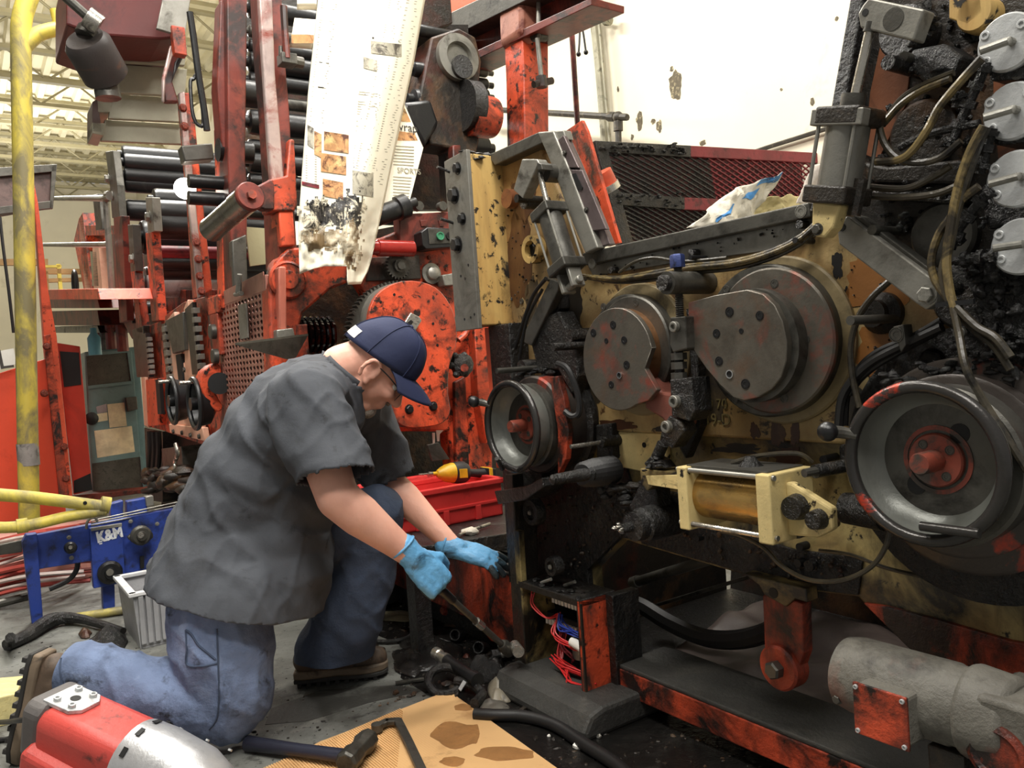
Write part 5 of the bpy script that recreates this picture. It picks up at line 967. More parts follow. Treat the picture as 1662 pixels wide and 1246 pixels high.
# roller stacks
RS = T2
for x, y, r, L, mt in [(190, 250, .07, 1.35, black), (192, 262, .07, 1.35, black), (193, 283, .07, 1.35, black), (193, 296, .07, 1.3, black), (196, 340, .08, 1.2, black), (240, 325, .08, .9, black), (244, 345, .09, .9, black), (246, 365, .09, .85, black), (220, 385, .12, .9, black), (240, 410, .05, .9, maroon), (240, 425, .06, .9, black), (238, 440, .06, .9, black), (226, 458, .11, .95, alu), (210, 500, .05, 1.1, black), (214, 520, .05, 1.1, black)]:
    rolln('roller', m(x, y, WBN - .05), L, r, mt, RS, 16, .45)
for pts, mt in [([(171, 246), (183, 244), (190, 300), (194, 352), (182, 354), (178, 300)], steeld), ([(236, 320), (246, 320), (250, 375), (240, 380)], steel), ([(236, 378), (246, 376), (258, 520), (246, 522)], red), ([(207, 365), (215, 364), (220, 440), (212, 442)], steeld), ([(212, 440), (219, 440), (232, 540), (222, 540)], red), ([(150, 316), (160, 314), (166, 372), (156, 374)], steeld), ([(184, 352), (198, 350), (206, 520), (194, 524)], redx)]:
    MB().prism(P(m, pts, WBN), NN * -.05).build('bracket', mt, RS, None, .004)
MB().prism(P(m, [(205, 470), (345, 470), (345, 505), (215, 508)], WBN - .3), NN * -.1).build('cross_beam', redd, RS, None, .004)
MB().prism(P(m, [(200, 520), (330, 500), (330, 530), (205, 540)], WBN - .35), NN * -.1).build('cross_beam', grease, RS, None, .004)
for x, y in ((176, 290), (243, 352), (182, 318), (216, 420)): put(BOLT['steel'], 'bolt', RS, m(x, y, WBN + .002), NN, .03)
MB().prism(P(m, [(226, 332), (330, 332), (335, 470), (232, 472)], WBN - .6), NN * -.05).build('dark_backing', greaseb, RS, None)  # added dark sheet that blackens the gaps in the roller stack
tp_('post_foot', [(198, 520), (262, 505), (264, 540), (214, 550)], WBN - .1, .2, redx, RS)
glarem = mat('glare_glow', (255, 250, 236), .5, emit=14, bump=0)  # glowing surface standing for a reflected lamp glare
hl_ = tag(MB().lathe(cu(300, 306, UB - .9), UD, [(.02, -.05), (.05, 0), (.046, .02), (.015, .03)], 20).build('lamp_glare', glarem, None), 'small glowing disc for a lamp glare among the black rollers', 'glare')
# red far cluster
FT = thing('press_tower', 'distant pale red press tower behind the grey pipe handrail', 'press', m(150, 480, 0), 'press towers down the line')
for pts, mt in [([(120, 390), (128, 355), (134, 345), (140, 400), (150, 470), (136, 470)], red), ([(128, 362), (134, 345), (147, 470), (138, 470)], pk), ([(150, 400), (160, 400), (166, 468), (152, 468)], pk), ([(138, 366), (200, 366), (200, 380), (140, 382)], red), ([(170, 380), (190, 380), (200, 480), (180, 480)], redx), ([(146, 408), (156, 408), (160, 464), (150, 464)], mat('sage_panel', (150, 150, 118), .5))]:
    MB().prism(P(m, pts, .1), NN * -.2).build('frame_plate', mt, FT, None)
b = MB(); b.torus(m(122, 462, .3), NN, .14, .02, 24, 8); b.build('handwheel', black, FT)
pf_ = thing('catwalk', 'red catwalk with a grey pipe handrail above the cabinet', 'platform', m(130, 480, WBN))
b = MB(); b.tube([m(85, 322, WBN + .1), m(168, 322, WBN + .1), m(172, 327, WBN + .1), m(182, 478, WBN + .1)], .022, 8, 4); b.build('top_rail', steel, pf_); MB().cyl(m(65, 397, WBN + .1), m(176, 397, WBN + .1), .022, None, 8).build('mid_rail', steel, pf_); MB().cyl(m(181, 468, WBN + .1), m(182, 482, WBN + .1), .04, None, 10).build('socket', steel, pf_)
for y0, y1, mt, w in ((470, 486, redc, WBN + .3), (486, 500, redx, WBN + .1), (505, 528, redx, WBN + .05), (530, 540, grease, WBN - .1)): MB().prism(P(m, [(74, y0), (158, y0 - 2), (162, y1), (76, y1)], w), NN * -.3).build('deck_plate', mt, pf_, None, .004)
for x in (160, 168, 178, 196): MB().cyl(m(x, 520, WBN - .2), m(x + 4, 570, WBN - .2), .05, None, 10).build('hanger', redx if x != 168 else steeld, pf_)
bb_ = thing('blue_bottle', 'small blue bottle standing on the cabinet top', 'bottle', m(152, 565, WBN)); MB().lathe(m(153, 556, WBN + .1), ZZ, [(.05, -.1), (.05, .04), (.025, .08), (.025, .12)], 14).build('bottle', mat('cyan_plastic', (96, 160, 180), .4), bb_)
# ================================================================ blue-grey control cabinet and red enclosure
UK = tou(fl(150, 806))
teal = mat('teal_grey_enamel', (104, 132, 134), .4, dirt=(72, 88, 88), amt=.35, scale=4, soft=.3)
tealg = mat('dark_grille', (70, 70, 62), .6, dirt=(50, 50, 44), amt=.45, scale=30)
cab = thing('control_cabinet', 'teal-grey steel control cabinet with taped notes on its door', 'cabinet', cu(195, 803, UK))
MB().prism(P(cu, [(137, 571), (224, 562), (244, 798), (150, 806)], UK), UD * -.6).build('body', teal, cab, None, .01)
MB().prism(P(cu, [(140, 575), (214, 569), (232, 790), (150, 798)], UK + .03), UD * -.03).build('door', teal, cab, None, .006)
for nm, q in (('upper_grille', [(140, 578), (206, 572), (213, 618), (143, 626)]), ('lower_grille', [(150, 752), (227, 741), (232, 790), (152, 798)])): MB().prism(P(cu, q, UK + .04), UD * -.015).build(nm, tealg, cab, None)
for q in ([(138, 573), (207, 567), (207, 572), (139, 578)], [(143, 626), (214, 618), (214, 623), (143, 631)], [(206, 570), (211, 570), (218, 620), (213, 620)], [(227, 741), (231, 741), (236, 792), (232, 792)]): MB().prism(P(cu, q, UK + .055), UD * -.02).build('grille_border', teal, cab, None, .002)
MB().prism(P(cu, [(204, 645), (222, 643), (224, 664), (208, 668)], UK + .08), UD * -.06).build('latch', steeld, cab, None, .006); MB().lathe(cu(148, 679, UK + .03), UD, [(.06, 0), (.06, .03), (.03, .04)], 14).build('lock', black, cab)
MB().prism(P(cu, [(112, 804), (300, 788), (305, 802), (112, 818)], UK + .25), UD * -1.2).build('plinth', redx, cab, None, .004)
notem = mat('yellowed_note', (214, 204, 170), .7, dirt=(180, 168, 134), amt=.4, scale=10, soft=.3)
for nm, q, lab, mt in (('paper_note', [(174, 656), (202, 653), (206, 691), (178, 694)], 'upper tall yellowed note taped to the teal cabinet door', notem), ('paper_note', [(153, 699), (214, 691), (219, 733), (158, 743)], 'large yellowed landscape notice taped on the cabinet door', notem), ('paper_note', [(155, 672), (174, 669), (175, 682), (157, 685)], 'small pale tag stuck beside the cabinet lock', notem), ('paper_note', [(156, 660), (173, 655), (174, 668), (158, 671)], 'faded mauve label above the small tag on the cabinet', mat('mauve_label', (150, 144, 148), .6))):
    tag(MB().prism(P(cu, q, UK + .034), UD * -.003).build(nm, mt, None, None), lab, 'note')
en = thing('red_enclosure', 'tall orange-red machine enclosure with an open door on the far left', 'enclosure', cu(60, 835, UK + 1))
UE = UK + .9
enm = mat('enclosure_red', (224, 76, 48), .4, dirt=(170, 48, 30), amt=.35, scale=3, soft=.3, var=.08)
MB().prism(P(cu, [(-40, 618), (28, 596), (80, 580), (106, 818), (108, 840), (-40, 850)], UE), UD * -.6).build('front_panel', enm, en, None, .006)
MB().prism(P(cu, [(52, 280), (62, 330), (78, 470), (92, 545), (118, 806), (96, 812), (72, 560)], UE + .02), UD * -.16).build('corner_post', redc, en, None, .006)
MB().prism(P(cu, [(70, 545), (82, 542), (112, 802), (96, 806)], UE + .04), UD * -.04).build('post_rib', redd, en, None, .004)
dr = MB().prism(P(cu, [(92, 556), (130, 562), (150, 795), (120, 803)], UE - .4), UD * -.06).build('open_door', mat('door_red', (190, 62, 46), .35, dirt=(120, 40, 32), amt=.4, scale=2, soft=.3), en, None, .006)
MB().prism(P(cu, [(97, 570), (128, 572), (132, 624), (104, 628)], UE - .39), UD * -.02).build('door_window', black, dr, None); MB().prism(P(cu, [(120, 780), (147, 768), (150, 795), (120, 800)], UE - .39), UD * -.02).build('door_vent', boreh, dr, None)
for x, y in ((76, 562), (104, 725), (72, 638), (107, 776)): put(BOLT['red'], 'bolt', en, cu(x, y, UE + .045), UD, .025)
sg = tag(MB().prism(P(cu, [(-30, 575), (22, 565), (27, 590), (-30, 612)], UE + .08), UD * -.01).build('paper_sign', white, None, None), 'white paper sign with a large black letter at the left edge', 'sign')
text('sign_letter', 'L', inkd, sg, cu(8, 584, UE + .085), -NN + ZZ * .1, ZZ, .22, .001)
bp_ = thing('hanging_box', 'brown open-bottomed steel hood on the far-left wall', 'hood', cu(45, 340, UE - .3))
brm = mat('brown_steel', (98, 78, 74), .5, dirt=(60, 46, 44), amt=.45, scale=5)
MB().prism(P(cu, [(-40, 282), (90, 268), (82, 330), (-40, 350)], UE - .3), UD * -.25).build('hood', brm, bp_, None, .01)
for q in ([(-40, 274), (92, 266), (92, 278), (-40, 290)], [(-40, 340), (86, 325), (84, 338), (-40, 352)], [(84, 268), (93, 266), (86, 338), (80, 338)]): MB().prism(P(cu, q, UE - .26), UD * -.05).build('hood_rim', steeld, bp_, None, .004)
tag(MB().tube(P(cu, [(0, 352), (5, 400), (14, 470), (22, 540)], UE - .28), .012, 6).build('hanging_wire', blackr, None), 'thin black wire dangling at the far-left edge', 'wire')
sh = thing('shelving', 'wooden and yellow far shelving against the pale end wall', 'shelving', m(100, 475, -1))
for q, mt in (([(0, 420), (78, 420), (78, 430), (0, 430)], 0), ([(70, 436), (134, 436), (134, 444), (70, 444)], 0), ([(70, 452), (134, 450), (134, 456), (70, 458)], 0), ([(72, 440), (78, 440), (80, 470), (74, 470)], 0), ([(92, 428), (98, 428), (102, 470), (96, 470)], 1), ([(66, 430), (100, 430), (100, 434), (66, 434)], 1)):
    MB().prism(P(cu, q, UK - 3), UD * -.08).build('board', mat('shelf_wood', (176, 140, 92), .6) if mt == 0 and 'shelf_wood' not in MATS else (MATS['shelf_wood'] if mt == 0 else (MATS.get('shelf_yellow') or mat('shelf_yellow', (220, 200, 90), .5))), sh, None)
yel = mat('yellow_paint_scuffed', (200, 182, 74), .55, dirt=(122, 114, 80), amt=.68, scale=5, soft=.2, var=.15, stretch=(1, 1, .5))
UY = UE + .8
yp = thing('yellow_post', 'scuffed yellow steel post with a bent branch at the far left', 'post', cu(48, 850, UY))
MB().tube([cu(60, -40, UY), cu(46, -4, UY), cu(36, 30, UY), cu(34, 80, UY), cu(38, 300, UY), cu(43, 600, UY), cu(48, 865, UY)], .068, 18).build('pipe', yel, yp)
MB().tube(P(cu, [(38, 78), (58, 58), (78, 50), (100, 46)], UY), .052, 14).build('branch', yel, yp); MB().tube(P(cu, [(96, 50), (94, 34), (90, 16)], UY), .04, 12).build('branch_end', yel, yp)
tag(MB().tube([cu(33, 755, UY + .075), cu(62, 755, UY + .075)], .04, 8).build('tape_band', steel, yp), '', '') if False else None
MB().lathe(cu(45.5, 735, UY), ZZ, [(.0705, -.09), (.0705, .07)], 20, False, False).build('grey_tape', mat('grey_tape', (140, 138, 134), .5, dirt=(90, 88, 86), amt=.5, scale=12), yp)
# ================================================================ overhead: red box beam, motor, slatted chute
UO = UB - .9
ob = thing('overhead_box', 'dark maroon-red overhead box beam at the top left', 'beam', cu(200, 30, UO)); MB().prism(P(cu, [(108, -60), (300, -60), (300, 60), (262, 64), (150, 56), (108, 40)], UO), UD * -.5).build('box', mat('dark_maroon_box', (88, 30, 27), .5, dirt=(64, 22, 20), amt=.4, scale=3), ob, None, .01)  # the box's own dark maroon colour
MB().prism(P(cu, [(268, -20), (312, -20), (300, 60), (254, 46)], UO + .1), UD * -.02).build('steel_flap', steel, ob, None, .003); MB().prism(P(cu, [(278, 40), (300, 44), (304, 90), (284, 86)], UO + .12), UD * -.05).build('red_lug', red, ob, None, .004)
om = thing('overhead_motor', 'dark cylindrical motor hanging below the overhead box', 'motor', cu(155, 130, UO))
a_, b_ = cu(143, 72, UO + .05), cu(172, 122, UO - .05); MB().lathe(a_, b_ - a_, [(.08, -.03), (.1, 0), (.1, (b_ - a_).length), (.06, (b_ - a_).length + .03)], 24).build('motor_body', mat('dark_motor', (56, 50, 48), .5, dirt=(92, 62, 46), amt=.35, scale=4), om); MB().cyl(cu(140, 60, UO + .05), cu(146, 50, UO + .05), .05, None, 14).build('gear_neck', steeld, om)
MB().cyl(cu(100, -10, UO + .15), cu(150, 34, UO + .15), .02, None, 10).build('pole', steeld, om); MB().cyl(cu(140, 26, UO + .15), cu(162, 42, UO + .15), .045, None, 14).build('pole_end', chromed, om); MB().cyl(cu(172, 135, UO - .05), cu(176, 160, UO - .05), .055, None, 12).build('motor_tail', steeld, om)
ch = thing('slatted_chute', 'grey sheet-metal chute of wide overlapping slats under the ceiling', 'chute', cu(240, 230, UO - .4))
chm = mat('chute_sheet', (150, 146, 128), .5, metal=.2, dirt=(122, 116, 98), amt=.35, scale=3, soft=.3)
for i, (y0, y1, xl) in enumerate(((66, 100, 196), (104, 150, 192), (152, 192, 182), (194, 228, 170))): MB().prism(P(cu, [(xl, y0), (304, y0 + 8), (300, y1 + 6), (xl - 6, y1)], UO - .3 - i * .05), UD * -.03).build('slat', chm, ch, None, .003)
for q in ([(150, 165), (158, 160), (166, 215), (150, 214)], [(158, 160), (184, 164), (180, 182), (158, 182)], [(150, 198), (172, 200), (168, 220), (150, 216)]): MB().prism(P(cu, q, UO - .4), UD * -.2).build('end_bracket', brm if q[0][1] == 165 else chm, ch, None, .003)
# ================================================================ red sill, shelf, tool case
sill = thing('base_sill', 'dark orange-red base sill between the two presses under the left glove', 'sill', uzw(-.4, 0, -.1))
ws = -.07
plate([(560, 868), (742, 903), (834, 934), (836, 1056), (796, 1040), (770, 1008), (622, 940), (560, 905)], ws, .03).build('sill_face', redd, sill, None, .004)
zs = m(790, 920, ws).z; ul, ur = tou(m(560, 880, ws)), tou(m(834, 940, ws))
MB().prism([uzw(ul, zs - .01, ws), uzw(ur, zs - .01, ws), uzw(ur, zs - .01, ws - .16), uzw(ul, zs - .01, ws - .16)], ZZ * .012).build('sill_top', padm, sill, None, .002)
put(BOLT['red'], 'bolt', sill, m(722, 990, ws + .0), NN, .016)
MB().prism([uzw(ul, 0, ws - .05), uzw(ur, 0, ws - .05), uzw(ur, zs - .02, ws - .05), uzw(ul, zs - .02, ws - .05)], NN * -.05).build('inner_web', grease, sill, None)
shelf = thing('work_shelf', 'black greasy shelf beneath the red tool case', 'shelf', uzw(-.7, 0, -.3))
MB().prism([uzw(-1.05, .33, .16), uzw(-.5, .33, .16), uzw(-.36, .33, -.5), uzw(-1.05, .33, -.5)], ZZ * .06).build('shelf_top', grease, shelf, None, .004)
for u, w in ((-1.0, .1), (-.55, .1), (-.5, -.45), (-1.0, -.45)): MB().box(uzw(u, .165, w), UD * .03, NN * .03, ZZ * .165).build('leg', grease, shelf, None)
SZ = .39
casem = mat('tool_case_red', (206, 52, 50), .45, dirt=(150, 30, 30), amt=.35, scale=6, var=.08, bump=.1)
fr_ = fl(812, 852, SZ); uf = tou(fr_); wr_ = tow(fr_); wl_ = tow(fl(640, 852, SZ)); uf = tou(fl(740, 850, SZ)); ubk = uf - .27
tc_ = thing('tool_case', 'open red plastic tool case holding a yellow drill', 'case', uzw(uf - .15, SZ, (wr_ + wl_) / 2))
cz = .15; wl2, wr2_ = tow(cu(640, 850, uf)), tow(cu(818, 846, uf))
b = MB(); rin = .018
def ring_box(u0, u1, w0, w1, z0, z1, th):
    for (a0, a1, c0, c1) in ((u0, u1, w0, w0 + th), (u0, u1, w1 - th, w1), (u0, u0 + th, w0, w1), (u1 - th, u1, w0, w1)):
        b.prism([uzw(a0, z0, c0), uzw(a1, z0, c0), uzw(a1, z0, c1), uzw(a0, z0, c1)], ZZ * (z1 - z0))
ring_box(ubk, uf, wr2_, wl2, SZ, SZ + cz, .012); b.prism([uzw(ubk, SZ, wr2_), uzw(uf, SZ, wr2_), uzw(uf, SZ, wl2), uzw(ubk, SZ, wl2)], ZZ * .012); b.build('tray', casem, tc_, None, .004)
b = MB(); ring_box(ubk - .012, uf + .012, wr2_ - .012, wl2 + .012, SZ + cz - .022, SZ + cz, .026); b.build('rim', casem, tc_, None, .004)
b = MB(); ring_box(ubk - .006, uf + .008, wr2_ - .008, wl2 + .008, SZ + .055, SZ + .068, .02); b.build('lip', casem, tc_, None, .003)
b = MB(); b.prism([uzw(ubk + .02, SZ + .08, wr2_ + .02), uzw(uf - .02, SZ + .08, wr2_ + .02), uzw(uf - .02, SZ + .08, wl2 - .02), uzw(ubk + .02, SZ + .08, wl2 - .02)], ZZ * .02); b.build('insert', casem, tc_, None, .004)
lidb = MB(); lidb.prism([uzw(ubk - .02, SZ + cz - .02, wr2_), uzw(ubk - .02, SZ + cz - .02, wl2), uzw(ubk - .03, SZ + cz + .012, wl2), uzw(ubk - .03, SZ + cz + .012, wr2_)], UD * -.02); lidb.build('lid', casem, tc_, None, .006)
for f in (.25, .55, .8): MB().box(uzw(uf + .004, SZ + .03, wr2_ + (wl2 - wr2_) * f), UD * .006, NN * .012, ZZ * .028).build('rib', casem, tc_, None, .002)
dyel = mat('drill_yellow', (226, 178, 40), .4, dirt=(120, 84, 24), amt=.3, scale=14); dblk = mat('drill_black', (34, 34, 36), .5)
D0, D1 = cu(698, 769, uf - .14), cu(756, 766, uf - .14); zd = D0.z
dr_ = thing('cordless_drill', 'yellow and black cordless drill lying in the red case', 'drill', D0)
ax = (D1 - D0).normalized(); L = (D1 - D0).length
MB().lathe(D0, ax, [(.008, 0), (.008, .03), (.014, .032), (.024, L * .28), (.036, L * .42), (.042, L * .65), (.042, L * .8)], 20).build('gear_housing', dyel, dr_); MB().lathe(D0 + ax * (L * .62), ax, [(.043, 0), (.045, .02), (.045, L * .3), (.036, L * .4)], 20).build('motor_cap', dblk, dr_)
MB().lathe(D0 + ax * -.05, ax, [(.004, 0), (.004, .04), (.01, .042), (.01, .06)], 12).build('chuck', chromed, dr_)
H0 = D0 + ax * (L * .8); H1 = cu(786, 768, uf - .14); MB().tube([H0, H0.lerp(H1, .5), H1], [.02, .017, .02], 12).build('handle', dblk, dr_)
ha = (H1 - H0).normalized(); MB().box(H1 + ha * .02, ha * .02, ZZ * .024, ha.cross(ZZ) * .035).build('battery', dblk, dr_, None, .004); MB().box(H1 + ha * .012, ha * .009, ZZ * .026, ha.cross(ZZ) * .037).build('battery_band', dyel, dr_, None, .003)
q = D0 + ax * (L * .78); MB().box(q - UD * -.043, ax * .018, ZZ * .018, UD * .003).build('badge', dyel, dr_, None, .001)
tag(MB().tube([fl(745, 868, SZ + .01), fl(765, 860, SZ + .012), fl(795, 850, SZ + .012)], .006, 8).build('steel_punch', chromed, None), 'bright steel punch lying on the shelf below the tool case', 'tool')
ragm = mat('white_rag', (214, 206, 190), .8, dirt=(150, 140, 124), amt=.35, scale=12)
c0 = fl(764, 862, SZ + .012); b = MB(); b.ball(c0, (.03, .02, .014), 14, 8)
for i, v in enumerate(b.v): b.v[i] = v + V((noise.noise(v * 60), noise.noise(v * 60 + V((9, 0, 0))), .4 * noise.noise(v * 70))) * .012
tag(b.build('white_rag', ragm, None, 25), 'small crumpled white rag beside the steel punch', 'rag')
# ================================================================ blue conveyor on the left
UQ = tou(fl(62, 1012)); blue = mat('blue_machine_paint', (40, 62, 138), .42, dirt=(26, 30, 54), amt=.48, scale=6, soft=.25, var=.15, layers=(((30, 32, 44), .42, 12, .15, (1, 1, 1)),))
cv_ = thing('blue_conveyor', 'small blue conveyor frame lettered K&M beside the grey crate', 'conveyor', fl(150, 1000))
def qp(name, pts, du, th, mt, bev=.003, par=None): return MB().prism(P(cu, pts, UQ + du), UD * -th).build(name, mt, par or cv_, 30, bev)
qp('side_plate', [(58, 868), (140, 852), (150, 850), (300, 822), (300, 935), (205, 945), (190, 905), (150, 910), (60, 924)], -.02, .04, blue)
qp('leg', [(36, 880), (42, 868), (60, 866), (70, 1004), (52, 1014)], .01, .06, blue); qp('leg', [(166, 945), (186, 945), (187, 988), (168, 990)], -.02, .06, blue)
hp_ = qp('motor_plate', [(146, 858), (198, 850), (204, 945), (152, 955)], .03, .05, blue); qp('plate_edge', [(148, 857), (198, 849), (198, 854), (148, 862)], .035, .02, steel, .001, hp_)
wl_m = mat('worn_white_letters', (206, 208, 210), .5, dirt=(60, 80, 150), amt=.3, scale=30); tx = cu(178, 868, UQ + .032); text('lettering', 'K&M', wl_m, hp_, tx, -NN + ZZ * .1, ZZ, .066, .001, .0028, .8)
for k in range(5): qp('letter_bar', [(156 + k * 1.2, 868 + k * 3.4), (166, 867 + k * 3.4), (166, 869 + k * 3.4), (157 + k * 1.2, 870 + k * 3.4)], .032, .002, wl_m, 0, hp_)
for x, y, r, mt in ((178, 928, .052, black), (228, 868, .045, steeld), (114, 888, .026, black)):
    fb = MB().lathe(cu(x, y, UQ + .03), UD, [(r, 0), (r, .02), (r * .8, .03), (r * .5, .03), (r * .45, .045), (r * .2, .045)], 24).build('flange_bearing', mt, cv_); MB().lathe(cu(x, y, UQ + .07), UD, [(r * .3, 0), (r * .3, .01)], 12).build('shaft_end', chromed, fb)
b = MB(); b.prism(P(cu, [(206, 872), (226, 852), (248, 864), (250, 872), (232, 886), (214, 880)], UQ + .035), UD * -.02); b.build('bearing_flange', steeld, cv_, None, .006)
qp('slot', [(227, 903), (234, 902), (234, 922), (228, 923)], .0, .01, boreh, 0); 
for x, y in ((112, 872), (116, 905), (212, 846), (255, 850)): put(BOLT['steel'], 'bolt', cv_, cu(x, y, UQ), UD, .008)
qp('top_block', [(206, 814), (238, 808), (240, 832), (206, 836)], -.05, .06, blue); qp('grey_lug', [(236, 806), (249, 804), (250, 820), (238, 822)], -.03, .05, steel); qp('top_block', [(180, 818), (200, 812), (200, 838), (180, 842)], -.06, .06, blue)
for k in range(3): MB().cyl(cu(148, 845 + 4 * k, UQ + .02), cu(292, 814 + 5 * k, UQ - .02 - .03 * k), .0035, None, 6).build('drive_belt', steel, cv_)
MB().tube(P(cu, [(140, 858), (142, 846), (152, 838), (158, 846)], UQ + .03), .006).build('belt_loop', steel, cv_); MB().tube(P(cu, [(126, 908), (124, 925), (110, 942), (80, 956)], UQ - .1), .012).build('power_cable', blackr, cv_)
qp('frame_bar', [(-20, 888), (36, 876), (36, 896), (-20, 904)], -.08, .03, steeld)
MB().box(cu(190, 970, UQ - .5), NN * .5, UD * .12, ZZ * .06).build('floor_skid', grease, cv_, None, .01)
yb = thing('yellow_barrier', 'yellow scuffed pipe barrier arm with two rails at the lower left', 'barrier', cu(100, 840, UQ + .1))
MB().tube([cu(-40, 800, UQ + .12), cu(60, 808, UQ + .12), cu(168, 822, UQ + .12)], .027, 14).build('upper_pipe', yel, yb); MB().tube([cu(172, 828, UQ + .12), cu(110, 838, UQ + .12), cu(36, 854, UQ + .12), cu(-40, 856, UQ + .12)], .024, 14).build('lower_pipe', yel, yb)
MB().cyl(cu(163, 818, UQ + .12), cu(178, 820, UQ + .12), .036, None, 16).build('end_cap', yel, yb); MB().lathe(cu(36, 853, UQ + .12), -NN, [(.031, -.02), (.031, .02)], 14).build('tee_joint', yel, yb); put(SOCK['black'], 'pin_hole', yb, cu(138, 816, UQ + .148), UD, .007)
# red strips on a bed tinted like the floor's orange reflection
rb_ = thing('red_strip_pile', 'thin red and white strips over a reflection-coloured bed behind the blue conveyor', 'strips', fl(20, 920))
rnd = random.Random(8); stm = (mat('strap_red', (176, 70, 60), .5), mat('strap_white', (208, 190, 182), .6), redx)
for i in range(22):
    y0 = 862 + i * 4.2; y1 = y0 - 10 - rnd.random() * 30; z = .34 - i * .012
    MB().tube([fl(-30, y0 + 22, max(.015, z * .6)), fl(40 + rnd.random() * 20, (y0 + y1) / 2 + 10, max(.02, z)), fl(120 + rnd.random() * 60, y1 + 8, max(.015, z * .9))], .008 + .006 * rnd.random(), 5).build('strip', stm[i % 3], rb_)
b = MB(); b.prism([fl(-60, 975, 0), fl(150, 938, 0), fl(200, 868, 0), fl(-60, 880, 0)], ZZ * .12); b.build('reflection_bed', mat('reflection_pink', (170, 116, 104), .6, dirt=(120, 80, 70), amt=.4, scale=4), rb_, None, .02)  # bed coloured as the orange reflection on the floor
# ================================================================ grey crate
ug_ = tou(fl(262, 1046)); crm = mat('grey_crate_plastic', (150, 150, 152), .5, dirt=(92, 92, 92), amt=.38, scale=8, soft=.3)
cr = thing('grey_crate', 'grey ribbed plastic crate standing behind the man', 'crate', fl(262, 1046))
gz = cu(250, 958, ug_).z; wa1, wb1 = tow(cu(228, 1046, ug_)), tow(cu(330, 1046, ug_)); wa0 = tow(cu(214, 958, ug_))
b = MB(); b.prism([uzw(ug_, 0, wa1), uzw(ug_, 0, wb1), uzw(ug_ - .0, gz, wb1), uzw(ug_, gz, wa0 - .01)], UD * -.01); b.prism([uzw(ug_, 0, wa1), uzw(ug_ - .36, 0, wa1), uzw(ug_ - .36, gz, wa0), uzw(ug_, gz, wa0)], NN * -.01); b.prism([uzw(ug_ - .35, 0, wa1), uzw(ug_ - .35, 0, wb1), uzw(ug_ - .36, gz, wb1), uzw(ug_ - .36, gz, wa0)], UD * -.01); b.prism([uzw(ug_, .005, wa1), uzw(ug_, .005, wb1), uzw(ug_ - .35, .005, wb1), uzw(ug_ - .35, .005, wa1)], ZZ * .01); b.build('shell', crm, cr, None, .002)
b = MB()
for c1, c2 in ((uzw(ug_, gz, wa0), uzw(ug_, gz, wb1)), (uzw(ug_, gz, wa0), uzw(ug_ - .36, gz, wa0)), (uzw(ug_ - .36, gz, wa0), uzw(ug_ - .36, gz, wb1))): dd = c2 - c1; b.box((c1 + c2) / 2, dd / 2 + dd.normalized() * .012, dd.cross(ZZ).normalized() * .014, ZZ * .007)
b.build('rim', mat('crate_rim', (196, 196, 196), .5, dirt=(130, 130, 130), amt=.3, scale=9), cr, None, .002)
for k in range(9):
    f = (k + .5) / 9; w = wa1 + (wb1 - wa1) * f; MB().prism([uzw(ug_ + .012, .02, w + .009), uzw(ug_ + .012, .02, w - .009), uzw(ug_ + .012, gz - .01, w - .009 + .0), uzw(ug_ + .012, gz - .01, w + .009)], UD * -.013).build('rib', crm, cr, None, .002)
# ================================================================ floor clutter
cardm = mat('cardboard', (214, 170, 116), .8, dirt=(130, 92, 52), amt=.27, scale=5, soft=.2, var=.06, bump=.1, tint=(150, 104, 56), tamt=.16, tscale=3)
cb = thing('cardboard_sheet', 'oil-stained corrugated cardboard sheet in the lower middle foreground', 'cardboard', fl(680, 1220))
out = [(395, 1262), (470, 1232), (520, 1205), (560, 1190), (652, 1152), (728, 1124), (920, 1262), (1000, 1330), (700, 1460), (330, 1330)]
MB().prism(P(fl, out), ZZ * .004).build('lower_liner', cardm, cb, None); MB().prism([p + ZZ * .0045 for p in P(fl, [(655, 1153), (728, 1124), (920, 1262), (1000, 1330), (700, 1460), (640, 1300)])], ZZ * .003).build('upper_liner', cardm, cb, None)
b = MB(); ca, cbb = fl(400, 1262), fl(652, 1152); da = (cbb - ca); pn = da.cross(ZZ).normalized()
if pn.y > 0: pn = -pn
for i in range(70):
    p = ca + da * (i / 70); q = p + pn * .34 + da.normalized() * -.05; b.tube([p + ZZ * .005, q + ZZ * .005], .0028, 5, 1, False)
stuff(b.build('flutes', cardm, cb, 40))
stainm = mat('oil_stain', (156, 110, 62), .6, dirt=(126, 86, 48), amt=.45, scale=14, soft=.2)
def blob(fn, cx, cy, rx, ry, seed, n=30): return [fn(cx + rx * math.cos(2 * math.pi * i / n) * (1 + .35 * noise.noise(V((math.cos(2 * math.pi * i / n) * 1.5, math.sin(2 * math.pi * i / n) * 1.5, seed)))), cy + ry * math.sin(2 * math.pi * i / n) * (1 + .35 * noise.noise(V((math.cos(2 * math.pi * i / n) * 1.5, math.sin(2 * math.pi * i / n) * 1.5, seed + 9))))) for i in range(n)]
for i, (x, y, rx, ry) in enumerate(((745, 1195, 42, 22), (752, 1152, 16, 6), (820, 1228, 50, 12), (735, 1240, 22, 7))): MB().prism([p + ZZ * .0076 for p in blob(fl, x, y, rx, ry, i * 3.3)], ZZ * .0004).build('oil_stain', stainm, cb, None)
oilm = mat('wet_black_oil', (22, 21, 20), .16, dirt=(44, 42, 39), amt=.5, scale=7, drough=.5, bump=.5, soft=.3)
ou = [(600, 990), (700, 960), (840, 980), (1000, 1000), (1200, 1000), (1750, 1100), (1750, 1500), (1000, 1500), (905, 1290), (780, 1160), (728, 1120), (690, 1125), (650, 1100), (660, 1050), (610, 1030)]
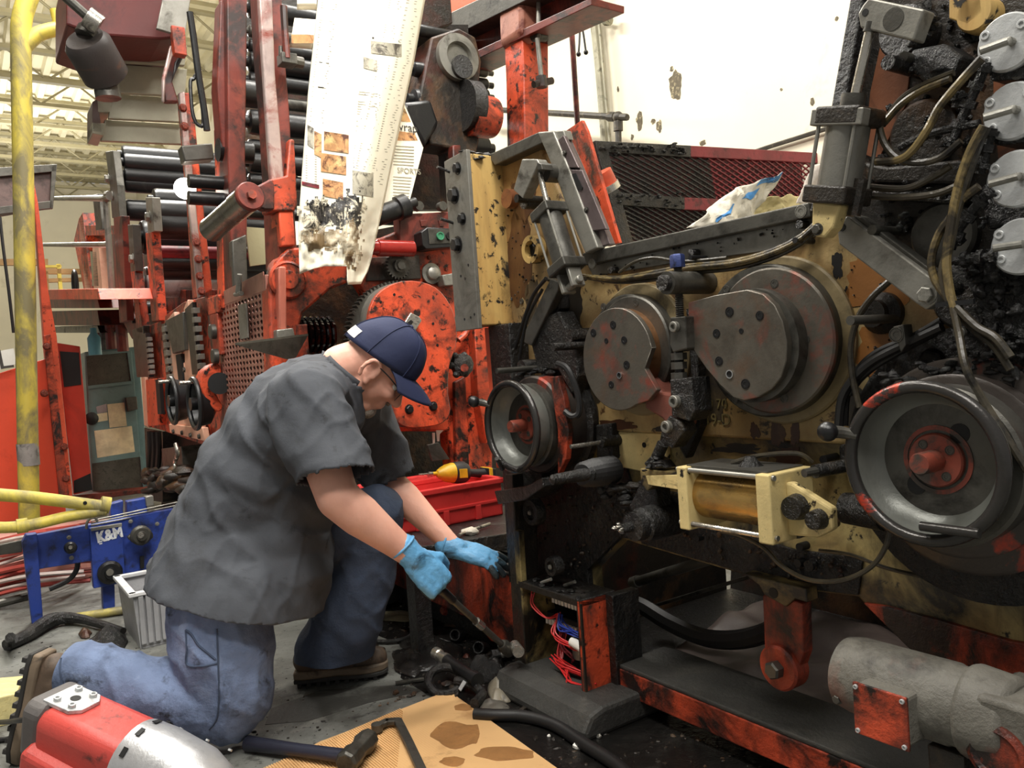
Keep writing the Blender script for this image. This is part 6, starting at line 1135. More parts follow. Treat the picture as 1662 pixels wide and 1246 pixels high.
tag(stuff(MB().prism(P(fl, ou), ZZ * .0015).build('oil_slick', oilm, None, None)), 'wet black oil slick spread on the floor around the press', 'oil')
tag(stuff(MB().prism([p + ZZ * 0 for p in P(fl, [(440, 1150), (520, 1120), (640, 1112), (690, 1120), (600, 1140), (500, 1170), (430, 1176)])], ZZ * .0012).build('oil_slick', mat('dry_dark_oil', (58, 57, 54), .5, dirt=(92, 92, 88), amt=.4, scale=9), None, None)), 'dull dark oil streak on the concrete beside the knee', 'oil')
hm = thing('sledge_hammer', 'short sledge hammer with dark handle resting on the cardboard', 'hammer', fl(560, 1240))
A_, B_ = fl(402, 1206, .022), fl(570, 1228, .035); MB().tube([A_, A_.lerp(B_, .5), B_], [.021, .0165, .018], 14).build('handle', mat('navy_black_handle', (44, 46, 60), .35, dirt=(26, 26, 30), amt=.4, scale=9), hm)
hd_ = (fl(610, 1184, .035) - fl(552, 1246, .035)).normalized(); hc_ = fl(582, 1216, .036); sd_ = hd_.cross(ZZ).normalized()
b = MB(); b.lathe(hc_ - hd_ * .075, hd_, [(.024, 0), (.03, .007), (.03, .05), (.025, .06), (.025, .085), (.031, .1), (.028, .135), (.012, .155)], 8); b.build('head', steeld, hm, 30, .002)
bw = thing('bent_bar', 'black square bent steel bar lying across the cardboard edge', 'bar', fl(650, 1200)); q = [fl(610, 1180, .022), fl(628, 1171, .022), fl(646, 1170, .022), fl(664, 1206, .02), fl(690, 1262, .02)]
b = MB()
for i in range(4): d0 = (q[i + 1] - q[i]); b.box((q[i] + q[i + 1]) / 2, d0 / 2 + d0.normalized() * .005, d0.cross(ZZ).normalized() * .012, ZZ * .007)
b.build('bar', steeld, bw, None, .003); MB().lathe(fl(612, 1180, .022), ZZ, [(.016, -.01), (.016, .01)], 12).build('bar_eye', steeld, bw)
wb_ = thing('timber_block', 'pale sawn timber block at the lower left behind the boot', 'timber', fl(20, 1180)); tm = mat('sawn_pine', (214, 200, 140), .7, stretch=(3, 20, 20), var=.15, dirt=(180, 160, 100), amt=.4, scale=6)
zt = .09; p = P(fl, [(-60, 1207), (44, 1170), (44, 1133), (-60, 1165)]); 
MB().prism([fl(-80, 1200), fl(30, 1172), fl(44, 1140), fl(-70, 1150)], ZZ * zt).build('beam', tm, wb_, None, .004)
# red power tool
pt = thing('power_tool', 'red and silver corded power tool lying in the lower-left foreground', 'power tool', fl(180, 1246))
pA, pB = dp(82, 1166, 2.02), dp(325, 1278, 1.86); ax = (pB - pA).normalized(); upx = (ZZ - ax * ZZ.dot(ax)).normalized(); sdx = ax.cross(upx)
if sdx.y > 0: sdx = -sdx
ptr = mat('tool_red_plastic', (198, 74, 66), .45, dirt=(140, 52, 48), amt=.45, scale=8, soft=.3, var=.08, layers=(((92, 50, 46), .32, 20, .15, (1, 1, 1)),)); ptg = mat('scuffed_gear_case', (196, 196, 198), .35, metal=.5, dirt=(120, 120, 122), amt=.45, scale=8, soft=.3)
def pq(a, s, u): return pA + (ax * a + sdx * s + upx * u) * 1.4
LT = (pB - pA).length
b = MB(); b.prism([pq(.03, -.055, -.05), pq(.03, .055, -.05), pq(.03, .06, .03), pq(.03, .045, .05), pq(.03, -.045, .05), pq(.03, -.06, .03)], ax * .27); b.build('motor_housing', ptr, pt, 30, .014)
b = MB(); b.prism([pq(.02, .03, -.06), pq(.02, .075, -.08), pq(.19, .075, -.09), pq(.19, .03, -.06)], upx * .084); b.build('side_rib', ptr, pt, None, .01)
b = MB(); b.lathe(pq(.2, 0, -.002), ax, [(.082, 0), (.096, .006), (.098, .07), (.09, .18), (.07, .24), (.042, .28)], 32); b.build('gear_case', ptg, pt, 35)
b = MB(); b.lathe(pq(.2, .05, -.045), ax, [(.048, 0), (.05, .014), (.05, .17), (.028, .2)], 20); b.build('gear_case_lower', ptg, pt, 35)
b = MB(); b.prism([pq(-.01, -.052, -.05), pq(-.01, .052, -.05), pq(-.01, .056, .04), pq(-.01, .04, .056), pq(-.01, -.04, .056), pq(-.01, -.056, .04)], ax * .06); b.build('rubber_bumper', mat('grey_rubber', (96, 92, 90), .6), pt, None, .014)
b = MB(); b.prism([pq(.015, -.034, .05), pq(.015, .034, .05), pq(.075, .034, .05), pq(.09, .018, .05), pq(.09, -.018, .05), pq(.075, -.034, .05)], upx * .011); pl_ = b.build('face_plate', alu, pt, None, .002)
for a, s in ((.035, -.022), (.035, .022), (.07, -.022), (.07, .022)): put(CAPB['alu'], 'screw', pl_, pq(a, s, .058), upx, .009)
MB().lathe(pq(.053, 0, .058), upx, [(.0125, 0), (.0125, .001)], 16).build('plate_hole', boreh, pl_)
for k in range(4): a = -.8 + k * .55; MB().box(pq(.222, .0, 0) + (upx * math.cos(a) + sdx * math.sin(a)) * .097, ax * .006, (sdx * math.cos(a) - upx * math.sin(a)) * .011, (upx * math.cos(a) + sdx * math.sin(a)) * .001).build('vent', boreh, pt, None)
for a, ang in ((.25, -.75), (.31, -.7), (.36, -.65)): put(CAPB['alu'], 'screw', pt, pq(a, 0, 0) + (upx * math.cos(ang) + sdx * math.sin(ang)) * .092, upx * math.cos(ang) + sdx * math.sin(ang), .005)
MB().prism([pq(.0, -.03, -.05), pq(.0, .03, -.05), pq(.2, .03, -.05), pq(.2, -.03, -.05)], upx * -.06).build('lower_body', MATS['grey_rubber'], pt, None, .01)
MB().tube([pq(-.01, 0, 0), pq(-.06, .01, -.02), fl(-10, 1172, .03), fl(-60, 1168, .012)], .007, 8).build('power_cord', blackr, pt)
tag(MB().tube([fl(-30, 1205, .008), fl(20, 1198, .008), fl(60, 1192, .008)], .008, 8).build('extension_lead', blackr, None), 'black extension lead lying under the power tool at the left edge', 'cord')
# bars and pipes lying on the left floor
t = thing('pry_bar', 'long greasy black pry bar with a bent foot on the left floor', 'bar', fl(60, 1030)); MB().tube([fl(10, 1048, .02), fl(45, 1030, .03), fl(85, 1006, .035), fl(130, 1004, .03), fl(200, 1024, .02)], [.025, .026, .032, .02, .014], 10).build('bar', grease, t); MB().tube([fl(16, 1044, .03), fl(16, 1036, .06), fl(17, 1034, .09)], .018, 8).build('foot', grease, t)
tag(MB().tube([fl(105, 1004, .02), fl(228, 986, .02)], .018, 12, 2).build('yellow_pipe', yel, None), 'short yellow pipe on the floor in front of the blue conveyor', 'pipe')
tag(MB().tube([fl(-20, 984, .03), fl(50, 966, .03)], .02, 10, 2).build('grey_pipe', steeld, None), 'grey pipe end on the floor left of the blue leg', 'pipe')
def rag(name, label, cx, cy, rx, ry, h, mt, seed, cat='rag'):
    c = fl(cx, cy); X = (fl(cx + rx, cy) - c); Y = (fl(cx, cy - ry) - c)
    def f(s, t):
        a = 2 * math.pi * s; k = 1 + .35 * noise.noise(V((math.cos(a) * 1.6, math.sin(a) * 1.6, seed))); p = c + (X * math.cos(a) + Y * math.sin(a)) * (t * k)
        p.z = .003 + h * (1 - t * t) * (.45 + .8 * abs(noise.noise(p * 14 + V((seed, 0, 0))))) + .3 * h * (1 - t) * noise.noise(p * 40); return p
    return tag(MB().grid(f, 36, 10).build(name, mt, None, 30, 0, .0015), label, cat)
rag('black_rag', 'crumpled shiny black plastic rag beside the grey crate', 178, 1042, 32, 17, .06, greaset, 1)
rag('black_rag', 'small black rag lump on the floor left of the boot', 138, 1030, 10, 7, .03, greaseb, 2)
lf_ = rag('torn_leaf', 'torn beige cardboard strip on the oily floor past the shoe', 645, 1000, 36, 8, .015, mat('dirty_card', (150, 142, 118), .7, dirt=(80, 74, 60), amt=.45, scale=12), 3, 'cardboard')
rag('plastic_scrap', 'crumpled pale plastic scrap against the black foot pad', 812, 1122, 22, 22, .05, mat('dirty_plastic', (130, 122, 106), .4, dirt=(64, 60, 52), amt=.5, scale=16, soft=.2), 4, 'scrap')
rag('plastic_scrap', 'grey dirty plastic scrap lying nearer on the oil slick', 800, 1150, 26, 12, .03, mat('dirty_plastic_b', (96, 92, 84), .45, dirt=(50, 48, 44), amt=.5, scale=14, soft=.2), 5, 'scrap')
rag('black_rag', 'large black oily rag heap under the breaker bar', 705, 1050, 55, 30, .05, oilm, 6); rag('black_rag', 'black oily rag between toe and sill', 668, 1072, 30, 24, .03, oilm, 7); rag('black_rag', 'black wet rag next to the round foot pad corner', 790, 1088, 34, 20, .06, greaset, 8)
ss = thing('impact_socket', 'chrome-ended black socket extension lying on the oily rags', 'tool', fl(720, 1080)); a_, b_ = fl(706, 1058, .065), fl(772, 1102, .05); dd = b_ - a_
MB().lathe(a_, dd, [(.012, 0), (.019, .004), (.019, .03), (.016, .034), (.016, .06), (.02, .064), (.02, .08)], 16).build('chrome_end', chromed, ss); MB().lathe(a_ + dd.normalized() * .08, dd, [(.018, 0), (.018, dd.length - .1), (.022, dd.length - .095), (.022, dd.length - .07)], 16).build('black_body', black, ss)
sh_ = thing('shackle', 'black ring shackle with a pale tag lying before the cardboard', 'shackle', fl(730, 1118)); MB().torus(fl(722, 1104, .03), V((.1, -.5, .86)), .05, .013, 36, 10).build('ring', grease, sh_); MB().tube([fl(740, 1105, .03), fl(765, 1110, .03), fl(782, 1126, .02), fl(770, 1142, .02)], .015, 10).build('hook', grease, sh_); MB().prism(P(fl, [(744, 1118), (752, 1104), (757, 1108), (748, 1122)], .05), ZZ * .002).build('tag', alu, sh_, None)
for i, (x, y, lab) in enumerate(((780, 1050, 'open black pipe end near the bar socket'), (742, 1030, 'black stub of rod by the sill opening'))):
    t = thing('pipe_stub', lab, 'pipe', fl(x, y)); MB().lathe(fl(x, y, .04), V((-.3, -.8, .3)), [(.014, -.05), (.02, 0), (.02, .02), (.016, .02), (.015, -.02)], 16).build('stub', grease, t)
t = thing('steel_bolt', 'bright steel bolt end beside the post foot', 'bolt', fl(825, 1060)); MB().cyl(fl(812, 1062, .03), fl(826, 1057, .035), .014, None, 12).build('shank', chromed, t); MB().cyl(fl(798, 1064, .03), fl(812, 1062, .03), .022, None, 6).build('head', grease, t)
tag(MB().tube([fl(770, 1158, .018), fl(800, 1160, .018), fl(850, 1162, .018), fl(900, 1176, .018), fl(950, 1208, .018), fl(1000, 1240, .018), fl(1040, 1280, .018)], .0165, 12).build('floor_hose', blackr, None), 'thick black hose curving over the floor in front of the foot pad', 'hose')
tag(MB().tube([fl(600, 1040, .01), fl(640, 1040, .012), (fl(668, 1030, .015)), fl(672, 1010, .02)], .008, 8).build('strap', grease, None), 'greasy black strap end by the toe of the shoe', 'strap')
for i, (x, y, r, lab) in enumerate(((938, 1216, .012, 'white paint chip near the black floor hose'), (891, 1196, .005, 'tiny white crumb on the oil beside the cardboard'), (1163, 1150, .005, 'small bright chip on the base beam'), (972, 1198, .008, 'small steel nut by the foot pad corner'))):
    if i == 2: continue
    c0 = fl(x, y); b = MB(); b.ball(c0 + ZZ * r * .7, (r, r * .8, r * .8), 8, 5)
    for k, v in enumerate(b.v): b.v[k] = v + (v - c0) * .4 * noise.noise(v * 200)
    tag(b.build('floor_chip' if i != 3 else 'hex_nut', white if i != 3 else steel, None, 20), lab, 'chip' if i != 3 else 'nut')
# ================================================================ scattered tar and grit
rnd = random.Random(77)
def scatter(n, poly, w, r0, r1, parent, seed, mt=None):
    xs = [p[0] for p in poly]; ys = [p[1] for p in poly]; pts = []
    while len(pts) < n:
        x, y = rnd.uniform(min(xs), max(xs)), rnd.uniform(min(ys), max(ys)); ins = False
        for (xa, ya), (xb, yb) in zip(poly, poly[1:] + poly[:1]):
            if (ya > y) != (yb > y) and x < (xb - xa) * (y - ya) / (yb - ya) + xa: ins = not ins
        if ins: pts.append((x, y))
    b = MB()
    for x, y in pts:
        c = m(x, y, w); r = r0 * (r1 / r0) ** rnd.random(); i0 = len(b.v); b.ball(c, (r * rnd.uniform(.6, 1.5), r * rnd.uniform(.6, 1.5), r * rnd.uniform(.5, 1.3)), 8, 5)
        for i in range(i0, len(b.v)): d = b.v[i] - c; b.v[i] = c + d * (1 + .7 * noise.noise(b.v[i] * (1.4 / r)))
    return stuff(b.build('tar_clots', mt or greaset, parent, 60))
scatter(150, [(1410, 300), (1450, 20), (1600, -10), (1590, 300), (1600, 560), (1520, 540), (1440, 400)], WF + .012, .003, .011, press, 1)
scatter(70, [(1560, 420), (1662, 430), (1662, 620), (1560, 560)], -.025, .003, .011, press, 2)
scatter(60, [(1480, 580), (1662, 560), (1662, 660), (1600, 620), (1480, 620)], -.05, .003, .010, press, 3)
scatter(80, [(850, 780), (1000, 780), (1030, 860), (950, 930), (855, 940)], WF - .015, .002, .008, press, 4, greaseb)
scatter(60, [(1050, 840), (1390, 910), (1380, 955), (1180, 915)], WF - .012, .002, .006, press, 5, greaseb)
scatter(40, [(955, 455), (1300, 395), (1310, 345), (960, 430)], WF + .01, .0015, .004, press, 6)
scatter(60, [(800, 300), (860, 280), (880, 560), (830, 560)], WF + .002, .0015, .005, press, 7)
scatter(40, [(1310, 480), (1400, 400), (1480, 520), (1400, 640), (1340, 700)], WF + .002, .0015, .006, press, 8)
b = MB()                                              # loose grit and crumbs on the oily floor
for x0, x1, y0, y1, n_, r0, r1 in ((640, 840, 1010, 1140, 170, .003, .014), (860, 1250, 1190, 1246, 90, .002, .006), (560, 720, 960, 1060, 90, .003, .012), (380, 640, 1100, 1200, 60, .0015, .005), (20, 240, 1040, 1110, 40, .0015, .006), (1050, 1400, 1100, 1240, 0, .002, .005)):
    for _ in range(n_):
        c = fl(rnd.uniform(x0, x1), rnd.uniform(y0, y1)); r = r0 * (r1 / r0) ** (rnd.random() ** 1.6); c.z = r * .4; i0 = len(b.v); b.ball(c, (r * rnd.uniform(.6, 1.8), r * rnd.uniform(.6, 1.8), r * .6), 7, 4)
        for i in range(i0, len(b.v)): d = b.v[i] - c; b.v[i] = c + d * (1 + .6 * noise.noise(b.v[i] * (1.3 / r)))
tag(stuff(b.build('floor_grit', greaseb, None, 40)), 'loose black grit and crumbs scattered on the oily floor', 'grit')
for i, (x, y, l, a, lab) in enumerate(((690, 1030, .1, .4, 'thin black splinter of metal nearest the red sill'), (735, 1015, .07, -.5, 'short black rod scrap left of the bar socket'), (665, 1105, .09, .2, 'flat dark shim lying just above the cardboard corner'), (850, 1150, .06, 1.0, 'dark wood splinter beside the floor hose'))):
    c = fl(x, y, .008); d = V((math.cos(a), math.sin(a), 0)); tag(MB().box(c, d * l / 2, d.cross(ZZ) * .007, ZZ * .004).build('metal_scrap', greaseb if i % 2 else steeld, None, None, .001), lab, 'scrap')

# stains on the side frame
st_rust = mat('rust_run', (72, 44, 28), .4, dirt=(120, 86, 48), amt=.42, scale=9, soft=.25, stretch=(1, 1, .3)); st_soot = mat('soot_patch', (48, 42, 35), .4, dirt=(110, 94, 66), amt=.45, scale=7, soft=.3); st_ochre = mat('orange_brown_patch', (152, 100, 48), .45, dirt=(92, 70, 46), amt=.46, scale=5, soft=.3); st_blk = mat('black_smear', (28, 25, 22), .3)
def fstain(cx, cy, rx, ry, seed, mt, w=WF + .001, amp=.55):
    pts = []
    for i in range(40):
        a = 2 * math.pi * i / 40; k = 1 + amp * noise.noise(V((math.cos(a) * 1.8, math.sin(a) * 1.8, seed))) + .25 * noise.noise(V((math.cos(a) * 6, math.sin(a) * 6, seed + 4))); pts.append(m(cx + rx * k * math.cos(a), cy + ry * k * math.sin(a), w))
    MB().prism(pts, NN * -.0008).build('stain', mt, sf, None)
for i, a in enumerate([(1430, 470, 52, 62, st_ochre), (1440, 580, 46, 40, st_ochre), (1262, 700, 12, 26, st_rust), (1290, 702, 8, 20, st_rust), (1225, 700, 8, 14, st_rust), (1358, 432, 9, 20, st_blk), (1374, 478, 5, 12, st_blk), (1345, 620, 5, 14, st_blk), (1150, 640, 26, 40, st_soot), (1128, 600, 14, 60, st_soot), (960, 640, 16, 40, st_soot), (930, 500, 14, 40, st_soot), (850, 330, 20, 36, st_rust), (842, 420, 20, 70, st_rust), (862, 490, 10, 40, st_soot), (1380, 640, 18, 50, st_soot), (1345, 520, 8, 60, st_soot), (1000, 690, 30, 8, st_rust), (1090, 695, 26, 6, st_soot)]): fstain(a[0], a[1], a[2], a[3], i * 2.7, a[4])
for x, y, rx, ry, mt in ((1280, 742, 26, 18, st_rust), (1200, 728, 40, 8, st_soot), (1060, 815, 30, 12, st_soot)): fstain(x, y, rx, ry, x * .1, mt, WF - .0235)
# ================================================================ the kneeling man
import bmesh, mathutils
from mathutils import bvhtree
def organic(name, mb, voxel, smooth, mt, parent, cuts=(), disp=None, solid=0, extra_smooth=0):
    """closed overlapping volumes fused into one continuous skin"""
    me = mb.mesh(name, None, None); o = bpy.data.objects.new(name, me); sc.collection.objects.link(o)
    md = o.modifiers.new('fuse', 'REMESH'); md.mode = 'VOXEL'; md.voxel_size = voxel
    sm = o.modifiers.new('soft', 'SMOOTH'); sm.factor = .5; sm.iterations = smooth
    dg = bpy.context.evaluated_depsgraph_get(); out = bpy.data.meshes.new_from_object(o.evaluated_get(dg))
    bpy.data.objects.remove(o); bpy.data.meshes.remove(me)
    if cuts or disp:
        bm = bmesh.new(); bm.from_mesh(out)
        for p, n in cuts:
            bmesh.ops.bisect_plane(bm, geom=bm.verts[:] + bm.edges[:] + bm.faces[:], plane_co=p, plane_no=n, clear_outer=True)
        bm.normal_update()
        if disp:
            nl = [v.normal.copy() for v in bm.verts]
            for v, nn_ in zip(bm.verts, nl): v.co += nn_ * disp(v.co)
        bm.to_mesh(out); bm.free()
    out.name = name; out.materials.clear(); out.materials.append(mt); out.shade_smooth()
    ob = link(bpy.data.objects.new(name, out), parent)
    if solid: md = ob.modifiers.new('thick', 'SOLIDIFY'); md.thickness = solid; md.offset = 1
    return ob
def cap(b, p0, p1, r0, r1, n=18):
    b.cyl(p0, p1, r0, r1, n); b.ball(p0, r0, n, 10); b.ball(p1, r1, n, 10); return b
def chain(b, pts):
    for (p0, r0), (p1, r1) in zip(pts, pts[1:]): cap(b, p0, p1, r0, r1)
    return b
skin = mat('skin', (228, 172, 150), .5, dirt=(208, 136, 116), amt=.4, scale=9, soft=.4, var=.08, bump=.12, tint=(206, 142, 120), tamt=.3)
_b = skin.node_tree.nodes['Principled BSDF']; _b.inputs['Subsurface Weight'].default_value = .12; _b.inputs['Subsurface Radius'].default_value = (.02, .008, .005); _b.inputs['Subsurface Scale'].default_value = .5
shirtm = mat('charcoal_work_shirt', (72, 75, 81), .85, dirt=(50, 53, 58), amt=.4, scale=5, soft=.35, var=.12, bump=.2, tint=(50, 50, 50), tamt=.12, tscale=6, layers=(((46, 47, 50), .36, 3, .3, (1, 1, 1)), ((36, 36, 38), .26, 9, .1, (1, 1, 1))))
jeanm = mat('worn_denim', (112, 128, 160), .85, dirt=(58, 66, 86), amt=.48, scale=8, soft=.3, var=.2, bump=.4, tint=(124, 144, 178), tamt=.35, tscale=6, layers=(((64, 72, 94), .42, 4, .25, (1, 1, 1)), ((150, 164, 190), .34, 6, .2, (1, 1, .5)), ((44, 46, 54), .3, 14, .12, (1, 1, 1))))
jeanm2 = mat('shade_and_seam_denim', (64, 76, 98), .85, dirt=(42, 46, 56), amt=.5, scale=7, soft=.3, var=.2, bump=.4)  # far leg's shade put into the colour; seams share this denim
glovem = mat('blue_nitrile', (104, 168, 214), .4, dirt=(36, 40, 44), amt=.46, scale=11, soft=.14, var=.12, bump=.3)
gloveg = mat('greasy_nitrile', (44, 52, 56), .3, dirt=(96, 130, 146), amt=.4, scale=14, soft=.2, bump=.4)
capm = mat('navy_cap', (32, 40, 72), .8, var=.15, bump=.15); bootm = mat('brown_boot_leather', (88, 72, 58), .6, dirt=(48, 42, 36), amt=.5, scale=8); solem = mat('boot_sole', (118, 102, 84), .7, dirt=(52, 46, 40), amt=.45, scale=10); treadm = mat('boot_tread', (44, 42, 40), .7)
man = thing('person', 'man in charcoal shirt, jeans and navy cap kneeling and gripping a breaker bar', 'person', fl(400, 1200))
d_ = dp
# skeleton: pixel and depth
HIPR, KNR, ANR = d_(345, 940, 2.27), d_(372, 1152, 2.19), d_(128, 1090, 2.2)
HIPL, KNL, ANL = d_(380, 935, 2.5), d_(610, 832, 2.56), d_(545, 1052, 2.58)
SHR, ELR, WRR = d_(497, 655, 2.17), d_(548, 808, 2.1), d_(668, 902, 2.14)
SHL, ELL, WRL = d_(590, 660, 2.6), d_(625, 775, 2.66), d_(738, 890, 2.60)
HC_ = d_(612, 595, 2.4); NKB = d_(545, 640, 2.4)
Fh = (RT * .70 - UPV * .71 + FW * .10).normalized(); Uh = (RT * .71 + UPV * .70); Uh = (Uh - Fh * Uh.dot(Fh)).normalized(); Lh = Fh.cross(Uh)
if Lh.dot(FW) < 0: Lh = -Lh
def hp(f, u, l): return HC_ + Fh * f + Uh * u + Lh * l
HM = Matrix(((Fh.x, Lh.x, Uh.x), (Fh.y, Lh.y, Uh.y), (Fh.z, Lh.z, Uh.z)))
b = MB()
b.ball(hp(-.012, .03, 0), (.104, .078, .1), 24, 14, HM); b.ball(hp(.03, -.03, 0), (.068, .064, .085), 22, 12, HM); b.ball(hp(.052, -.098, 0), (.036, .038, .034), 14, 8, HM); b.ball(hp(.0, -.075, 0), (.055, .066, .05), 18, 10, HM)
b.ball(hp(.085, .028, 0), (.02, .056, .02), 16, 8, HM)                       # brow
b.ball(hp(.075, -.03, .035), (.028, .026, .024), 12, 8, HM); b.ball(hp(.075, -.03, -.035), (.028, .026, .024), 12, 8, HM)
cap(b, hp(.094, .006, 0), hp(.118, -.036, 0), .011, .0165, 12); b.ball(hp(.108, -.042, .013), .011, 10, 6); b.ball(hp(.108, -.042, -.013), .011, 10, 6)
b.ball(hp(.088, -.068, 0), (.014, .026, .008), 12, 8, HM); b.ball(hp(.086, -.082, 0), (.014, .024, .008), 12, 8, HM)
chain(b, [(hp(-.045, -.02, 0), .068), (hp(-.07, -.075, 0), .07), (NKB, .078), (d_(500, 720, 2.4), .13)]); cap(b, hp(-.01, -.08, 0), d_(545, 655, 2.4), .05, .06)
for s_ in (1, -1):                                                            # ears: rim, lobe, hollow left between
    for k in range(9):
        a = math.radians(-20 + k * 31); b.ball(hp(-.004 + .022 * math.cos(a), -.012 + .034 * math.sin(a), s_ * (.088 - .011 * math.cos(a))), .0095, 10, 6)
    b.ball(hp(.01, -.047, s_ * .075), .0105, 10, 6); b.ball(hp(.0, -.013, s_ * .073), (.022, .009, .034), 12, 6, HM)
chain(b, [(d_(500, 720, 2.4), .13), (d_(420, 830, 2.4), .15), (d_(365, 920, 2.4), .15)]); cap(b, SHR, SHL, .07, .07)
chain(b, [(SHR, .07), (ELR, .056), (ELR.lerp(WRR, .3), .056), (ELR.lerp(WRR, .75), .04), (WRR, .033)])
chain(b, [(SHL, .07), (ELL, .05), (ELL.lerp(WRL, .3), .052), (ELL.lerp(WRL, .75), .037), (WRL, .031)])
body = organic('body', b, .0065, 5, skin, man)
# hair and goatee
hairm = mat('grey_stubble', (150, 140, 128), .8, dirt=(110, 100, 90), amt=.5, scale=60, bump=.6)
b = MB(); b.ball(hp(.075, -.112, 0), (.024, .026, .026), 14, 8, HM); b.ball(hp(.066, -.124, 0), (.018, .018, .014), 12, 8, HM); b.ball(hp(.102, -.056, 0), (.008, .03, .007), 12, 6, HM)
organic('goatee', b, .005, 2, hairm, man)
b = MB(); b.ball(hp(-.03, .002, 0), (.088, .0795, .045), 22, 10, HM); organic('hair', b, .008, 2, hairm, man) if False else None
# cap: panels crown, bill, strap
b = MB()
def crown(s, t):
    a = 2 * math.pi * s; h = t * math.pi / 2
    rim = -.014 + .022 * math.cos(a)
    f = -.012 + .122 * math.cos(a) * math.cos(h) ** .8; l = .094 * math.sin(a) * math.cos(h) ** .8; u = .038 + rim * (1 - t) + (.118) * math.sin(h)
    p = hp(f, u, l); return p + (p - HC_).normalized() * (.0025 * noise.noise(p * 22))
cp_ = MB().grid(crown, 48, 14).build('cap', capm, man, 60, 0, .003)
def bill(s, t):
    a = math.radians(-66 + 132 * s); base = (.116 * math.cos(a), .09 * math.sin(a)); out = (.212 * math.cos(a * .9), .1 * math.sin(a))
    f = base[0] + (out[0] - base[0]) * t; l = base[1] + (out[1] - base[1]) * t; return hp(f - .012, .049 + .004 * t - .02 * t * t - 2.6 * l * l * (1 + .6 * t), l)
MB().grid(bill, 24, 10).build('bill', capm, cp_, 60, 0, .004)
b = MB(); b.ball(hp(-.012, .155, 0), .008, 10, 6); b.build('button', capm, cp_)
b = MB(); 
MB().grid(lambda s, t: crown(.53 + .09 * s, .05 + .14 * t) + (crown(.53 + .09 * s, .05 + .14 * t) - HC_).normalized() * .004, 6, 4).build('white_patch', white, cp_, 60)
for k in range(6): MB().tube([crown(k / 6 + .04, t / 8) + (crown(k / 6 + .04, t / 8) - HC_).normalized() * .003 for t in range(9)], .0014, 5).build('seam', capm, cp_)
# glasses
gl = MB()
for s_ in (1, -1):
    gl.tube([hp(.0, .012, s_ * .084), hp(.05, .012, s_ * .083), hp(.1, .004, s_ * .07)], .0022, 6); gl.tube([hp(.0, .012, s_ * .084), hp(-.02, .006, s_ * .082), hp(-.028, -.012, s_ * .081)], .002, 6)
    gl.lathe(hp(.108, -.008, s_ * .036), Fh, [(.0225, -.001), (.0245, 0), (.0225, .001), (.0225, -.001)], 24, False, False)
gl.tube([hp(.109, 0, .014), hp(.114, .003, 0), hp(.109, 0, -.014)], .0018, 6)
glo = gl.build('glasses', black, man); lensm = mat('clear_lens', (235, 240, 240), .05, trans=.9, bump=0, var=0)
for s_ in (1, -1): MB().lathe(hp(.108, -.008, s_ * .036), Fh, [(.0225, -.0006), (.0225, .0006)], 24).build('lens', lensm, glo)
for s_ in (1, -1): MB().ball(hp(.078, -.004, s_ * .034), .012, 12, 8).build('eye', white, man); MB().ball(hp(.0855, -.006, s_ * .034), .0055, 8, 6).build('iris', boreh, man.children[-1])
# shirt
b = MB(); M3 = Matrix.Identity(3)
DZ = Matrix(((1, 0, 0), (0, 1.12, 0), (0, 0, 1)))
for x, y, d, r in [(368, 948, 2.34, .215), (378, 920, 2.36, .21), (402, 905, 2.37, .2), (386, 868, 2.38, .19), (404, 815, 2.38, .187), (428, 768, 2.38, .183), (455, 720, 2.38, .178), (482, 685, 2.38, .168), (512, 655, 2.38, .14), (440, 940, 2.34, .17), (425, 970, 2.3, .16), (440, 880, 2.37, .17), (470, 800, 2.38, .15), (505, 730, 2.38, .14), (350, 962, 2.3, .185), (395, 985, 2.28, .19)]: b.ball(d_(x, y, d), r, 22, 14, DZ)
cap(b, d_(500, 650, 2.2), d_(540, 640, 2.4), .098, .085); cap(b, d_(540, 640, 2.4), d_(590, 660, 2.58), .085, .095); cap(b, d_(488, 655, 2.24), d_(470, 700, 2.26), .1, .11)
chain(b, [(SHR, .1), (SHR.lerp(ELR, .45), .1), (d_(556, 790, 2.09), .098)]); chain(b, [(SHL, .085), (SHL.lerp(ELL, .5), .085), (d_(638, 790, 2.67), .085)])
cap(b, NKB, d_(562, 600, 2.4), .09, .078)
def folds(p):
    q = V((p.x * 5 + p.z * 6, p.y * 5, p.z * 2.2 - p.x * 2.5)); a = noise.noise(q); c = noise.noise(q * 2.3 + V((3, 1, 7)))
    r = 1 - abs(noise.noise(V((p.x * 9 + p.z * 7, p.y * 7, (p.z - p.x) * 2.5)))) * 2
    r2 = 1 - abs(noise.noise(V((p.x * 14 - p.z * 9, p.y * 9, (p.z + p.x) * 4 + 3)))) * 2.4
    return .012 * a + .006 * c + .010 * max(0, r) ** 2 + .005 * max(0, r2) ** 3
hem = (d_(247, 948, 2.24), d_(480, 1018, 2.14)); hn = (hem[1] - hem[0]).cross(FW).normalized(); hn = hn if hn.z < 0 else -hn
ar = (ELR - SHR).normalized(); al = (ELL - SHL).normalized()
shirt = organic('shirt', b, .0085, 9, shirtm, man, [(hem[0], hn)], folds)
bm = bmesh.new(); bm.from_mesh(shirt.data)                                     # open the sleeves and the neck
def cut_local(p, n, c, rad):
    vs = [v for v in bm.verts if (v.co - V(p)).dot(V(n)) > 0 and (v.co - V(c)).length < rad]; bmesh.ops.delete(bm, geom=vs, context='VERTS')
cut_local(d_(556, 772, 2.1), (d_(556, 772, 2.1) - d_(540, 680, 2.14)).normalized(), d_(558, 800, 2.09), .17)
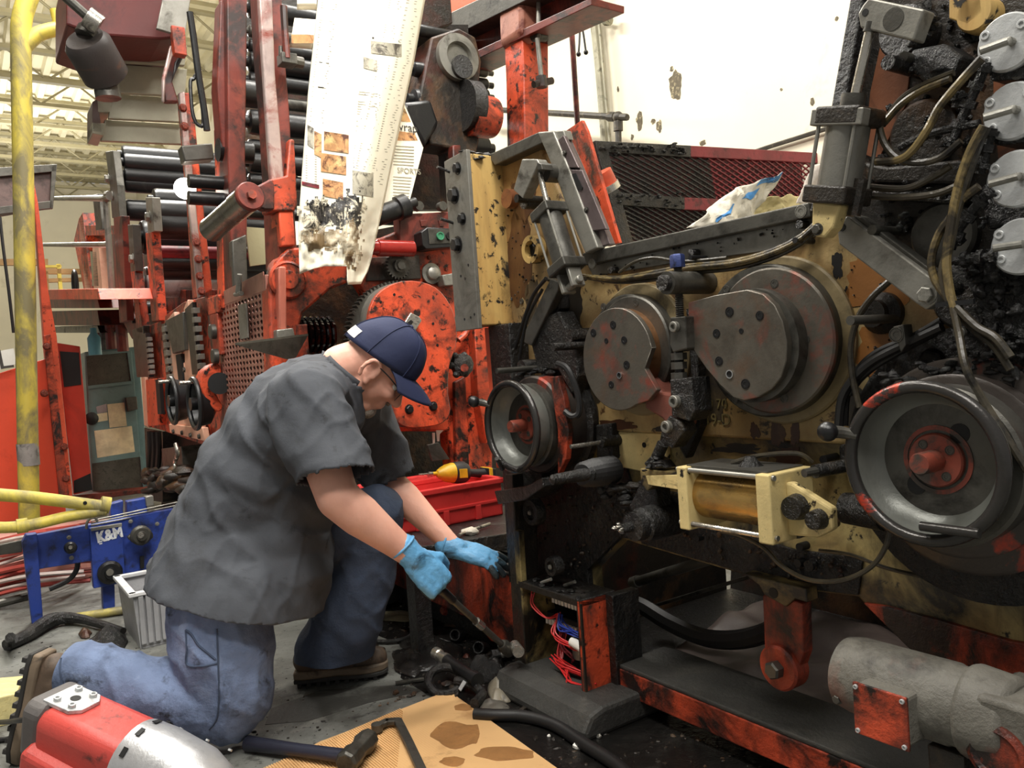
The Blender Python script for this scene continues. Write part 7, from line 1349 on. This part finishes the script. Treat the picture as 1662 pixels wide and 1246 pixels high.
cut_local(d_(636, 770, 2.66), (d_(640, 775, 2.66) - d_(600, 665, 2.6)).normalized(), d_(642, 800, 2.67), .14)
nx = (d_(600, 570, 2.4) - d_(540, 640, 2.4)).normalized(); cut_local(d_(566, 604, 2.4), nx, d_(580, 585, 2.4), .15)
bm.to_mesh(shirt.data); bm.free(); shirt.data.shade_smooth()
md = shirt.modifiers.new('thick', 'SOLIDIFY'); md.thickness = .004; md.offset = -1
MB().grid(lambda s, t: (lambda a, r: d_(558, 610, 2.4) + (nx * (.028 * t - .012 * (1 - t))) + (Lh * math.cos(a) + nx.cross(Lh) * math.sin(a)) * r)(2 * math.pi * s, .083 + .006 * (1 - t)), 36, 4).build('collar', shirtm, man, 60, 0, .004)
# jeans
def jf(p): return .006 * noise.noise(p * 9) + .007 * max(0, 1 - 2.2 * abs(noise.noise(V((p.x * 13, p.y * 6, p.z * 9 + p.x * 5))))) ** 2 + .002 * noise.noise(p * 30)
b = MB(); b.ball(d_(372, 930, 2.38), .12, 20, 12)
chain(b, [(HIPR + RT * .01, .105), (d_(356, 1000, 2.24), .138), (d_(362, 1060, 2.22), .135), (d_(376, 1120, 2.2), .112), (KNR + ZZ * .02, .098)]); chain(b, [(KNR + ZZ * .012, .095), (d_(300, 1138, 2.19), .096), (d_(230, 1118, 2.2), .093), (d_(165, 1098, 2.2), .082), (d_(128, 1088, 2.2), .076)])
jr = organic('jeans_leg', b, .008, 5, jeanm, man, [(d_(108, 1085, 2.2), (d_(90, 1075, 2.2) - d_(200, 1105, 2.2)).normalized())], jf)
b = MB(); chain(b, [(HIPL, .13), (d_(520, 865, 2.55), .115), (KNL, .092)]); chain(b, [(KNL, .09), (d_(590, 930, 2.56), .098), (d_(562, 1010, 2.57), .112), (d_(540, 1060, 2.58), .118)])
jl = organic('jeans_leg', b, .009, 5, jeanm2, man, [(d_(540, 1062, 2.58), V((-.05, 0, -1)))], jf)
def onjean(pts, off=.002):
    out_ = []
    bvh = bvhtree.BVHTree.FromPolygons([v.co for v in jr.data.vertices], [p.vertices[:] for p in jr.data.polygons])
    for x, y in pts:
        h = bvh.ray_cast(CAM, ray(x, y).normalized())
        if h[0] is not None: out_.append(h[0] + h[1] * off)
    return out_
for nm_, pts_ in (('pocket_seam', [(302, 1022), (312, 1030), (322, 1046), (338, 1060), (350, 1070)]), ('pocket_seam', [(302, 1022), (304, 1050), (304, 1078), (330, 1080), (352, 1076)]), ('side_seam', [(352, 1020), (354, 1080), (356, 1130), (352, 1165), (340, 1182)]), ('hem_seam', [(100, 1068), (98, 1085), (102, 1110)])):
    q_ = onjean(pts_)
    if len(q_) > 2: MB().tube(q_, .0026, 6).build(nm_, jeanm2, jr)
# boots
def shoe(o, fw, up, L, nm):
    fw = fw.normalized(); up = (up - fw * up.dot(fw)).normalized(); sd = fw.cross(up); t = []
    pr = [(0, .036), (.03, .044), (.08, .042), (.14, .04), (.2, .05), (.25, .05), (.285, .036), (.3, .012)]
    out = [o + fw * (x / .3 * L) + sd * w for x, w in pr] + [o + fw * (x / .3 * L) - sd * w for x, w in reversed(pr)]
    b = MB(); ox = lambda x, u, r: o + fw * (x / .3 * L) + up * u
    chain(b, [(ox(.04, .065, 0), .044), (ox(.1, .06, 0), .045), (ox(.17, .055, 0), .044), (ox(.235, .05, 0), .043), (ox(.265, .048, 0), .036)]); chain(b, [(ox(.075, .08, 0), .048), (ox(.095, .15, 0), .052)]); cap(b, ox(.09, .09, 0), ox(.15, .075, 0), .048, .046)
    bo = organic('boot', b, .006, 4, bootm, man)
    MB().prism([p + up * .012 for p in out], up * .026).build('sole', solem, bo, 40, .006); MB().prism(out, up * .013).build('tread', treadm, bo, 40, .003)
    for i in range(9):
        q = o + fw * (L * (.06 + .1 * i)) - up * .006
        MB().box(q, fw * .007, sd * .04, up * .007).build('lug', treadm, bo, None, .002)
    return bo, fw, up, sd, ox
bl, f1, u1_, s1_, ox = shoe(d_(478, 1088, 2.6) - ZZ * 0 + V((0, 0, -(d_(478, 1088, 2.6).z) + .013)), V((1, .12, 0)), ZZ, .3, 'l')
MB().tube([ox(.15, .1, 0) + s1_ * .03, ox(.17, .105, 0), ox(.15, .1, 0) - s1_ * .03], .003, 6).build('lace', black, bl); MB().ball(ox(.245, .055, 0) - s1_ * .0, (.034, .04, .03), 14, 8).build('toe_patch', mat('scuffed_leather', (128, 108, 92), .6), bl)
hl2 = d_(100, 1050, 2.2); tl2 = d_(66, 1212, 2.19); upr = (d_(140, 1090, 2.2) - d_(70, 1120, 2.2)).normalized()
br2, f2, u2, s2, ox2 = shoe(d_(92, 1040, 2.2) - upr * .06, tl2 - hl2, upr, .31, 'r')
# gloves with separate fingers
def glove(nm, wrist, palm_dir, back_dir, curl, spread, thumb, mt, size=1.0, grip=None):
    pd = palm_dir.normalized(); bd = (back_dir - pd * back_dir.dot(pd)).normalized(); sd = pd.cross(bd) * thumb
    b = MB(); q = lambda f, s, u: wrist + (pd * f + sd * s + bd * u) * size
    chain(b, [(q(-.05, 0, 0), .036 * size), (q(-.01, 0, 0), .034 * size)]); 
    for s_ in (-.026, -.009, .009, .026): chain(b, [(q(.0, s_ * .7, 0), .021 * size), (q(.05, s_, .002), .019 * size), (q(.085, s_ * 1.05, 0), .0155 * size)])
    tips = []
    for i, (s_, L) in enumerate(((.028, .072), (.0095, .082), (-.0095, .077), (-.027, .06))):
        p = q(.085, s_ * 1.05, 0); dirv = pd; pts = [(p, .0125 * size)]; ang = 0
        for j, (fr, cu_) in enumerate(((.45, curl[0]), (.32, curl[1]), (.23, curl[2]))):
            ang += cu_; dv = (pd * math.cos(ang) - bd * math.sin(ang) + sd * (spread * s_ / .03)).normalized(); p = p + dv * (L * fr * size); pts.append((p, (.0108 - .001 * j) * size))
        chain(b, pts); tips.append(pts)
    tp = [(q(.015, .03, -.004), .017 * size), (q(.04, .052, -.012), .0145 * size), (q(.07, .058, -.02 - .02 * curl[0]), .0125 * size), (q(.092, .052 - .012 * curl[0], -.026 - .03 * curl[0]), .0105 * size)]
    chain(b, tp)
    g = organic('glove', b, .0042, 3, mt, man, disp=lambda p: .0012 * noise.noise(p * 60) + .001 * noise.noise(p * 120))
    MB().torus(q(-.052, 0, 0), pd, .0365 * size, .0035 * size, 24, 8).build('cuff', glovem, g); return g, tips
# right hand closed on the bar, left hand laid flat on the sill
BA, BB = d_(655, 885, 2.13), m(822, 1052, .06)
bard = (BB - BA).normalized(); grip = BA.lerp(BB, .12)
pdr = (d_(700, 935, 2.15) - WRR).normalized(); bdr = (-FW * .9 + RT * .3 + UPV * .25)
gR, tR_ = glove('r', WRR + pdr * .02, pdr, bdr, (1.1, 1.25, .9), .05, -1, glovem, 1.04)
pdl = (d_(800, 903, 2.585) - d_(738, 890, 2.60)); gL, tL_ = glove('l', WRL + pdl.normalized() * .02, pdl + V((0, 0, -.012)), V((-.15, -.35, 1)), (.22, .3, .2), .35, -1, glovem, 1.02)
for tips, g in ((tL_, gL),):
    for pts in tips:
        b = MB(); chain(b, [(p, r + .0012) for p, r in pts[1:]]); organic('greasy_finger', b, .004, 2, gloveg, g)
b = MB(); 
for pts in tR_: chain(b, [(p, r + .0012) for p, r in pts[1:]])
organic('greasy_finger', b, .004, 2, gloveg, gR)
# breaker bar in the right hand
kb = tR_[1][2][0]; kc = tR_[2][1][0]; HP = (tR_[0][1][0] + tR_[3][1][0]) / 2 - bdr.normalized() * .022 - pdr * .012
bard = (BB - HP).normalized(); top = HP - bard * .07
bb = thing('breaker_bar', 'dark steel breaker bar with socket held in the blue right glove', 'tool', BB)
MB().cyl(HP + bard * .02, BB, .0095, .0095, 12).build('shaft', steeld, bb); MB().cyl(top, HP + bard * .09, .0135, .0125, 14).build('grip', black, bb)
mid = HP.lerp(BB, .55); MB().cyl(mid, mid + bard * .035, .0125, None, 14).build('collar', chromed, bb)
MB().lathe(BB - bard * .03, bard, [(.014, 0), (.02, .012), (.02, .05)], 16).build('head', steeld, bb); MB().cyl(BB + UD * .0 - NN * .03, BB + UD * .02 - NN * .01 + UD * .03, .018, None, 16).build('socket', chromed, bb)
